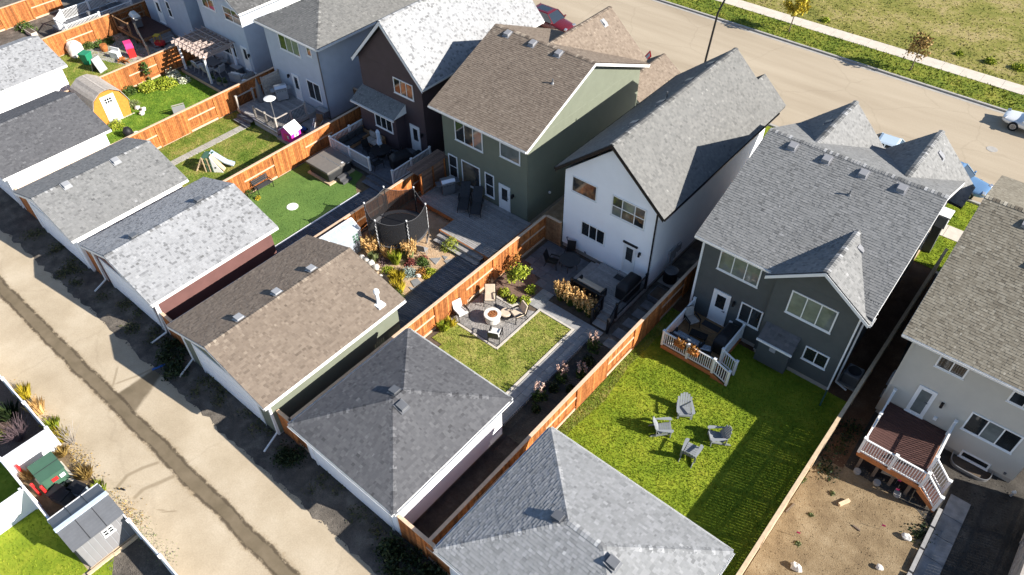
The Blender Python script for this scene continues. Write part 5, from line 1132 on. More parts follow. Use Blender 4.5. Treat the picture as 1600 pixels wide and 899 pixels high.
# white house deck and patio
sofa('black wicker sofa with beige seat cushion behind the tall gold grasses', -15.6, 24.75, R_(180), 1.75, .42, 'black_cover', 'fabric_beige', n=1)
barbecue('black covered barbecue by the black railing of the white house deck', -13.95, 26.05, R_(90), .42, True, (1.55, .75, 1.2))
round_table('round black mesh patio table on the shaded paver patio', -17.85, 25.9, .62, .045, .74, 'fabric_black')
patio_chair('black patio chair between the patio table and the white wall', -18.35, 26.6, R_(25), .045, 'fabric_black', w=.55, cush=False); patio_chair('black patio chair at the left of the round patio table', -18.75, 25.45, R_(105), .045, 'fabric_black', w=.55, cush=False)
t = thing('air_conditioner', 'round black air conditioner beside the white house side wall', 'air conditioner', (-12.85, 28.75, 0)); b = B(); b.lathe([(.38, .05), (.4, .1), (.4, .78), (.38, .82)], n=24); b.build('casing', 'black_cover', t); b = B(); b.lathe([(.36, .82), (.4, .84), (.34, .88), (.2, .88), (.18, .84)], n=24); b.build('fan_guard', 'dark_steel', t); b = B(); b.box(-.5, .5, -.5, .5, 0, .05); b.build('pad', 'concrete', t)
t = thing('storage_box', 'low dark planter box in the narrow side path by the white house', 'planter box', (-12.5, 27.2, 0)); b = B(); b.box(-.55, .55, -.5, .5, 0, .35); b.build('box', 'dark_plank', t); b = B(); b.box(-.5, .5, -.45, .45, .35, .36); b.build('soil', 'soil', t)
words = ['nearest the front step', 'second from the front step', 'third from the front step', 'fourth from the front step', 'beside the covered barbecue']
for i, y in enumerate((22.7, 23.6, 24.55, 25.45, 26.3)):
    b = B((-12.72, y, 0)); b.box(-13.05, -12.4, y-.3, y+.3, .01, .05); o = b.build('stepping_stone', 'slate', loc=(-12.72, y, 0)); tag(o, 'square grey stepping stone in the side path, '+words[i], 'stepping stone', 'stepping stones by the fence')
# fire pit
t = thing('fire_table', 'round white stone fire table with a copper bowl on grey gravel', 'fire table', (-18.6, 20.0, .02)); b = B(); b.lathe([(.36, 0), (.4, .06), (.4, .36), (.44, .4), (.46, .5)], n=32); b.build('base', 'stone_white', t); b = B(); b.lathe([(.46, .46), (.475, .48), (.475, .54), (.46, .56), (.28, .56), (.27, .5)], n=32); b.build('rim', 'stone_white', t); b = B(); b.lathe([(.28, .5), (.2, .545), (.1, .56), (.0001, .565)], n=24); b.build('bowl', 'copper_bowl', t)
b = B(); rr_ = random.Random(4); [b.ball((.24*math.sqrt(rr_.random())*math.cos(a), .24*math.sqrt(rr_.random())*math.sin(a), .565), .035, 6, .3, rr_) for a in [rr_.random()*6.28 for _ in range(26)]]; o = b.build('lava_rock', 'copper_bowl', t); o['kind'] = 'stuff'
G4 = 'beige chairs round the fire table'
patio_chair('beige cushioned patio chair against the lime shrub bed', -19.62, 20.95, R_(40), .02, w=.66, group=G4)
patio_chair('white cushioned patio chair with its back to the cedar fence', -20.1, 19.1, R_(75), .02, 'fabric_white', w=.66, group=G4)
patio_chair('beige cushioned chair with shaded seat by the pale walkway', -17.62, 21.0, R_(-20), .02, w=.66, group=G4)
patio_chair('pale cushioned chair at the lawn corner, turned away from the walkway', -17.62, 19.1, R_(205), .02, 'fabric_white', w=.62, group=G4)
t = thing('ottoman', 'round beige topped ottoman between the fire table and walkway chair', 'ottoman', (-18.2, 20.65, .02), R_(20)); b = B(); b.lathe([(.3, .32), (.33, .36), (.33, .42), (.28, .45)], n=20); b.build('cushion', 'fabric_beige', t); [B().tube([(.25*math.cos(a), .25*math.sin(a), 0), (.22*math.cos(a), .22*math.sin(a), .33)], .02).build('leg', 'black_metal', t) for a in (.8, 2.4, 3.9, 5.5)]
# green house deck
def lounger(label, fx, fy, hx, hy, z):
    a = math.atan2(hy-fy, hx-fx)-PI/2; L = math.hypot(hx-fx, hy-fy); t = thing('sun_lounger', label, 'sun lounger', ((fx+hx)/2, (fy+hy)/2, z), a, 'charcoal loungers on the grey deck'); h = L/2; w = .32
    for s in (-1, 1): b = B(); b.tube([(s*w, -h, .33), (s*w, .15, .33), (s*w, h*.8, .34)], .022); b.build('side_rail', 'black_metal', t)
    for yy in (-h+.12, h*.62):
        for s in (-1, 1): b = B(); b.tube([(s*w, yy, .33), (s*(w+.02), yy, 0)], .02); b.build('leg', 'black_metal', t)
    b = B(); b.box(-w+.02, w-.02, -h, .12, .335, .365); b.build('seat', 'fabric_black', t); b = B(); b.obox((0, .12+.55*math.cos(R_(30)), .355+.55*math.sin(R_(30))), (2*w-.04, 1.1, .03), (R_(30), 0, 0)); b.build('backrest', 'fabric_black', t)
    for s in (-1, 1): b = B(); b.box(s*(w+.03)-.03, s*(w+.03)+.03, -.25, .3, .52, .545); b.tube([(s*(w+.03), -.2, .33), (s*(w+.03), -.2, .52)], .018); b.build('armrest', 'black_metal', t)
lounger('charcoal sun lounger closer to the grill, below the wide picture window', -25.6, 25.2, -26.85, 26.95, .5); lounger('charcoal sun lounger closer to the white door of the green house', -24.7, 25.35, -25.9, 27.05, .5)
barbecue('grey barbecue with steel lid between the slatted screen and green house wall', -27.75, 26.2, R_(62), .5, size=(1.5, .62, 1.15), body='dark_steel')
t = thing('privacy_screen', 'brown slatted privacy screen with small roof on the green house deck', 'privacy screen', (-28.95, 26.1, .5))
bb = local(t); bb.box(0, .03, 25.1, 27.1, 0, .13); 
for i in range(12): b = local(t); b.box(-28.95, -28.92, 25.1, 27.1, .62+i*.148, .755+i*.148); b.build('slat', 'pergola_brown', t)
for y in (25.05, 26.1, 27.15): b = local(t); b.box(-29.0, -28.88, y-.06, y+.06, .5, 2.35); b.build('post', 'cedar', t)
for y in (25.0, 25.75, 26.5, 27.2): b = local(t); b.box(-29.66, -28.66, y-.04, y+.04, 2.2, 2.32); b.build('rafter', 'pergola_brown', t)
b = B(); b.box(0, .125, 0, 2.8, 0, .025); me = b.mesh('roof_board', 'pergola_brown')
for i in range(7): inst('roof_board', me, t, (-29.68+i*.15-t.location.x, 24.6-t.location.y, 2.33-t.location.z))
# trampoline
t = thing('trampoline', 'round black trampoline with safety net and white tipped poles', 'trampoline', (-27.4, 21.5, 0)); Rt = 1.74
b = B(); N_ = 40
for i in range(N_):
    a0, a1 = 2*PI*i/N_, 2*PI*(i+1)/N_; b.cyl((Rt*math.cos(a0), Rt*math.sin(a0), .8), (Rt*math.cos(a1), Rt*math.sin(a1), .8), .03, n=6, caps=False)
b.build('ring_frame', 'steel', t)
b = B(); b.lathe([(Rt-.28, .83), (Rt-.05, .86), (Rt+.05, .84), (Rt+.03, .76)], n=40); b.f = b.f[:-2]; b.build('edge_pad', 'charcoal_plastic', t)
b = B(); ring = [((Rt-.28)*math.cos(2*PI*i/40), (Rt-.28)*math.sin(2*PI*i/40), .8) for i in range(40)]; b.poly(*ring); b.build('jump_mat', 'fabric_black', t)
for k in range(6):
    a = R_(38+60*k); c, s = math.cos(a), math.sin(a); b = B(); b.tube([((Rt+.06)*c, (Rt+.06)*s, .2), ((Rt+.06)*c, (Rt+.06)*s, 2.68)], .032, 8); p = b.build('net_pole', 'charcoal_plastic', t); b = B(); b.cyl(((Rt+.06)*c, (Rt+.06)*s, 2.68), ((Rt+.06)*c, (Rt+.06)*s, 2.76), .045, n=8); b.build('pole_cap', 'white_trim', p)
    b = B(); b.tube([((Rt-.02)*math.cos(a-.25), (Rt-.02)*math.sin(a-.25), .8), ((Rt+.02)*math.cos(a-.25), (Rt+.02)*math.sin(a-.25), .04), ((Rt+.02)*math.cos(a+.25), (Rt+.02)*math.sin(a+.25), .04), ((Rt-.02)*math.cos(a+.25), (Rt-.02)*math.sin(a+.25), .8)], .028, 6); b.build('leg', 'steel', t)
    # zig-zag lacing down each pole
    b = B(); [b.cyl(((Rt+.095)*math.cos(a+(.018 if j % 2 else -.018)), (Rt+.095)*math.sin(a+(.018 if j % 2 else -.018)), .95+j*.14), ((Rt+.095)*math.cos(a+(-.018 if j % 2 else .018)), (Rt+.095)*math.sin(a+(-.018 if j % 2 else .018)), 1.06+j*.14), .012, n=5) for j in range(11)]; o = b.build('lacing', 'white_trim', t); o['kind'] = 'stuff'
b = B(); SEG = 48; rows = [(.86, 0), (1.45, -.03), (2.05, -.04), (2.62, 0)]; P = []
for z_, dr in rows:
    for i in range(SEG):
        a = R_(38)+2*PI*i/SEG; ph = (i % 8)/8; sag = .16*math.sin(PI*ph); rad = Rt+.02-(.26 if z_ < 1 else 0)*0-sag*(.35+.5*(z_-.86)/1.6); zz = z_-(.22*math.sin(PI*ph) if z_ > 2.4 else 0); P.append((rad*math.cos(a), rad*math.sin(a), zz))
b.faces(P, [(r*SEG+i, r*SEG+(i+1) % SEG, (r+1)*SEG+(i+1) % SEG, (r+1)*SEG+i) for r in range(3) for i in range(SEG)]); b.build('net', 'net', t, smooth=True)
b = B(); m3 = 3*SEG
for i in range(SEG): b.cyl(P[m3+i], P[m3+(i+1) % SEG], .014, n=5, caps=False)
b.build('net_rim', 'charcoal_plastic', t)
# translucent garden shed
t = thing('garden_shed', 'small shed with white framed translucent panels beside the trampoline', 'garden shed', (-29.1, 18.2, 0)); x0, x1, y0, y1, zr, ze = -29.5, -28.42, 16.4, 19.45, 2.05, 1.62; xm = -29.02
for (a, c, d, e) in (((x1, y0, 0), (x1, y1, 0), (x1, y1, ze), (x1, y0, ze)), ((x0, y0, 0), (x0, y1, 0), (x0, y1, ze), (x0, y0, ze))): b = local(t); b.extrude([a, c, d, e], (.02, 0, 0)); b.build('wall_panel', 'clear_poly', t)
for y in (y0, y1): b = local(t); b.extrude([(x0, y, 0), (x1, y, 0), (x1, y, ze), (xm, y, zr), (x0, y, ze)], (0, -.02, 0)); b.build('end_panel', 'clear_poly', t)
for i in range(3):
    ya, yb = y0+(y1-y0)*i/3, y0+(y1-y0)*(i+1)/3; b = local(t); b.extrude([(xm, ya, zr), (x1+.08, ya, ze), (x1+.08, yb, ze), (xm, yb, zr)], (0, 0, .02)); b.build('roof_panel', 'clear_poly', t); b = local(t); b.extrude([(x0-.08, ya, ze), (xm, ya, zr), (xm, yb, zr), (x0-.08, yb, ze)], (0, 0, .02)); b.build('roof_panel', 'grey_plastic', t)
b = local(t)
for i in range(4):
    y = y0+(y1-y0)*i/3; b.beam((xm, y, zr+.03), (x1+.09, y, ze+.03), .07, .04); b.beam((x0-.09, y, ze+.03), (xm, y, zr+.03), .05, .04); b.beam((x1+.01, y, 0), (x1+.01, y, ze), .06, .05)
b.beam((xm, y0, zr+.035), (xm, y1, zr+.035), .09, .05); b.beam((x1+.08, y0, ze+.03), (x1+.08, y1, ze+.03), .06, .05); b.beam((x0-.08, y0, ze+.03), (x0-.08, y1, ze+.03), .06, .05); o = b.build('frame', 'white_trim', t); o['kind'] = 'stuff'
for j in range(2):
    for i in range(3): b = local(t); b.box(x1+.022, x1+.03, y1-.6+j*.24, y1-.44+j*.24, .85+i*.2, 1.0+i*.2); b.build('window', 'dark_green_box', t)
for i, (x, y, s) in enumerate(((-27.75, 18.78, .9), (-27.32, 18.8, 1), (-26.92, 18.76, 1.05), (-26.5, 18.74, .95))):
    b = B((x, y, 0)); b.ball((x, y, .17), (.23*s, .2*s, .2*s), 10, .18, random.Random(i)); o = b.build('boulder', 'stone_white', smooth=True, loc=(x, y, 0)); tag(o, 'white boulder in the row by the brown roof, '+['nearest the translucent shed', 'second from the translucent shed', 'third from the translucent shed', 'farthest from the translucent shed'][i], 'boulder', 'white boulders by the garage')
for i, (pts, lb) in enumerate((([(-24.75, 21.35), (-24.1, 21.2), (-24.25, 21.85)], 'large triangular slate in the tan gravel, below the round shrub'), ([(-24.35, 22.0), (-23.95, 21.85), (-24.0, 22.15)], 'small dark slate piece beside the big triangular slate'), ([(-23.95, 21.75), (-23.6, 21.65), (-23.62, 22.3)], 'narrow slate piece at the boardwalk edge, right of the triangular slate'), ([(-24.25, 19.3), (-23.75, 19.1), (-23.65, 19.6), (-24.1, 19.7)], 'flat slate piece at the boardwalk, below the blue grey plant'), ([(-24.0, 18.9), (-23.6, 18.8), (-23.62, 19.05)], 'small slate sliver nearest the chimney pipe'))): slab_tri('slate_slab', lb, pts, .0, 'slate', 'slate slab', 'slates in the tan gravel')
t = thing('camping_chair', 'grey folding camp chair standing in the tan gravel garden', 'camping chair', (-25.3, 21.4, 0), R_(200)); b = B(); b.obox((0, 0, .4), (.5, .42, .02)); b.build('seat', 'grey_plastic', t); b = B(); b.obox((0, .24, .68), (.5, .02, .5), (R_(-14), 0, 0)); b.build('backrest', 'grey_plastic', t)
for s in (-1, 1): b = B(); b.tube([(s*.25, -.22, 0), (s*.25, .22, .42), (s*.25, .3, .9)], .014); b.tube([(s*.25, .22, 0), (s*.25, -.22, .42)], .014); b.build('leg', 'steel', t)
# hot tub yard
t = thing('hot_tub', 'square brown covered hot tub on a wooden base beside the turf', 'hot tub', (-35.88, 23.28, 0)); x0, x1, y0, y1 = -37.0, -34.75, 22.2, 24.35
b = local(t); b.box(x0+.1, x1-.1, y0+.1, y1-.1, .12, .82); b.build('shell', 'tub_side', t, bevel=.12)
b = local(t); b.box(x0-.02, x1+.02, y0-.02, y1+.02, 0, .12); b.build('base', 'pale_lumber', t)
for ya, yb in ((y0, (y0+y1)/2-.01), ((y0+y1)/2+.01, y1)): b = local(t); b.box(x0, x1, ya, yb, .82, 1.0); b.build('cover', 'tub_cover', t, bevel=.05)
b = local(t); b.box(x0+.03, x1-.03, (y0+y1)/2-.009, (y0+y1)/2+.009, .94, 1.005); b.build('cover_seam', 'grey_plastic', t); b = local(t); b.box(-35.0, -34.88, 23.55, 23.72, 1.001, 1.008); b.box(-34.745, -34.738, 23.9, 24.05, .86, .92); b.build('cover_tag', 'white_trim', t)
t = thing('spa_steps', 'dark two tread spa steps beside the hot tub', 'steps', (-34.4, 23.2, 0)); [B().box(-.3+i*.28, .0+i*.28, -.38, .38, 0, .4-i*.2).build('tread', 'charcoal_plastic', t) for i in range(2)]
b = B((-34.92, 19.25, 0)); b.lathe([(.36, .012), (.37, .03), (.36, .045)], (-34.92, 19.25, 0), 32); o = b.build('white_disc', 'white_trim', loc=(-34.92, 19.25, 0)); tag(o, 'round white disc lying on the artificial turf', 'disc')
t = thing('garden_bench', 'dark brown garden bench against the cedar fence on the turf', 'bench', (-37.75, 19.2, 0), R_(90)); [B().box(-.6, .6, -.22+i*.11, -.13+i*.11, .42, .45).build('seat_slat', 'fabric_black', t) for i in range(4)]; [B().obox((0, .27+i*.03, .58+i*.12), (1.2, .022, .09), (R_(-12), 0, 0)).build('back_slat', 'fabric_black', t) for i in range(3)]
for s in (-1, 1): b = B(); b.tube([(s*.58, -.22, 0), (s*.58, -.22, .62), (s*.58, .3, .64)], .025); b.tube([(s*.58, .22, 0), (s*.58, .38, .92)], .025); b.build('end_frame', 'black_metal', t)
round_table('round black dining table under the closed umbrella on the railed grey deck', -33.75, 26.0, .68, .55, .74, 'black_metal')
t = thing('patio_umbrella', 'closed light blue patio umbrella standing in the round table', 'umbrella', (-33.95, 26.15, .55)); b = B(); b.cyl((0, 0, 0), (0, 0, 2.15), .022); b.build('pole', 'steel', t); b = B(); prof = [(.05, 2.12), (.13, 1.95), (.1, 1.45), (.17, 1.05), (.1, .95), (.04, .95)]; b.lathe(prof, n=12); me = b.build('canopy', 'light_blue_cloth', t); 
for v_ in me.data.vertices: k = 1+.25*math.sin(math.atan2(v_.co.y, v_.co.x)*4); v_.co.x *= k; v_.co.y *= k
for i, (x, y, a, lb) in enumerate(((-34.75, 25.8, 80, 'dark mesh dining chair between the round table and the hot tub railing'), (-33.2, 25.1, 170, 'dark mesh dining chair on the stair side of the round table'), (-33.0, 26.55, -60, 'dark mesh dining chair on the white door side of the round table'))): patio_chair(lb, x, y, R_(a), .55, 'fabric_black', w=.55, cush=False)
sofa('brown wicker sofa along the white railing under the bay window', -36.5, 26.0, R_(90), 2.4, .55, 'cedar_dull', 'fabric_black', n=3); sofa('brown wicker loveseat below the box bay window', -35.3, 26.8, 0, 1.5, .55, 'cedar_dull', 'weathered_wood')
barbecue('black covered barbecue beside the white railing at the door of the brown house', -32.1, 26.3, R_(70), .55, True, (1.5, .75, 1.1)); barbecue('black covered smoker against the right white railing of the brown house deck', -31.45, 27.2, R_(90), .55, True, (.8, .5, .95))
# blue grey house yard
t = thing('privacy_screen', 'grey horizontal slat privacy screen behind the steel barbecue', 'privacy screen', (-46.0, 26.5, .6))
for i in range(11): b = local(t); b.box(-46.03, -46.0, 25.75, 27.2, .65+i*.155, .785+i*.155); b.build('slat', 'weathered_wood', t)
for y in (25.7, 27.2): b = local(t); b.box(-46.06, -45.97, y-.05, y+.05, .6, 2.4); b.build('post', 'weathered_wood', t)
barbecue('steel and grey barbecue in front of the slatted screen', -45.0, 26.45, R_(65), .6, size=(1.5, .62, 1.2), body='grey_plastic')
t = thing('folded_umbrella', 'folded grey covered umbrella leaning by the slatted screen', 'umbrella', (-46.05, 25.3, .6)); b = B(); b.lathe([(.3, 0), (.26, .5), (.2, 1.1), (.05, 1.75)], n=10); b.build('cover', 'dark_steel', t); b = B(); b.cyl((0, 0, 0), (0, 0, 1.85), .02); b.build('pole', 'steel', t)
t = thing('patio_heater', 'mushroom patio heater with a round white hood on the grey deck', 'patio heater', (-43.0, 24.25, .6)); b = B(); b.cyl((0, 0, .05), (0, 0, 1.75), .04, n=8); b.build('pole', 'dark_steel', t); b = B(); b.lathe([(.22, 0), (.22, .05), (.05, .1)], n=16); b.build('base', 'dark_steel', t); b = B(); b.lathe([(.07, 1.55), (.09, 1.75), (.07, 1.8)], n=12); b.build('burner', 'steel', t); b = B(); b.lathe([(.43, 1.84), (.42, 1.86), (.2, 1.92), (.02, 1.95)], n=28); b.build('hood', 'white_trim', t)
t = thing('playhouse', 'pink plastic playhouse with white and lilac roof at the deck corner', 'playhouse', (-40.75, 23.9, .25), R_(8)); b = B(); b.box(-.5, .5, -.45, .45, 0, .85); b.extrude([(-.5, -.45, .85), (.5, -.45, .85), (0, -.45, 1.2)], (0, .9, 0)); b.build('wall', 'pink_plastic', t, bevel=.02)
for s in (-1, 1): b = B(); b.extrude([(s*.6, -.55, .78), (0, -.55, 1.24), (0, .55, 1.24), (s*.6, .55, .78)], (0, 0, .06)); b.build('roof', 'white_trim' if s > 0 else 'lilac_plastic', t)
b = B(); b.box(.505, .52, -.2, .2, .35, .7); b.build('window', 'white_trim', t); b = B(); b.box(.522, .53, -.03, .03, .37, .68); b.build('window_bar', 'black_metal', t); b = B(); b.box(-.25, .15, -.47, -.452, .05, .65); b.build('door', 'hot_pink', t); b = B(); b.box(.1, .22, -.49, -.47, .3, .55); b.build('door_flower', 'white_trim', t)
t = thing('toy_car', 'blue plastic ride-on toy behind the pink playhouse', 'toy', (-40.9, 24.95, .25), .5); b = B(); b.ball((0, 0, .22), (.32, .2, .2), 10); b.build('body', 'blue_plastic', t); [B().cyl((sx*.2, sy*.18, .1), (sx*.2, sy*.24, .1), .1, n=10).build('wheel', 'tyre', t) for sx in (-1, 1) for sy in (-1, 1)]
patio_chair('worn brown folding chair between the pink playhouse and blue grey wall', -40.2, 25.9, R_(30), .25, 'cedar_dull', 'steel', w=.6); t = thing('high_chair', 'white framed lawn chair standing by the cedar fence near the playhouse', 'chair', (-39.7, 25.2, .25), R_(-30)); b = B(); b.tube([(-.3, -.3, 0), (-.3, .1, 1.25)], .03); b.build('frame', 'white_trim', t); b = B(); b.tube([(.3, -.3, 0), (.3, .1, 1.25)], .03); b.build('frame', 'white_trim', t); b = B(); b.obox((0, -.08, .6), (.56, .5, .03)); b.build('seat', 'grey_plastic', t); b = B(); b.obox((0, .12, .95), (.56, .02, .5), (R_(-15), 0, 0)); b.build('backrest', 'cedar_dull', t)
t = thing('storage_bench', 'dark grey storage bench against the blue grey wall', 'bench', (-41.0, 26.95, .6), 0); b = B(); b.box(-.5, .5, -.2, .2, 0, .42); b.build('box', 'dark_plank', t); b = B(); b.box(-.52, .52, -.22, .22, .42, .47); b.build('lid', 'grey_deck', t)
t = thing('play_set', 'small wooden climbing frame with ladder, white panel and pale blue slide', 'play set', (-42.45, 18.35, 0), R_(36)); 
for s in (-1, 1): b = B(); b.tube([(-.95, s*.36, 0), (-.28, s*.36, 1.15)], .035, 4); b.build('ladder_rail', 'pale_lumber', t)
for i in range(5): b = B(); f = (i+.6)/5.3; b.obox((-.95+.67*f, 0, 1.15*f), (.06, .74, .1)); b.build('rung', 'pale_lumber', t)
b = B(); b.box(-.28, .28, -.36, .36, 1.1, 1.15); b.build('platform', 'dark_green_box', t)
b = B(); b.extrude([(-.28, .38, .0), (.28, .38, 0), (.28, .38, 1.15), (-.28, .38, 1.15)], (0, .02, 0)); b.build('side_panel', 'dark_green_box', t)
for i in range(4): b = B(); b.box(-.28+i*.16, -.22+i*.16, -.4, -.37, 0, 1.12); b.build('side_bar', 'dark_green_box' if i % 2 else 'pale_lumber', t)
b = B(); b.extrude([(.3, -.4, 0), (.95, -.4, 0), (.3, -.4, 1.25)], (0, .03, 0)); b.build('white_panel', 'white_trim', t); b = B(); b.cyl((.5, -.42, .4), (.5, -.365, .4), .06); b.build('peep_hole', 'black_metal', t); b = B(); b.extrude([(.3, -.36, 1.2), (1.0, -.36, .1), (1.0, .0, .1), (.3, 0, 1.2)], (0, 0, .04)); b.build('climb_board', 'pale_lumber', t)
b = B(); pts = [(.1, .3, 1.15), (.55, .3, .75), (1.0, .3, .38), (1.5, .3, .2)]
for p, q in zip(pts, pts[1:]): b.beam(p, q, .34, .03); [b.beam((p[0], p[1]+s*.18, p[2]+.05), (q[0], q[1]+s*.18, q[2]+.05), .03, .1) for s in (-1, 1)]
b.build('slide', 'light_blue_cloth', t)
# barrel shed and pergola yard
t = thing('garden_shed', 'orange pine garden shed with white door and slatted grey roof', 'garden shed', (-54.6, 17.35, 0)); pr = [(16.2, 0), (18.5, 0), (18.68, 1.2), (18.3, 2.0), (17.7, 2.4), (17.0, 2.4), (16.4, 2.0), (16.02, 1.2)]
b = local(t); b.extrude([(-53, y, z) for y, z in pr], (-3.1, 0, 0)); b.build('wall', 'varnished_pine', t)
RP = [(15.94, 1.05), (16.34, 2.05), (16.97, 2.46), (17.35, 2.5), (17.73, 2.46), (18.36, 2.05), (18.76, 1.05)]
for (ya, za), (yb, zb) in zip(RP, RP[1:]):
    for i in range(3):
        f0, f1 = i/3, (i+1)/3; b = local(t); b.extrude([(-52.92, ya+(yb-ya)*f0, za+(zb-za)*f0+.02), (-52.92, ya+(yb-ya)*f1-.005, za+(zb-za)*f1+.02), (-56.2, ya+(yb-ya)*f1-.005, za+(zb-za)*f1+.02), (-56.2, ya+(yb-ya)*f0, za+(zb-za)*f0+.02)], (0, (-.03 if ya < 17.3 else .03), .025)); b.build('roof_plank', 'weathered_wood', t)
b = local(t); b.box(-53.0, -52.95, 16.82, 17.85, .02, 2.12); d_ = b.build('door', 'white_trim', t)
for i in range(3):
    for j in range(2): b = local(t); b.box(-52.95, -52.94, 17.08+i*.18, 17.22+i*.18, 1.55+j*.2, 1.71+j*.2); b.build('pane', 'glass', d_)
b = local(t); b.box(-53, -52.93, 15.95, 18.72, -.02, .06); b.build('sill', 'pale_concrete', t)
t = thing('pergola', 'white topped wooden pergola over the outdoor dining set', 'pergola', (-53.6, 25.9, 0))
for x in (-55.3, -51.75):
    for y in (24.7, 27.15): b = local(t); b.box(x-.07, x+.07, y-.07, y+.07, .2, 2.5); b.build('post', 'white_vinyl', t)
for y in (24.65, 27.15): b = local(t); b.box(-55.6, -51.45, y-.05, y+.05, 2.3, 2.48); b.build('beam', 'pergola_wood', t)
b = local(t); b.box(-55.35, -55.25, 24.7, 27.2, 2.3, 2.44); b.build('beam', 'pergola_wood', t); b = local(t); b.box(-51.8, -51.7, 24.7, 27.2, 2.3, 2.44); b.build('beam', 'pergola_wood', t)
b = B(); b.box(-.025, .025, -1.55, 1.75, 0, .22); me = b.mesh('rafter', 'pergola_wood')
for i in range(8): inst('rafter', me, t, (-1.9+i*.54, 0, 2.48))
b = B(); b.box(-2.2, 2.25, -.022, .022, 0, .06); me = b.mesh('purlin', 'pergola_wood')
for i in range(6): inst('purlin', me, t, (0, -1.2+i*.52, 2.7))
t = thing('dining_table', 'long grey outdoor dining table under the pergola', 'table', (-53.6, 26.1, .25)); b = B(); b.box(-.95, .95, -.45, .45, .7, .74); b.build('table_top', 'dark_steel', t); [B().box(sx*.85-.04, sx*.85+.04, sy*.38-.04, sy*.38+.04, 0, .7).build('leg', 'dark_steel', t) for sx in (-1, 1) for sy in (-1, 1)]
for i, (x, y, a, lb) in enumerate(((-54.1, 25.3, 180, 'white cushioned armchair at the lawn side of the pergola table'), (-53.0, 25.35, 180, 'grey armchair at the lawn side of the pergola table, by the white post'), (-52.3, 25.9, -80, 'grey armchair at the door end of the pergola table'), (-53.3, 26.95, 0, 'grey armchair at the house side of the pergola table'))): patio_chair(lb, x, y, R_(a), .25, 'fabric_white' if i == 0 else 'grey_plastic', 'grey_plastic', w=.62)
sofa('grey outdoor loveseat near the white door of the pale blue house', -50.4, 26.3, R_(200), 1.1, .25, 'grey_plastic', 'fabric_white', n=1); t = thing('storage_box', 'dark grey deck storage box beside the pale blue house wall', 'storage box', (-51.6, 27.0, .25)); b = B(); b.box(-.5, .5, -.25, .25, 0, .5); b.build('box', 'dark_steel', t); b = B(); b.box(-.52, .52, -.27, .27, .5, .55); b.build('lid', 'grey_plastic', t)
barbecue('white fronted barbecue in the deck corner by the cedar fence', -48.9, 26.4, R_(-70), .25, size=(1.4, .6, 1.1), body='white_trim', lid='dark_steel')
t = thing('goal_board', 'grey board leaning on the cedar fence at the barrel shed lawn', 'board', (-50.05, 20.8, 0), R_(70)); b = B(); b.obox((0, 0, .42), (.9, .03, .85), (R_(18), 0, 0)); b.build('panel', 'grey_plastic', t); b = B(); b.obox((0, .0, .86), (.9, .05, .05), (R_(18), 0, 0)); b.build('edge', 'weathered_wood', t)
t = thing('compost_pot', 'black rounded pot beside the cedar fence behind the dark garage', 'pot', (-50.4, 16.85, 0)); b = B(); b.lathe([(.22, 0), (.34, .25), (.33, .5), (.2, .72), (.03, .78)], n=20); b.build('body', 'black_cover', t, smooth=True); b = B(); b.lathe([(.23, 0), (.24, .03)], n=20); b.build('rim', 'charcoal_plastic', t)
# toy yard
barbecue('barbecue with a pale cover sheet on the brown deck of the slate blue house', -63.9, 25.8, R_(-10), .8, size=(1.6, .7, 1.2), body='dark_steel', lid='fabric_white')
t = thing('ride_on_car', 'yellow and red toddler ride-on car on the dark patio', 'toy car', (-60.75, 25.7, 0), .6); b = B(); b.box(-.4, .4, -.25, .25, .12, .5); b.build('body', 'red_paint', t, bevel=.08); b = B(); b.box(-.3, .2, -.23, .23, .98, 1.06); b.build('roof', 'yellow_plastic', t, bevel=.03); [B().tube([(sx*.22-.05, sy*.2, .5), (sx*.2-.05, sy*.2, 1.0)], .025).build('pillar', 'yellow_plastic', t) for sx in (-1, 1) for sy in (-1, 1)]; [B().cyl((sx*.28, sy*.24, .12), (sx*.28, sy*.3, .12), .12, n=10).build('wheel', 'tyre', t) for sx in (-1, 1) for sy in (-1, 1)]
t = thing('toy_slide', 'hot pink toy with a curved roof on the toy yard lawn', 'toy', (-61.3, 23.35, 0), -.3); b = B(); b.extrude([(-.6, -.3, .95), (-.4, -.3, 1.15), (.3, -.3, 1.15), (.6, -.3, .9), (.6, -.3, .82), (.3, -.3, 1.05), (-.4, -.3, 1.05), (-.6, -.3, .87)], (0, .6, 0)); b.build('roof', 'hot_pink', t); b = B(); b.box(.35, .55, -.28, .28, 0, .9); b.build('side_panel', 'red_paint', t); [B().cyl((-.5, s*.25, 0), (-.5, s*.25, .95), .035).build('post', 'hot_pink', t) for s in (-1, 1)]
t = thing('toy_kitchen', 'white plastic toy kitchen in the middle of the toy yard', 'toy kitchen', (-61.9, 22.3, 0), .3); b = B(); b.box(-.45, .45, -.2, .2, 0, .55); b.build('cabinet', 'white_trim', t, bevel=.03); b = B(); b.box(-.45, .45, .12, .2, .55, .85); b.build('back_panel', 'white_trim', t)
t = thing('wheelie_bin', 'green plastic bin tipped beside the toy yard hedge', 'bin', (-62.8, 20.35, 0), .4); b = B(); b.faces([(-.25, -.25, 0), (.25, -.25, 0), (.25, .25, 0), (-.25, .25, 0), (-.38, -.35, .9), (.38, -.35, .9), (.38, .35, .9), (-.38, .35, .9)], B.BF); b.build('body', 'green_plastic', t); b = B(); b.box(-.4, .4, -.37, .37, .9, .97); b.build('lid', 'green_plastic', t)
t = thing('folded_tent', 'grey A-frame tent of leaning panels near the barrel shed', 'tent', (-61.0, 20.35, 0), R_(20)); [B().obox((s*.2, 0, .6), (.03, .8, 1.25), (0, R_(s*-20), 0)).build('panel', 'grey_plastic' if s > 0 else 'dark_steel', t) for s in (-1, 1)]
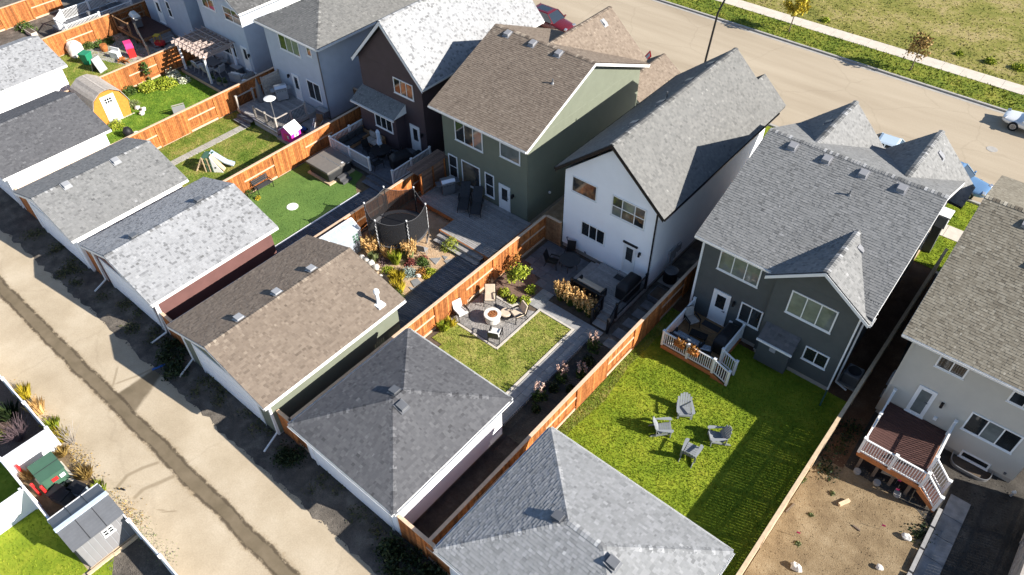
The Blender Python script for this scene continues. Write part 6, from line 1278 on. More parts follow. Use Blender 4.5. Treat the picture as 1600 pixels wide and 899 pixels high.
t = thing('orange_pot', 'orange barrel planter in front of the toy yard hedge', 'planter', (-63.7, 22.3, 0)); b = B(); b.lathe([(.22, 0), (.3, .3), (.28, .6), (.24, .6)], n=14); b.build('body', 'cedar', t); b = B(); b.lathe([(.24, .55), (.001, .57)], n=14); b.build('soil', 'soil', t)
t = thing('wood_pile', 'pile of orange wood scraps at the cedar fence of the toy yard', 'wood pile', (-60.6, 22.3, 0)); rr_ = random.Random(9); [B().obox((rr_.uniform(-.5, .5), rr_.uniform(-.25, .25), .06+.09*(i % 4)), (rr_.uniform(.4, .9), .09, .06), (0, rr_.uniform(-.15, .15), rr_.uniform(0, 3))).build('plank', 'cedar', t) for i in range(12)]
t = thing('white_dome', 'white draped heap against the fence in front of the toy yard', 'covered heap', (-65.3, 20.6, 0)); b = B(); b.ball((0, 0, .35), (.7, .6, .75), 14, .12, random.Random(2)); b.build('cover', 'fabric_white', t, smooth=True); b = B(); b.ball((.5, -.4, .1), (.4, .3, .3), 10, .15, random.Random(5)); b.build('fold', 'fabric_white', t, smooth=True)
t = thing('planter_bed', 'grey block planter in the top left yard', 'planter', (-72.0, 19.8, 0)); b = B(); b.box(-1.1, 1.1, -.25, .25, 0, .35); b.build('box', 'pale_concrete', t); b = B(); b.box(-1.05, 1.05, -.2, .2, .35, .36); b.build('soil', 'soil', t)
# ================================================================ LEFT OF THE ALLEY
t = thing('utility_box', 'dark green utility transformer on a pale concrete pad behind the white fence', 'utility box', (-27.4, 0, 0)); b = local(t); b.box(-28.15, -26.7, -.62, .62, 0, .14); b.build('pad', 'pale_concrete', t)
b = local(t); b.faces([(-28.05, -.5, .14), (-26.95, -.5, .14), (-26.95, .5, .14), (-28.05, .5, .14), (-28.1, -.52, 1.0), (-27.0, -.52, .92), (-27.0, .52, .92), (-28.1, .52, 1.0)], B.BF); b.build('cabinet', 'dark_green_box', t, bevel=.03)
b = local(t); b.extrude([(-28.14, -.55, 1.02), (-26.95, -.55, .93), (-26.95, .55, .93), (-28.14, .55, 1.02)], (0, 0, .04)); l = b.build('lid', 'dark_green_box', t); b = local(t); b.extrude([(-27.56, -.56, 1.01), (-27.53, -.56, 1.01), (-27.53, .56, 1.01), (-27.56, .56, 1.01)], (0, 0, .012)); b.build('seam', 'tub_side', l)
b = local(t); b.box(-26.98, -26.94, -.15, .12, .55, .75); b.build('handle', 'red_paint', t); b = local(t); b.box(-26.965, -26.945, .2, .42, .5, .72); b.build('warning_plate', 'white_trim', t)
for x, y, lb in ((-29.0+.25, -.8, 'red bollard nearest the long white fence panel'), (-27.3, -.82, 'red bollard in the middle of the three by the utility box'), (-26.85, -.6, 'red bollard nearest the dark boxes and shed')):
    t = thing('bollard', lb, 'bollard', (x, y, 0), 0, 'red bollards round the utility box'); b = B(); b.cyl((0, 0, 0), (0, 0, .9), .065, n=12); b.build('post', 'red_paint', t); b = B(); b.ball((0, 0, .9), (.065, .065, .05), 12); b.build('cap', 'red_paint', t)
for x, y, s, lb in ((-26.3, -.25, .42, 'black crate beside the utility box, nearest the shed fence'), (-25.95, .4, .34, 'dark blue box between the black crate and the grey shed')):
    t = thing('storage_crate', lb, 'crate', (x, y, 0), .3); b = B(); b.box(-s, s, -s*.7, s*.7, 0, .5); b.build('box', 'charcoal_plastic' if s > .4 else 'fabric_blue', t, bevel=.03); b = B(); b.box(-s-.03, s+.03, -s*.7-.03, s*.7+.03, .5, .55); b.build('lid', 'black_cover', t)
t = thing('garden_shed', 'grey plastic garden shed with ribbed gable roof by the alley', 'garden shed', (-23.2, -.05, 0)); x0, x1, y0, y1 = -24.15, -22.3, -1.05, .95; zr, ze, xm = 2.22, 1.82, -23.22
for k in range(8):
    ya, yb = y0+(y1-y0)*k/8, y0+(y1-y0)*(k+1)/8; b = local(t); b.box(x1-.03, x1, ya+.015, yb-.015, .06, ze); b.build('wall_panel', 'shed_grey', t)
b = local(t); b.box(x0, x1-.032, y0, y1, .0, ze-.06); b.build('shell', 'grey_siding', t); b = local(t); b.extrude([(x0, y0, ze-.06), (x1, y0, ze-.06), (xm, y0, zr-.08)], (0, y1-y0, 0)); b.build('gable', 'grey_siding', t)
for s, xe in ((-1, -24.28), (1, -22.15)):
    L = math.hypot(xe-xm, zr-ze+.03)
    for k in range(8):
        f0, f1 = k/8, (k+1)/8; b = local(t); xa, xb = xm+(xe-xm)*f0, xm+(xe-xm)*f1; za, zb = zr-(zr-ze+.03)*f0, zr-(zr-ze+.03)*f1
        b.extrude([(xa, y0-.1, za), (xb, y0-.1, zb-.012+.02), (xb, y1+.1, zb-.012+.02), (xa, y1+.1, za)], (0, 0, .025)); b.build('roof_rib', 'charcoal_plastic' if False else 'dark_steel', t)
    for y in (y0+.65, y0+1.35): b = local(t); b.beam((xm, y, zr+.035), (xe, y, ze+.02), .025, .02); b.build('roof_seam', 'tub_side', t)
b = local(t); b.box(xm-.1, xm+.1, y0-.12, y1+.12, zr+.0, zr+.06); b.build('ridge_cap', 'light_blue_cloth', t); b = local(t); b.box(x0-.15, x0-.1, y0-.1, y1+.1, ze-.05, ze+.02); b.build('gutter', 'white_trim', t)
F = Face('+x', x1); window(t, F, .0, .45, 1.15, 1.55, 2, 2, fr=.04, out=.04)
b = local(t); b.box(x1-.02, x1+.06, y0-.05, y1+.05, -.02, .06); b.build('base', 'pale_lumber', t)
t = thing('cable_stub', 'short black cable stub lying in the sand beside the shed', 'cable', (-24.7, 1.65, 0), .5); b = B(); b.tube([(-.15, 0, .03), (.05, .02, .06), (.16, 0, .04)], .04); b.build('sleeve', 'black_metal', t); b = B(); b.cyl((.16, 0, .04), (.22, .0, .04), .02); b.build('core', 'steel', t)
t = thing('drain_mat', 'small bright blue plastic strip on the alley at the gravel edge', 'plastic strip', (-29.75, 6.6, 0), R_(70)); b = B(); b.box(-.35, .35, -.06, .06, .0, .03); b.build('strip', 'blue_plastic', t); b = B(); b.box(-.35, .35, -.062, -.045, .03, .045); b.build('rib', 'blue_plastic', t)
# ================================================================ PLANTS
def twigs(name, label, x, y, r, h, n, mat, z=0, seed=0, cat='shrub', th=.012):
    rng = random.Random(seed); t = thing(name, label, cat, (x, y, z)); b = B()
    for i in range(n):
        a = rng.random()*6.28; q = r*math.sqrt(rng.random()); hh = h*rng.uniform(.5, 1); x1, y1 = q*math.cos(a), q*math.sin(a); b.tube([(x1*.15, y1*.15, 0), (x1*.5, y1*.5, hh*.55), (x1, y1, hh)], th, 4, th*.4)
        for k in range(2): b.cyl((x1*.5, y1*.5, hh*.55), (x1*.5+rng.uniform(-.2, .2), y1*.5+rng.uniform(-.2, .2), hh*rng.uniform(.8, 1)), th*.5, th*.25, 4)
    b.build('stem', mat, t); return t
tuft('ornamental_grass', 'yellow ornamental grass outside the white alley fence, nearest the photo edge', 'ornamental grass', -33.2, 1.3, .55, .75, 'leaf_yellow', 130, w=.02)
tuft('ornamental_grass', 'tan ornamental grass along the white alley fence, beside the yellow one', 'ornamental grass', -31.75, 1.3, .55, .8, 'leaf_gold_grass', 140, w=.018)
tuft('ornamental_grass', 'lime and yellow grass clump outside the fence corner by the utility box', 'ornamental grass', -30.3, 1.3, .5, .6, 'leaf_lime', 120, w=.02); tuft('ornamental_grass', 'dry yellow grass at the end of the white fence panel', 'ornamental grass', -29.3, 1.3, .5, .7, 'leaf_yellow', 90, w=.02)
twigs('dead_shrub', 'bare pale twigs fanning over the alley beside the white fence', -28.75, 1.45, .7, 1.3, 22, 'weathered_wood', seed=3)
twigs('dead_shrub', 'bare purplish twig shrub inside the white fence corner', -30.9, .0, 1.0, 1.2, 60, 'leaf_purple', seed=4, th=.016); tuft('garden_plant', 'dark blade plant inside the white fence at the photo edge', 'plant', -32.6, .25, .8, .8, 'leaf_dark', 120, w=.03); tuft('garden_plant', 'pale silver blade plant inside the white fence', 'plant', -32.9, -.7, .6, .6, 'leaf_sage', 90, w=.03); bush('garden_plant', 'light green low shrub inside the white fence corner', 'shrub', -31.9, -.75, .5, .4, 'leaf_lime', 200)
for i, (x, y, r, h, m, lb) in enumerate(((-28.5, .85, .4, .5, 'dry_weed', 'dry tan weeds between the utility box and alley'), (-26.6, .95, .55, .6, 'dry_weed', 'tall dry weeds at the alley corner of the utility box'), (-25.4, 1.05, .45, .5, 'leaf_lime', 'yellow green weeds beside the grey shed corner'), (-28.5, -.7, .35, .6, 'leaf_gold_grass', 'dry orange weeds behind the utility box'), (-27.2, -.35, .45, .5, 'dry_weed', 'dry tangled weeds between the red bollards'), (-26.6, .2, .3, .35, 'leaf_dark', 'dark green weeds under the utility box pad'))): tuft('weed_clump', lb, 'weeds', x, y, r, h, m, 110, w=.018)
# green house gravel garden
bush_, tuft_ = bush, tuft
def bush(nm, lb, ct, x, y, r, h, m, n=260, leaf=.07, **k): return bush_(nm, lb, ct, x, y, r*1.2, h*1.2, m, int(n*1.5), leaf, **k)
def tuft(nm, lb, ct, x, y, r, h, m, n=90, **k): return tuft_(nm, lb, ct, x, y, r*1.2, h*1.1, m, int(n*1.5), **k)
bush('round_shrub', 'round lime green shrub beside the grey deck steps', 'shrub', -24.3, 22.75, .55, .85, 'leaf_lime', 700, .055, seed=1)
tuft('ornamental_grass', 'gold feather grass under the trampoline edge, nearest the translucent shed', 'ornamental grass', -27.75, 19.5, .45, .95, 'leaf_gold_grass', 130, plume='leaf_gold_grass'); tuft('ornamental_grass', 'green grass clump behind the white boulders', 'ornamental grass', -27.15, 19.15, .32, .6, 'leaf_sage', 110); tuft('ornamental_grass', 'tall gold grass in front of the trampoline middle', 'ornamental grass', -26.6, 19.9, .5, .95, 'leaf_gold_grass', 120); tuft('ornamental_grass', 'lime and gold grass left of the red leaved shrub', 'ornamental grass', -26.0, 19.85, .42, .8, 'leaf_lime', 130); tuft('ornamental_grass', 'tall green grass with gold tips between camp chair and red shrub', 'ornamental grass', -25.6, 20.6, .36, 1.0, 'leaf_sage', 120, plume='leaf_gold_grass'); tuft('ornamental_grass', 'thin gold feather grass close to the camp chair', 'ornamental grass', -25.85, 21.1, .3, 1.1, 'leaf_gold_grass', 70)
bush('heuchera', 'low dark purple plant behind the white boulders', 'plant', -26.6, 19.35, .38, .3, 'leaf_purple', 160); bush('red_shrub', 'red leaved low shrub above the blue grey plant', 'shrub', -25.25, 20.25, .34, .4, 'leaf_red', 240); bush('blue_spruce', 'pale blue grey rounded plant in the gravel garden', 'shrub', -24.7, 19.6, .48, .42, 'leaf_blue', 420, .06); bush('garden_plant', 'green shrub between the slates and the red shrub', 'shrub', -24.65, 20.75, .42, .5, 'leaf_green', 300); bush('garden_plant', 'orange brown plant at the boardwalk edge', 'plant', -24.2, 20.15, .36, .3, 'leaf_orange', 220); bush('garden_plant', 'yellow variegated plant beside the boardwalk', 'plant', -23.85, 20.6, .34, .32, 'leaf_lime', 220); bush('garden_plant', 'small yellow plant touching the boardwalk edge', 'plant', -23.75, 20.15, .28, .22, 'leaf_yellow', 160); bush('garden_plant', 'reddish purple plant beside the blue grey plant', 'plant', -25.4, 19.35, .3, .25, 'leaf_purple', 130); bush('garden_plant', 'lime plant at the pale lumber edging by the boulders', 'plant', -25.95, 19.05, .36, .35, 'leaf_lime', 190); bush('garden_plant', 'red brown plant behind the camp chair shadow', 'plant', -24.95, 21.05, .28, .25, 'leaf_red', 150)
tuft('ornamental_grass', 'bright yellow grass by the corner of the brown roof', 'ornamental grass', -24.9, 18.9, .5, .55, 'leaf_yellow', 170, w=.02); tuft('ornamental_grass', 'gold and green grass beside the chimney pipe roof corner', 'ornamental grass', -24.1, 18.2, .45, .9, 'leaf_yellow', 140); bush('garden_plant', 'green shrub at the brown roof corner beside the boardwalk', 'shrub', -23.75, 17.9, .42, .7, 'leaf_green', 300); bush('garden_plant', 'sage green plant beside the yellow grass at the roof corner', 'shrub', -24.5, 17.9, .36, .6, 'leaf_sage', 220)
bush, tuft = bush_, tuft_
for i, (x, y, s) in enumerate(((-24.15, 19.85, .13), (-25.85, 18.5, .1))): b = B((x, y, 0)); b.ball((x, y, s*.6), (s*1.3, s, s), 8, .2, random.Random(i)); o = b.build('stone', 'stone_white', loc=(x, y, 0)); tag(o, ['pale round stone beside the orange brown plant', 'small pale stone by the lumber edging at the brown roof'][i], 'stone')
b = B((-26.2, 18.75, 0)); b.box(-26.25, -26.15, 18.3, 19.25, 0, .1); o = b.build('edging_board', 'pale_lumber', loc=(-26.2, 18.75, 0)); tag(o, 'short pale lumber edging board beside the white boulders', 'edging board')
bush('dark_shrub', 'dark shaded shrub between the boardwalk and the cedar fence', 'shrub', -21.1, 21.9, .42, .6, 'leaf_green', 320); bush('dark_shrub', 'dark shaded low plants at the deck end of the cedar fence', 'shrub', -21.0, 22.6, .35, .4, 'leaf_dark', 200)
# fire pit yard
bush('lime_shrub', 'lime leaved shrub beside the facing beige chair', 'shrub', -19.4, 21.95, .42, .5, 'leaf_lime', 300, .1); bush('lime_shrub', 'lime leaved shrub at the gravel corner, middle of the bed', 'shrub', -18.75, 21.85, .38, .42, 'leaf_lime', 260, .1); bush('lime_shrub', 'lime leaved shrub at the walkway end of the bed', 'shrub', -18.15, 22.2, .4, .45, 'leaf_lime', 280, .1); bush('lime_shrub', 'lime leaved shrub against the paver patio edge', 'shrub', -18.45, 23.05, .4, .6, 'leaf_lime', 280, .1)
def tree(name, label, x, y, h, r, mat, z=0, n=900, trunk=.05, seed=1, leaf=.11, cbase=.35, lean=(0, 0)):
    rng = np.random.default_rng(seed); rd = random.Random(seed); t = thing(name, label, 'tree', (x, y, z)); b = B(); top = (lean[0], lean[1], h*.85); b.tube([(0, 0, 0), (lean[0]*.4, lean[1]*.4, h*.4), top], trunk, 8, trunk*.35)
    cs = []
    for i in range(11):
        f = rd.uniform(cbase, .85); a = i*2.4+rd.random(); L = r*rd.uniform(.55, 1)*(1.15-f*.5); p = (lean[0]*f, lean[1]*f, h*f*.85); q = (p[0]+L*math.cos(a), p[1]+L*math.sin(a), p[2]+L*rd.uniform(.35, .8)); b.tube([p, q], trunk*.4, 5, trunk*.12); cs.append(q); cs.append(tuple((p[k]*.4+q[k]*.6) for k in range(3)))
    b.build('trunk', 'bark', t); cs = np.array(cs+[top]); k = rng.integers(0, len(cs), n); P = cs[k]+rng.normal(size=(n, 3))*r*.2; P[:, 2] = np.maximum(P[:, 2], h*cbase*.6)
    V, F = scatter_leaves(P, leaf, rng); obj('crown', np_mesh('crown', V, F, mat, rng.random(len(F))), t); return t
tree('young_tree', 'young lime leaved tree between the cedar fence and the patio', -19.15, 22.85, 1.9, .62, 'leaf_lime', n=900, trunk=.03, seed=5, leaf=.09, cbase=.25); tree('young_tree', 'slender orange brown leaved shrub tree against the cedar fence', -20.15, 23.6, 1.7, .45, 'leaf_orange', n=300, trunk=.025, seed=6, leaf=.08, cbase=.2); twigs('rose_bush', 'thin brown stemmed shrub against the cedar fence behind the fire chairs', -20.25, 21.9, .35, .9, 26, 'bark', seed=8)
tuft('daylily', 'yellow daylily clump at the fence behind the charcoal roof', 'daylily', -20.2, 17.85, .45, .55, 'leaf_lime', 150, w=.022); tuft('daylily', 'yellow green daylily clump closest to the white cushioned chair', 'daylily', -20.1, 18.35, .42, .5, 'leaf_yellow', 130, w=.022)
for i, x in enumerate((-16.75, -16.1, -15.45, -14.8)): tuft('feather_grass', 'tall gold feather reed grass in front of the black railing, '+['at the patio end', 'second from the patio', 'third from the patio', 'nearest the deck stairs'][i], 'ornamental grass', x, 23.65, .42, 1.05, 'leaf_green', 150, plume='leaf_gold_grass', group='feather grasses by the deck')
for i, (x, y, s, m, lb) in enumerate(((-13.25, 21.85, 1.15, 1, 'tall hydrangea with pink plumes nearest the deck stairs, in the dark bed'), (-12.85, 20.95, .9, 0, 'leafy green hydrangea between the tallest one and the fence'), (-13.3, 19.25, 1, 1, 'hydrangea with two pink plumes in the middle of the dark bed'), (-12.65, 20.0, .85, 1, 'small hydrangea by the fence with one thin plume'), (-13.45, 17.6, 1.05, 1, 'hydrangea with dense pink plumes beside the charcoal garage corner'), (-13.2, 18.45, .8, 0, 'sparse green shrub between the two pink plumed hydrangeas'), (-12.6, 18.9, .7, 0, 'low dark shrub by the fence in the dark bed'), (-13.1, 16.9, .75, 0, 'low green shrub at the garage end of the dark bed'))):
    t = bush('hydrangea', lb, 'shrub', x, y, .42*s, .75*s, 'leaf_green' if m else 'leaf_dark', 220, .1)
    if m:
        rng = np.random.default_rng(i); P = []
        for k in range(4):
            a = k*1.7+i; cx, cy = .22*math.cos(a), .22*math.sin(a); P.append(np.array([cx, cy, .85*s])+rng.normal(size=(45, 3))*np.array([.045, .045, .12]))
        V, F = scatter_leaves(np.concatenate(P), .055, rng); obj('flower', np_mesh('flower', V, F, 'leaf_pink', rng.random(len(F))), t)
# turf yard, lawns up the row
bush('garden_plant', 'green shrub beside the end of the black bench', 'shrub', -37.95, 18.15, .4, .55, 'leaf_green', 240); bush('garden_plant', 'small yellow flowering plant at the front corner of the bench', 'plant', -37.3, 18.35, .24, .3, 'leaf_yellow', 150)
bush('garden_plant', 'large lime leaved shrub at the cedar fence, above the barrel shed lawn', 'shrub', -55.3, 21.2, 1.0, .8, 'leaf_lime', 800, .12); bush('garden_plant', 'leafy green shrub nearest the barrel shed corner by the fence', 'shrub', -55.9, 20.0, .7, .6, 'leaf_green', 420, .11); bush('garden_plant', 'spreading green shrub between the lime shrub and white flowers', 'shrub', -54.6, 22.4, .9, .7, 'leaf_lime', 600, .12); bush('white_rose', 'white flowering shrub against the trellis shadowed fence', 'shrub', -55.6, 23.6, .7, .8, 'leaf_white', 420, .11); bush('white_rose', 'low white flowers at the pergola deck corner', 'shrub', -54.2, 23.7, .6, .45, 'leaf_white', 300, .11); tree('columnar_tree', 'narrow dark green columnar shrub against the cedar fence', -56.0, 21.9, 2.0, .28, 'leaf_green', n=700, trunk=.03, seed=15, leaf=.08, cbase=.08)
bush('garden_plant', 'dry green plants along the right wall of the barrel shed', 'shrub', -54.0, 19.4, .6, .5, 'leaf_sage', 260); bush('garden_plant', 'yellow flowering shrub in front of the barrel shed door', 'shrub', -52.2, 16.9, .7, .6, 'leaf_lime', 420, .09); bush('white_rose', 'round white flower ball in front of the white shed door', 'shrub', -52.6, 17.15, .32, .75, 'leaf_white', 260, .07); b = B((-52.8, 19.3, 0)); 
for i, (x, y) in enumerate(((-53.3, 19.2), (-52.75, 19.35), (-52.35, 19.0), (-50.2, 17.3), (-50.0, 17.7))): b = B((x, y, 0)); b.ball((x, y, .12), (.24, .2, .16), 8, .2, random.Random(i+20)); o = b.build('stone', 'stone_white', loc=(x, y, 0)); tag(o, 'white garden stone '+['touching the dry plants by the barrel shed', 'at the lawn tip of the barrel shed edging', 'nearest the barrel shed sill', 'beside the black rounded pot', 'between the black pot and the leaning board'][i], 'stone', 'white stones edging the shed lawn')
for i, (x, y) in enumerate(((-65.2, 21.7), (-65.0, 22.5), (-64.8, 23.3))): bush('hedge_shrub', 'dark green shrub in the fence hedge, '+['nearest the white heap', 'in the middle of the hedge', 'nearest the brown deck'][i], 'shrub', x, y, .6, .6, 'leaf_green', 320, .1, group='hedge shrubs by the fence')
for i, (x, y, m) in enumerate(((-73.2, 19.9, 'leaf_green'), (-72.3, 20.0, 'leaf_green'))): bush('garden_plant', ['dark green shrub at the fence end of the block planter', 'lighter green shrub in the middle of the block planter'][i], 'shrub', x, y, .8, .7, m, 420, .1)
bush('garden_plant', 'pale shrub at the lower end of the toy yard cedar fence', 'shrub', -57.3, 21.5, .5, .6, 'leaf_sage', 220)
# potted plants on the pergola deck
for i, (x, y) in enumerate(((-55.2, 25.1), (-51.1, 25.0), (-50.6, 25.2), (-51.9, 24.9))):
    t = bush('potted_plant', 'potted plant on the pergola deck, '+['under the fence end of the pergola', 'beside the foot of the white post', 'between the loveseat and the white post', 'right behind the white pergola post'][i], 'potted plant', x, y, .26, .45, 'leaf_green', 130, .08, z=.5); b = B(); b.lathe([(.14, -.25), (.2, .02), (.17, .02)], n=12); b.build('pot', 'stone_grey', t)
# ================================================================ STREET
def car(label, x, y, rz, paint, L=4.5, W=1.82, H=1.5, suv=False, sunroof=False):
    t = thing('parked_car', label, 'car', (x, y, 0), rz); h = L/2; w = W/2; zb = .28; bel = .92 if suv else .82
    # body: loop sections from nose (+x) to tail
    secs = [(h, .45, .62, .72), (h-.12, .3, .74, .86), (h-.9, .26, bel-.05, .97), (h-1.35, .25, bel+.02, 1), (.0, .25, bel+.04, 1), (-h+.9, .26, bel+.06, 1), (-h+.15, .32, bel+.05, .92), (-h, .5, bel-.1, .82)]
    b = B(); P = []
    for sx, z0, z1, k in secs:
        ww = w*k; P += [(sx, -ww*.92, z0), (sx, -ww, z0+.18), (sx, -ww*.985, (z0+z1)/2+.08), (sx, -ww*.9, z1), (sx, 0, z1+.045), (sx, ww*.9, z1), (sx, ww*.985, (z0+z1)/2+.08), (sx, ww, z0+.18), (sx, ww*.92, z0)]
    F_ = []
    for i in range(len(secs)-1): F_ += [(i*9+j, i*9+(j+1) % 9, (i+1)*9+(j+1) % 9, (i+1)*9+j) for j in range(9)]
    F_ += [tuple(range(9)), tuple(reversed(range((len(secs)-1)*9, len(secs)*9)))]; b.faces(P, F_); o = b.build('body', paint, t, smooth=True); m = o.modifiers.new('s', 'SUBSURF'); m.levels = m.render_levels = 2
    # cabin
    xa, xb, xc, xd = h-1.28, h-2.0, (-h+.75 if suv else -h+1.15), (-h+.25 if suv else -h+.55); zt = H
    b = B(); lo, hi = w*.9, w*.72; b.faces([(xa, -lo, bel), (xa, lo, bel), (xd, lo, bel), (xd, -lo, bel), (xb, -hi, zt-.03), (xb, hi, zt-.03), (xc, hi, zt-.03), (xc, -hi, zt-.03)], [(0, 1, 5, 4), (1, 2, 6, 5), (2, 3, 7, 6), (3, 0, 4, 7)]); b.build('window', 'car_glass', t)
    b = B(); b.faces([(xb+.06, -hi-.02, zt-.04), (xb+.06, hi+.02, zt-.04), (xc-.05, hi+.02, zt-.04), (xc-.05, -hi-.02, zt-.04), (xb-.1, -hi*.8, zt+.025), (xb-.1, hi*.8, zt+.025), (xc+.12, hi*.8, zt+.025), (xc+.12, -hi*.8, zt+.025)], B.BF); b.build('roof', paint, t, bevel=.03)
    if sunroof: b = B(); b.box((xb+xc)/2-.55, (xb+xc)/2+.65, -hi*.6, hi*.6, zt+.02, zt+.034); b.build('sunroof', 'car_glass', t)
    b = B()
    for s in (-1, 1):
        for (p, q) in (((xa, lo), (xb, hi)), ((xd, lo), (xc, hi)), (((xa+xd)/2-.1, lo), ((xb+xc)/2-.1, hi))): b.beam((p[0], s*p[1], bel), (q[0], s*q[1], zt-.03), .07, .05)
    o = b.build('pillar', paint, t); o['kind'] = 'stuff'
    for sx in (h-.88, -h+.85):
        for s in (-1, 1):
            wb = B(); wb.lathe([(.0001, -.11), (.3, -.11), (.335, -.07), (.335, .07), (.3, .11), (.0001, .11)], n=24); wh = wb.build('wheel', 'tyre', t); wh.location = (sx, s*(w-.1), .335); wh.rotation_euler = (PI/2, 0, 0)
            rb = B(); rb.lathe([(.21, .105), (.2, .118), (.05, .1), (.0001, .112)], n=24)
            for k in range(7): a = 2*PI*k/7; rb.beam((.03*math.cos(a), .03*math.sin(a), .118), (.19*math.cos(a), .19*math.sin(a), .118), .04, .012)
            r = rb.build('rim', 'alloy', wh); r.rotation_euler = (0 if s < 0 else PI, 0, 0)
    for s in (-1, 1):
        b = B(); b.obox((h-.14, s*w*.62, .69), (.22, .34, .12), (0, .25, s*-.25)); b.build('headlight', 'steel', t, bevel=.03); b = B(); b.obox((-h+.06, s*w*.68, .8), (.1, .3, .14)); b.build('tail_light', 'red_paint', t, bevel=.02); b = B(); b.obox((xa-.1, s*(w+.06), bel+.1), (.12, .18, .13)); b.build('mirror', paint, t, bevel=.03)
    b = B(); b.obox((h-.02, 0, .5), (.06, W*.5, .16)); b.build('grille', 'black_metal', t)
    return t
car('red car with dark sunroof parked on the street behind the pale shingle roof', -37.4, 49.0, 0, 'car_red', 4.6, 1.86, 1.55, True, True); car('white car parked along the far kerb at the right photo edge', -.9, 58.0, PI, 'car_white', 4.5, 1.82, 1.45); car('blue car parked at the near kerb beyond the dark grey house roof', -3.55, 48.05, R_(-6), 'car_blue', 4.5, 1.82, 1.45); car('pale car glimpsed between the two front gables of the dark grey house', -7.6, 48.2, R_(4), 'car_pale', 4.4, 1.8, 1.45)
t = thing('street_lamp', 'tall dark street lamp with a curved arm behind the white house', 'street lamp', (-21.7, 47.2, 0)); b = B(); pts = [(0, 0, 0), (.05, 0, 3.1), (.25, .1, 6.6), (.5, .3, 7.6), (1.0, .8, 8.3), (1.8, 1.6, 8.6)]; b.tube(pts, .09, 10, .045); b.build('pole', 'black_metal', t); b = B(); b.obox((2.05, 1.85, 8.6), (.6, .2, .12), (0, 0, R_(45))); b.build('lamp_head', 'lamp_head', t); b = B(); b.lathe([(.2, 0), (.2, .12), (.12, .3)], n=12); b.build('base', 'dark_steel', t)
tree('young_tree', 'yellow leaved young street tree on the verge', -20.97, 61.0, 3.6, .95, 'leaf_yellow', .1, 800, .06, 21, .14, .45, (.2, .2)); tree('young_tree', 'orange leaved young street tree on the verge by the sidewalk', -10.7, 60.9, 3.3, .9, 'leaf_rust', .1, 520, .055, 22, .13, .4, (.1, .1))
for i, (x, y, s) in enumerate(((-6.3, 66.2, .9), (-4.2, 66.6, 1.1), (-8.6, 66.0, .6), (-19.5, 64.9, .8), (-3.0, 67.4, .7))): bush('field_bush', 'green bush in the dry field, '+['left of the pair below the brown patch', 'right of the pair below the brown patch', 'just behind the orange tree', 'behind the yellow tree at the sidewalk', 'small one closest to the right photo edge'][i], 'bush', x, y, .6*s, .5*s, 'leaf_lime', 260, .13, z=.08, group='bushes in the field')
b = B((-2.6, 53.9, .004)); b.lathe([(.36, .004), (.36, .012), (.34, .014)], (-2.6, 53.9, 0), 28); o = b.build('manhole_cover', 'concrete', loc=(-2.6, 53.9, .004)); tag(o, 'round manhole cover in the tan street', 'manhole cover')
t = thing('flag', 'small red and white flag hanging over the street lawn by the green house', 'flag', (-26.0, 45.3, 0)); b = B(); b.tube([(0, 0, 2.2), (.5, .5, 3.1)], .015); b.cyl((0, 0, 0), (0, 0, 2.2), .02); b.build('pole', 'white_trim', t); b = B(); b.faces([(.15, .15, 2.5), (.5, .5, 3.1), (.75, .35, 2.75), (.4, .05, 2.15)], [(0, 1, 2, 3)]); b.extrude([(.15, .15, 2.5), (.5, .5, 3.1), (.75, .35, 2.75), (.4, .05, 2.15)], (.01, -.01, 0)); b.build('cloth', 'red_paint', t); b = B(); b.extrude([(.27, .2, 2.55), (.5, .43, 2.95), (.62, .32, 2.78), (.4, .12, 2.38)], (.02, -.02, 0)); b.build('cloth_panel', 'white_trim', t)
# ================================================================ RIGHT SIDE
t = thing('concrete_walk', 'grey concrete pad walk in the bare soil beside the beige house', 'walkway', (4.25, 21, 0)); y = 25.1
while y > 14: b = local(t); b.box(3.82, 4.65, y-1.18, y, .0, .06); b.build('slab', 'slate', t); y -= 1.2
for i, (y0, y1) in enumerate(((22.95, 24.0), (21.7, 22.85), (20.4, 21.6), (19.2, 20.3))):
    b = B((3.72, y0, 0)); b.box(3.62, 3.78, y0, y1, 0, .16); o = b.build('concrete_block', 'paver_pale', loc=(3.72, y0, 0)); tag(o, 'long pale concrete block edging the walk, '+['nearest the deck stairs', 'second from the deck stairs', 'third from the deck stairs', 'cut by the photo edge'][i], 'concrete block', 'edging blocks by the walk')
def un_(px, py, z=0):
    d = CAM.matrix_world.to_3x3() @ Vector(((px-800)/1164.926, -(py-449.5)/1164.926, -1)); k = (z-30)/d.z; return (d.x*k, d.y*k)
for px, py, s, lb in ((1243, 889, .2, 'white rock at the bottom edge of the dirt yard, left of centre'), (1415, 841, .17, 'white rock on the dirt beside the pale edging blocks'), (1373, 888, .14, 'white rock at the bottom photo edge in the dirt yard')):
    x, y = un_(px, py); b = B((x, y, 0)); b.ball((x, y, s*.6), (s*1.2, s, s*.9), 8, .22, random.Random(int(px))); o = b.build('rock', 'stone_white', loc=(x, y, 0)); tag(o, lb, 'rock')
x, y = un_(1318, 787); b = B((x, y, 0)); b.obox((x, y, .09), (.55, .14, .14), (0, 0, R_(62))); o = b.build('lumber_block', 'pale_lumber', loc=(x, y, 0)); tag(o, 'orange lumber offcut lying on the bare dirt', 'lumber offcut')
x, y = un_(1338, 826); b = B((x, y, 0)); b.obox((x, y, .04), (.34, .07, .05), (0, 0, R_(-8))); o = b.build('lumber_scrap', 'bark', loc=(x, y, 0)); tag(o, 'small dark wood scrap lying mid dirt yard', 'wood scrap')
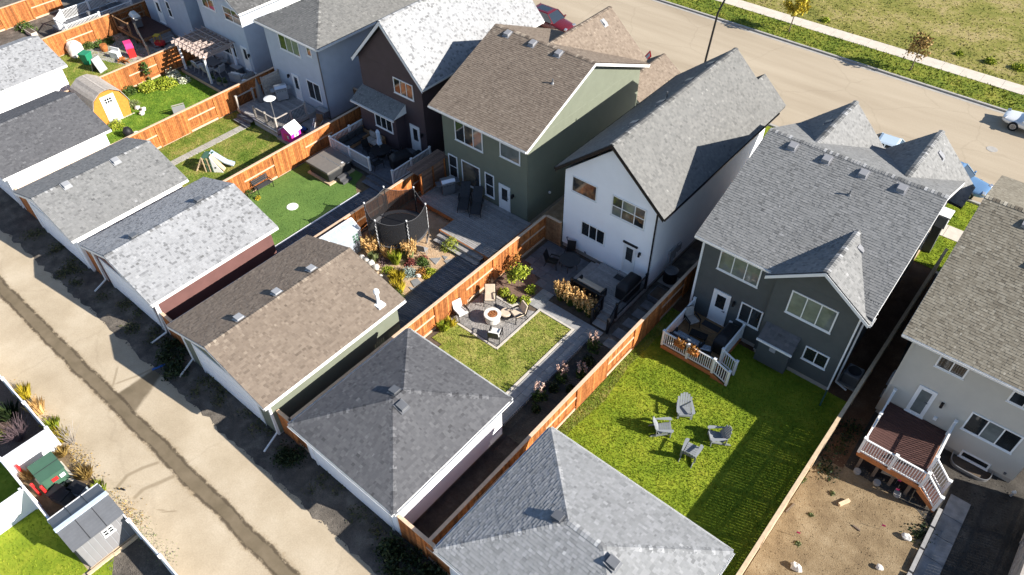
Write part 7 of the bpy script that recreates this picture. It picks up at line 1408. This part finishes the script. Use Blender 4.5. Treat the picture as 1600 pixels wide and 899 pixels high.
x, y = un_(1234, 794); b = B((x, y, 0)); b.obox((x, y, .04), (.6, .05, .05), (0, 0, R_(80))); o = b.build('wood_stick', 'bark', loc=(x, y, 0)); tag(o, 'thin dark stick beside the pale lumber fence', 'stick')
for px, py, lb in ((1398, 757, 'upper of two pink survey flags below the brown deck'), (1395, 771, 'lower of two pink survey flags below the brown deck'), (1241, 838, 'pink survey flag near the pale fence'), (1373, 827, 'pink survey flag in the middle of the dirt yard')):
    x, y = un_(px, py); t = thing('survey_flag', lb, 'flag', (x, y, 0), 0, 'pink survey flags'); b = B(); b.cyl((0, 0, 0), (0, 0, .45), .008, n=5); b.build('wire', 'steel', t); b = B(); b.extrude([(0, 0, .33), (.14, .03, .33), (.14, .03, .45), (0, 0, .45)], (.004, .004, 0)); b.build('cloth', 'hot_pink', t)
for px, py, m, lb in ((1300, 772, 'leaf_sage', 'small green weed tuft beside the lumber offcut'), (1268, 806, 'leaf_sage', 'pale weed tuft mid way down the dirt yard'), (1246, 850, 'leaf_sage', 'weed tuft near the pink flag and pale fence'), (1253, 748, 'leaf_green', 'green weed at the fence edge of the sunlit dirt'), (1290, 700, 'leaf_green', 'dark weeds along the pale fence in the shade')):
    x, y = un_(px, py); bush('weed_tuft', lb, 'weed', x, y, .16 if m == 'leaf_sage' else .3, .12, m, 60, .06, stems=False)
weeds(-1.4, -.7, 22.5, 26, 700, 'leaf_dark', .25, 61, cl=14)
x, y = un_(1439, 823); weeds(x-.35, x+.35, y-.7, y+.5, 260, 'leaf_dark', .05, 62, name='dark_debris', leaf=.08, cl=9)
t = thing('air_conditioner', 'dark air conditioner between the dark grey house and the pale fence', 'air conditioner', (-2.1, 28.3, 0)); b = B(); b.box(-.4, .4, -.4, .4, .1, .85); b.build('casing', 'dark_steel', t, bevel=.06); b = B(); b.lathe([(.3, .85), (.32, .87), (.1, .88)], n=20); b.build('fan_guard', 'black_metal', t); b = B(); b.box(-.5, .5, -.5, .5, 0, .1); b.build('pad', 'concrete', t)
t = thing('meter_post', 'small white tipped utility stub in the dark soil by the beige house', 'utility stub', (*un_(1579, 775), 0)); b = B(); b.cyl((0, 0, 0), (0, 0, .3), .05); b.build('pipe', 'grey_plastic', t); b = B(); b.ball((0, 0, .32), .09, 8, .2); b.build('cap', 'stone_white', t)
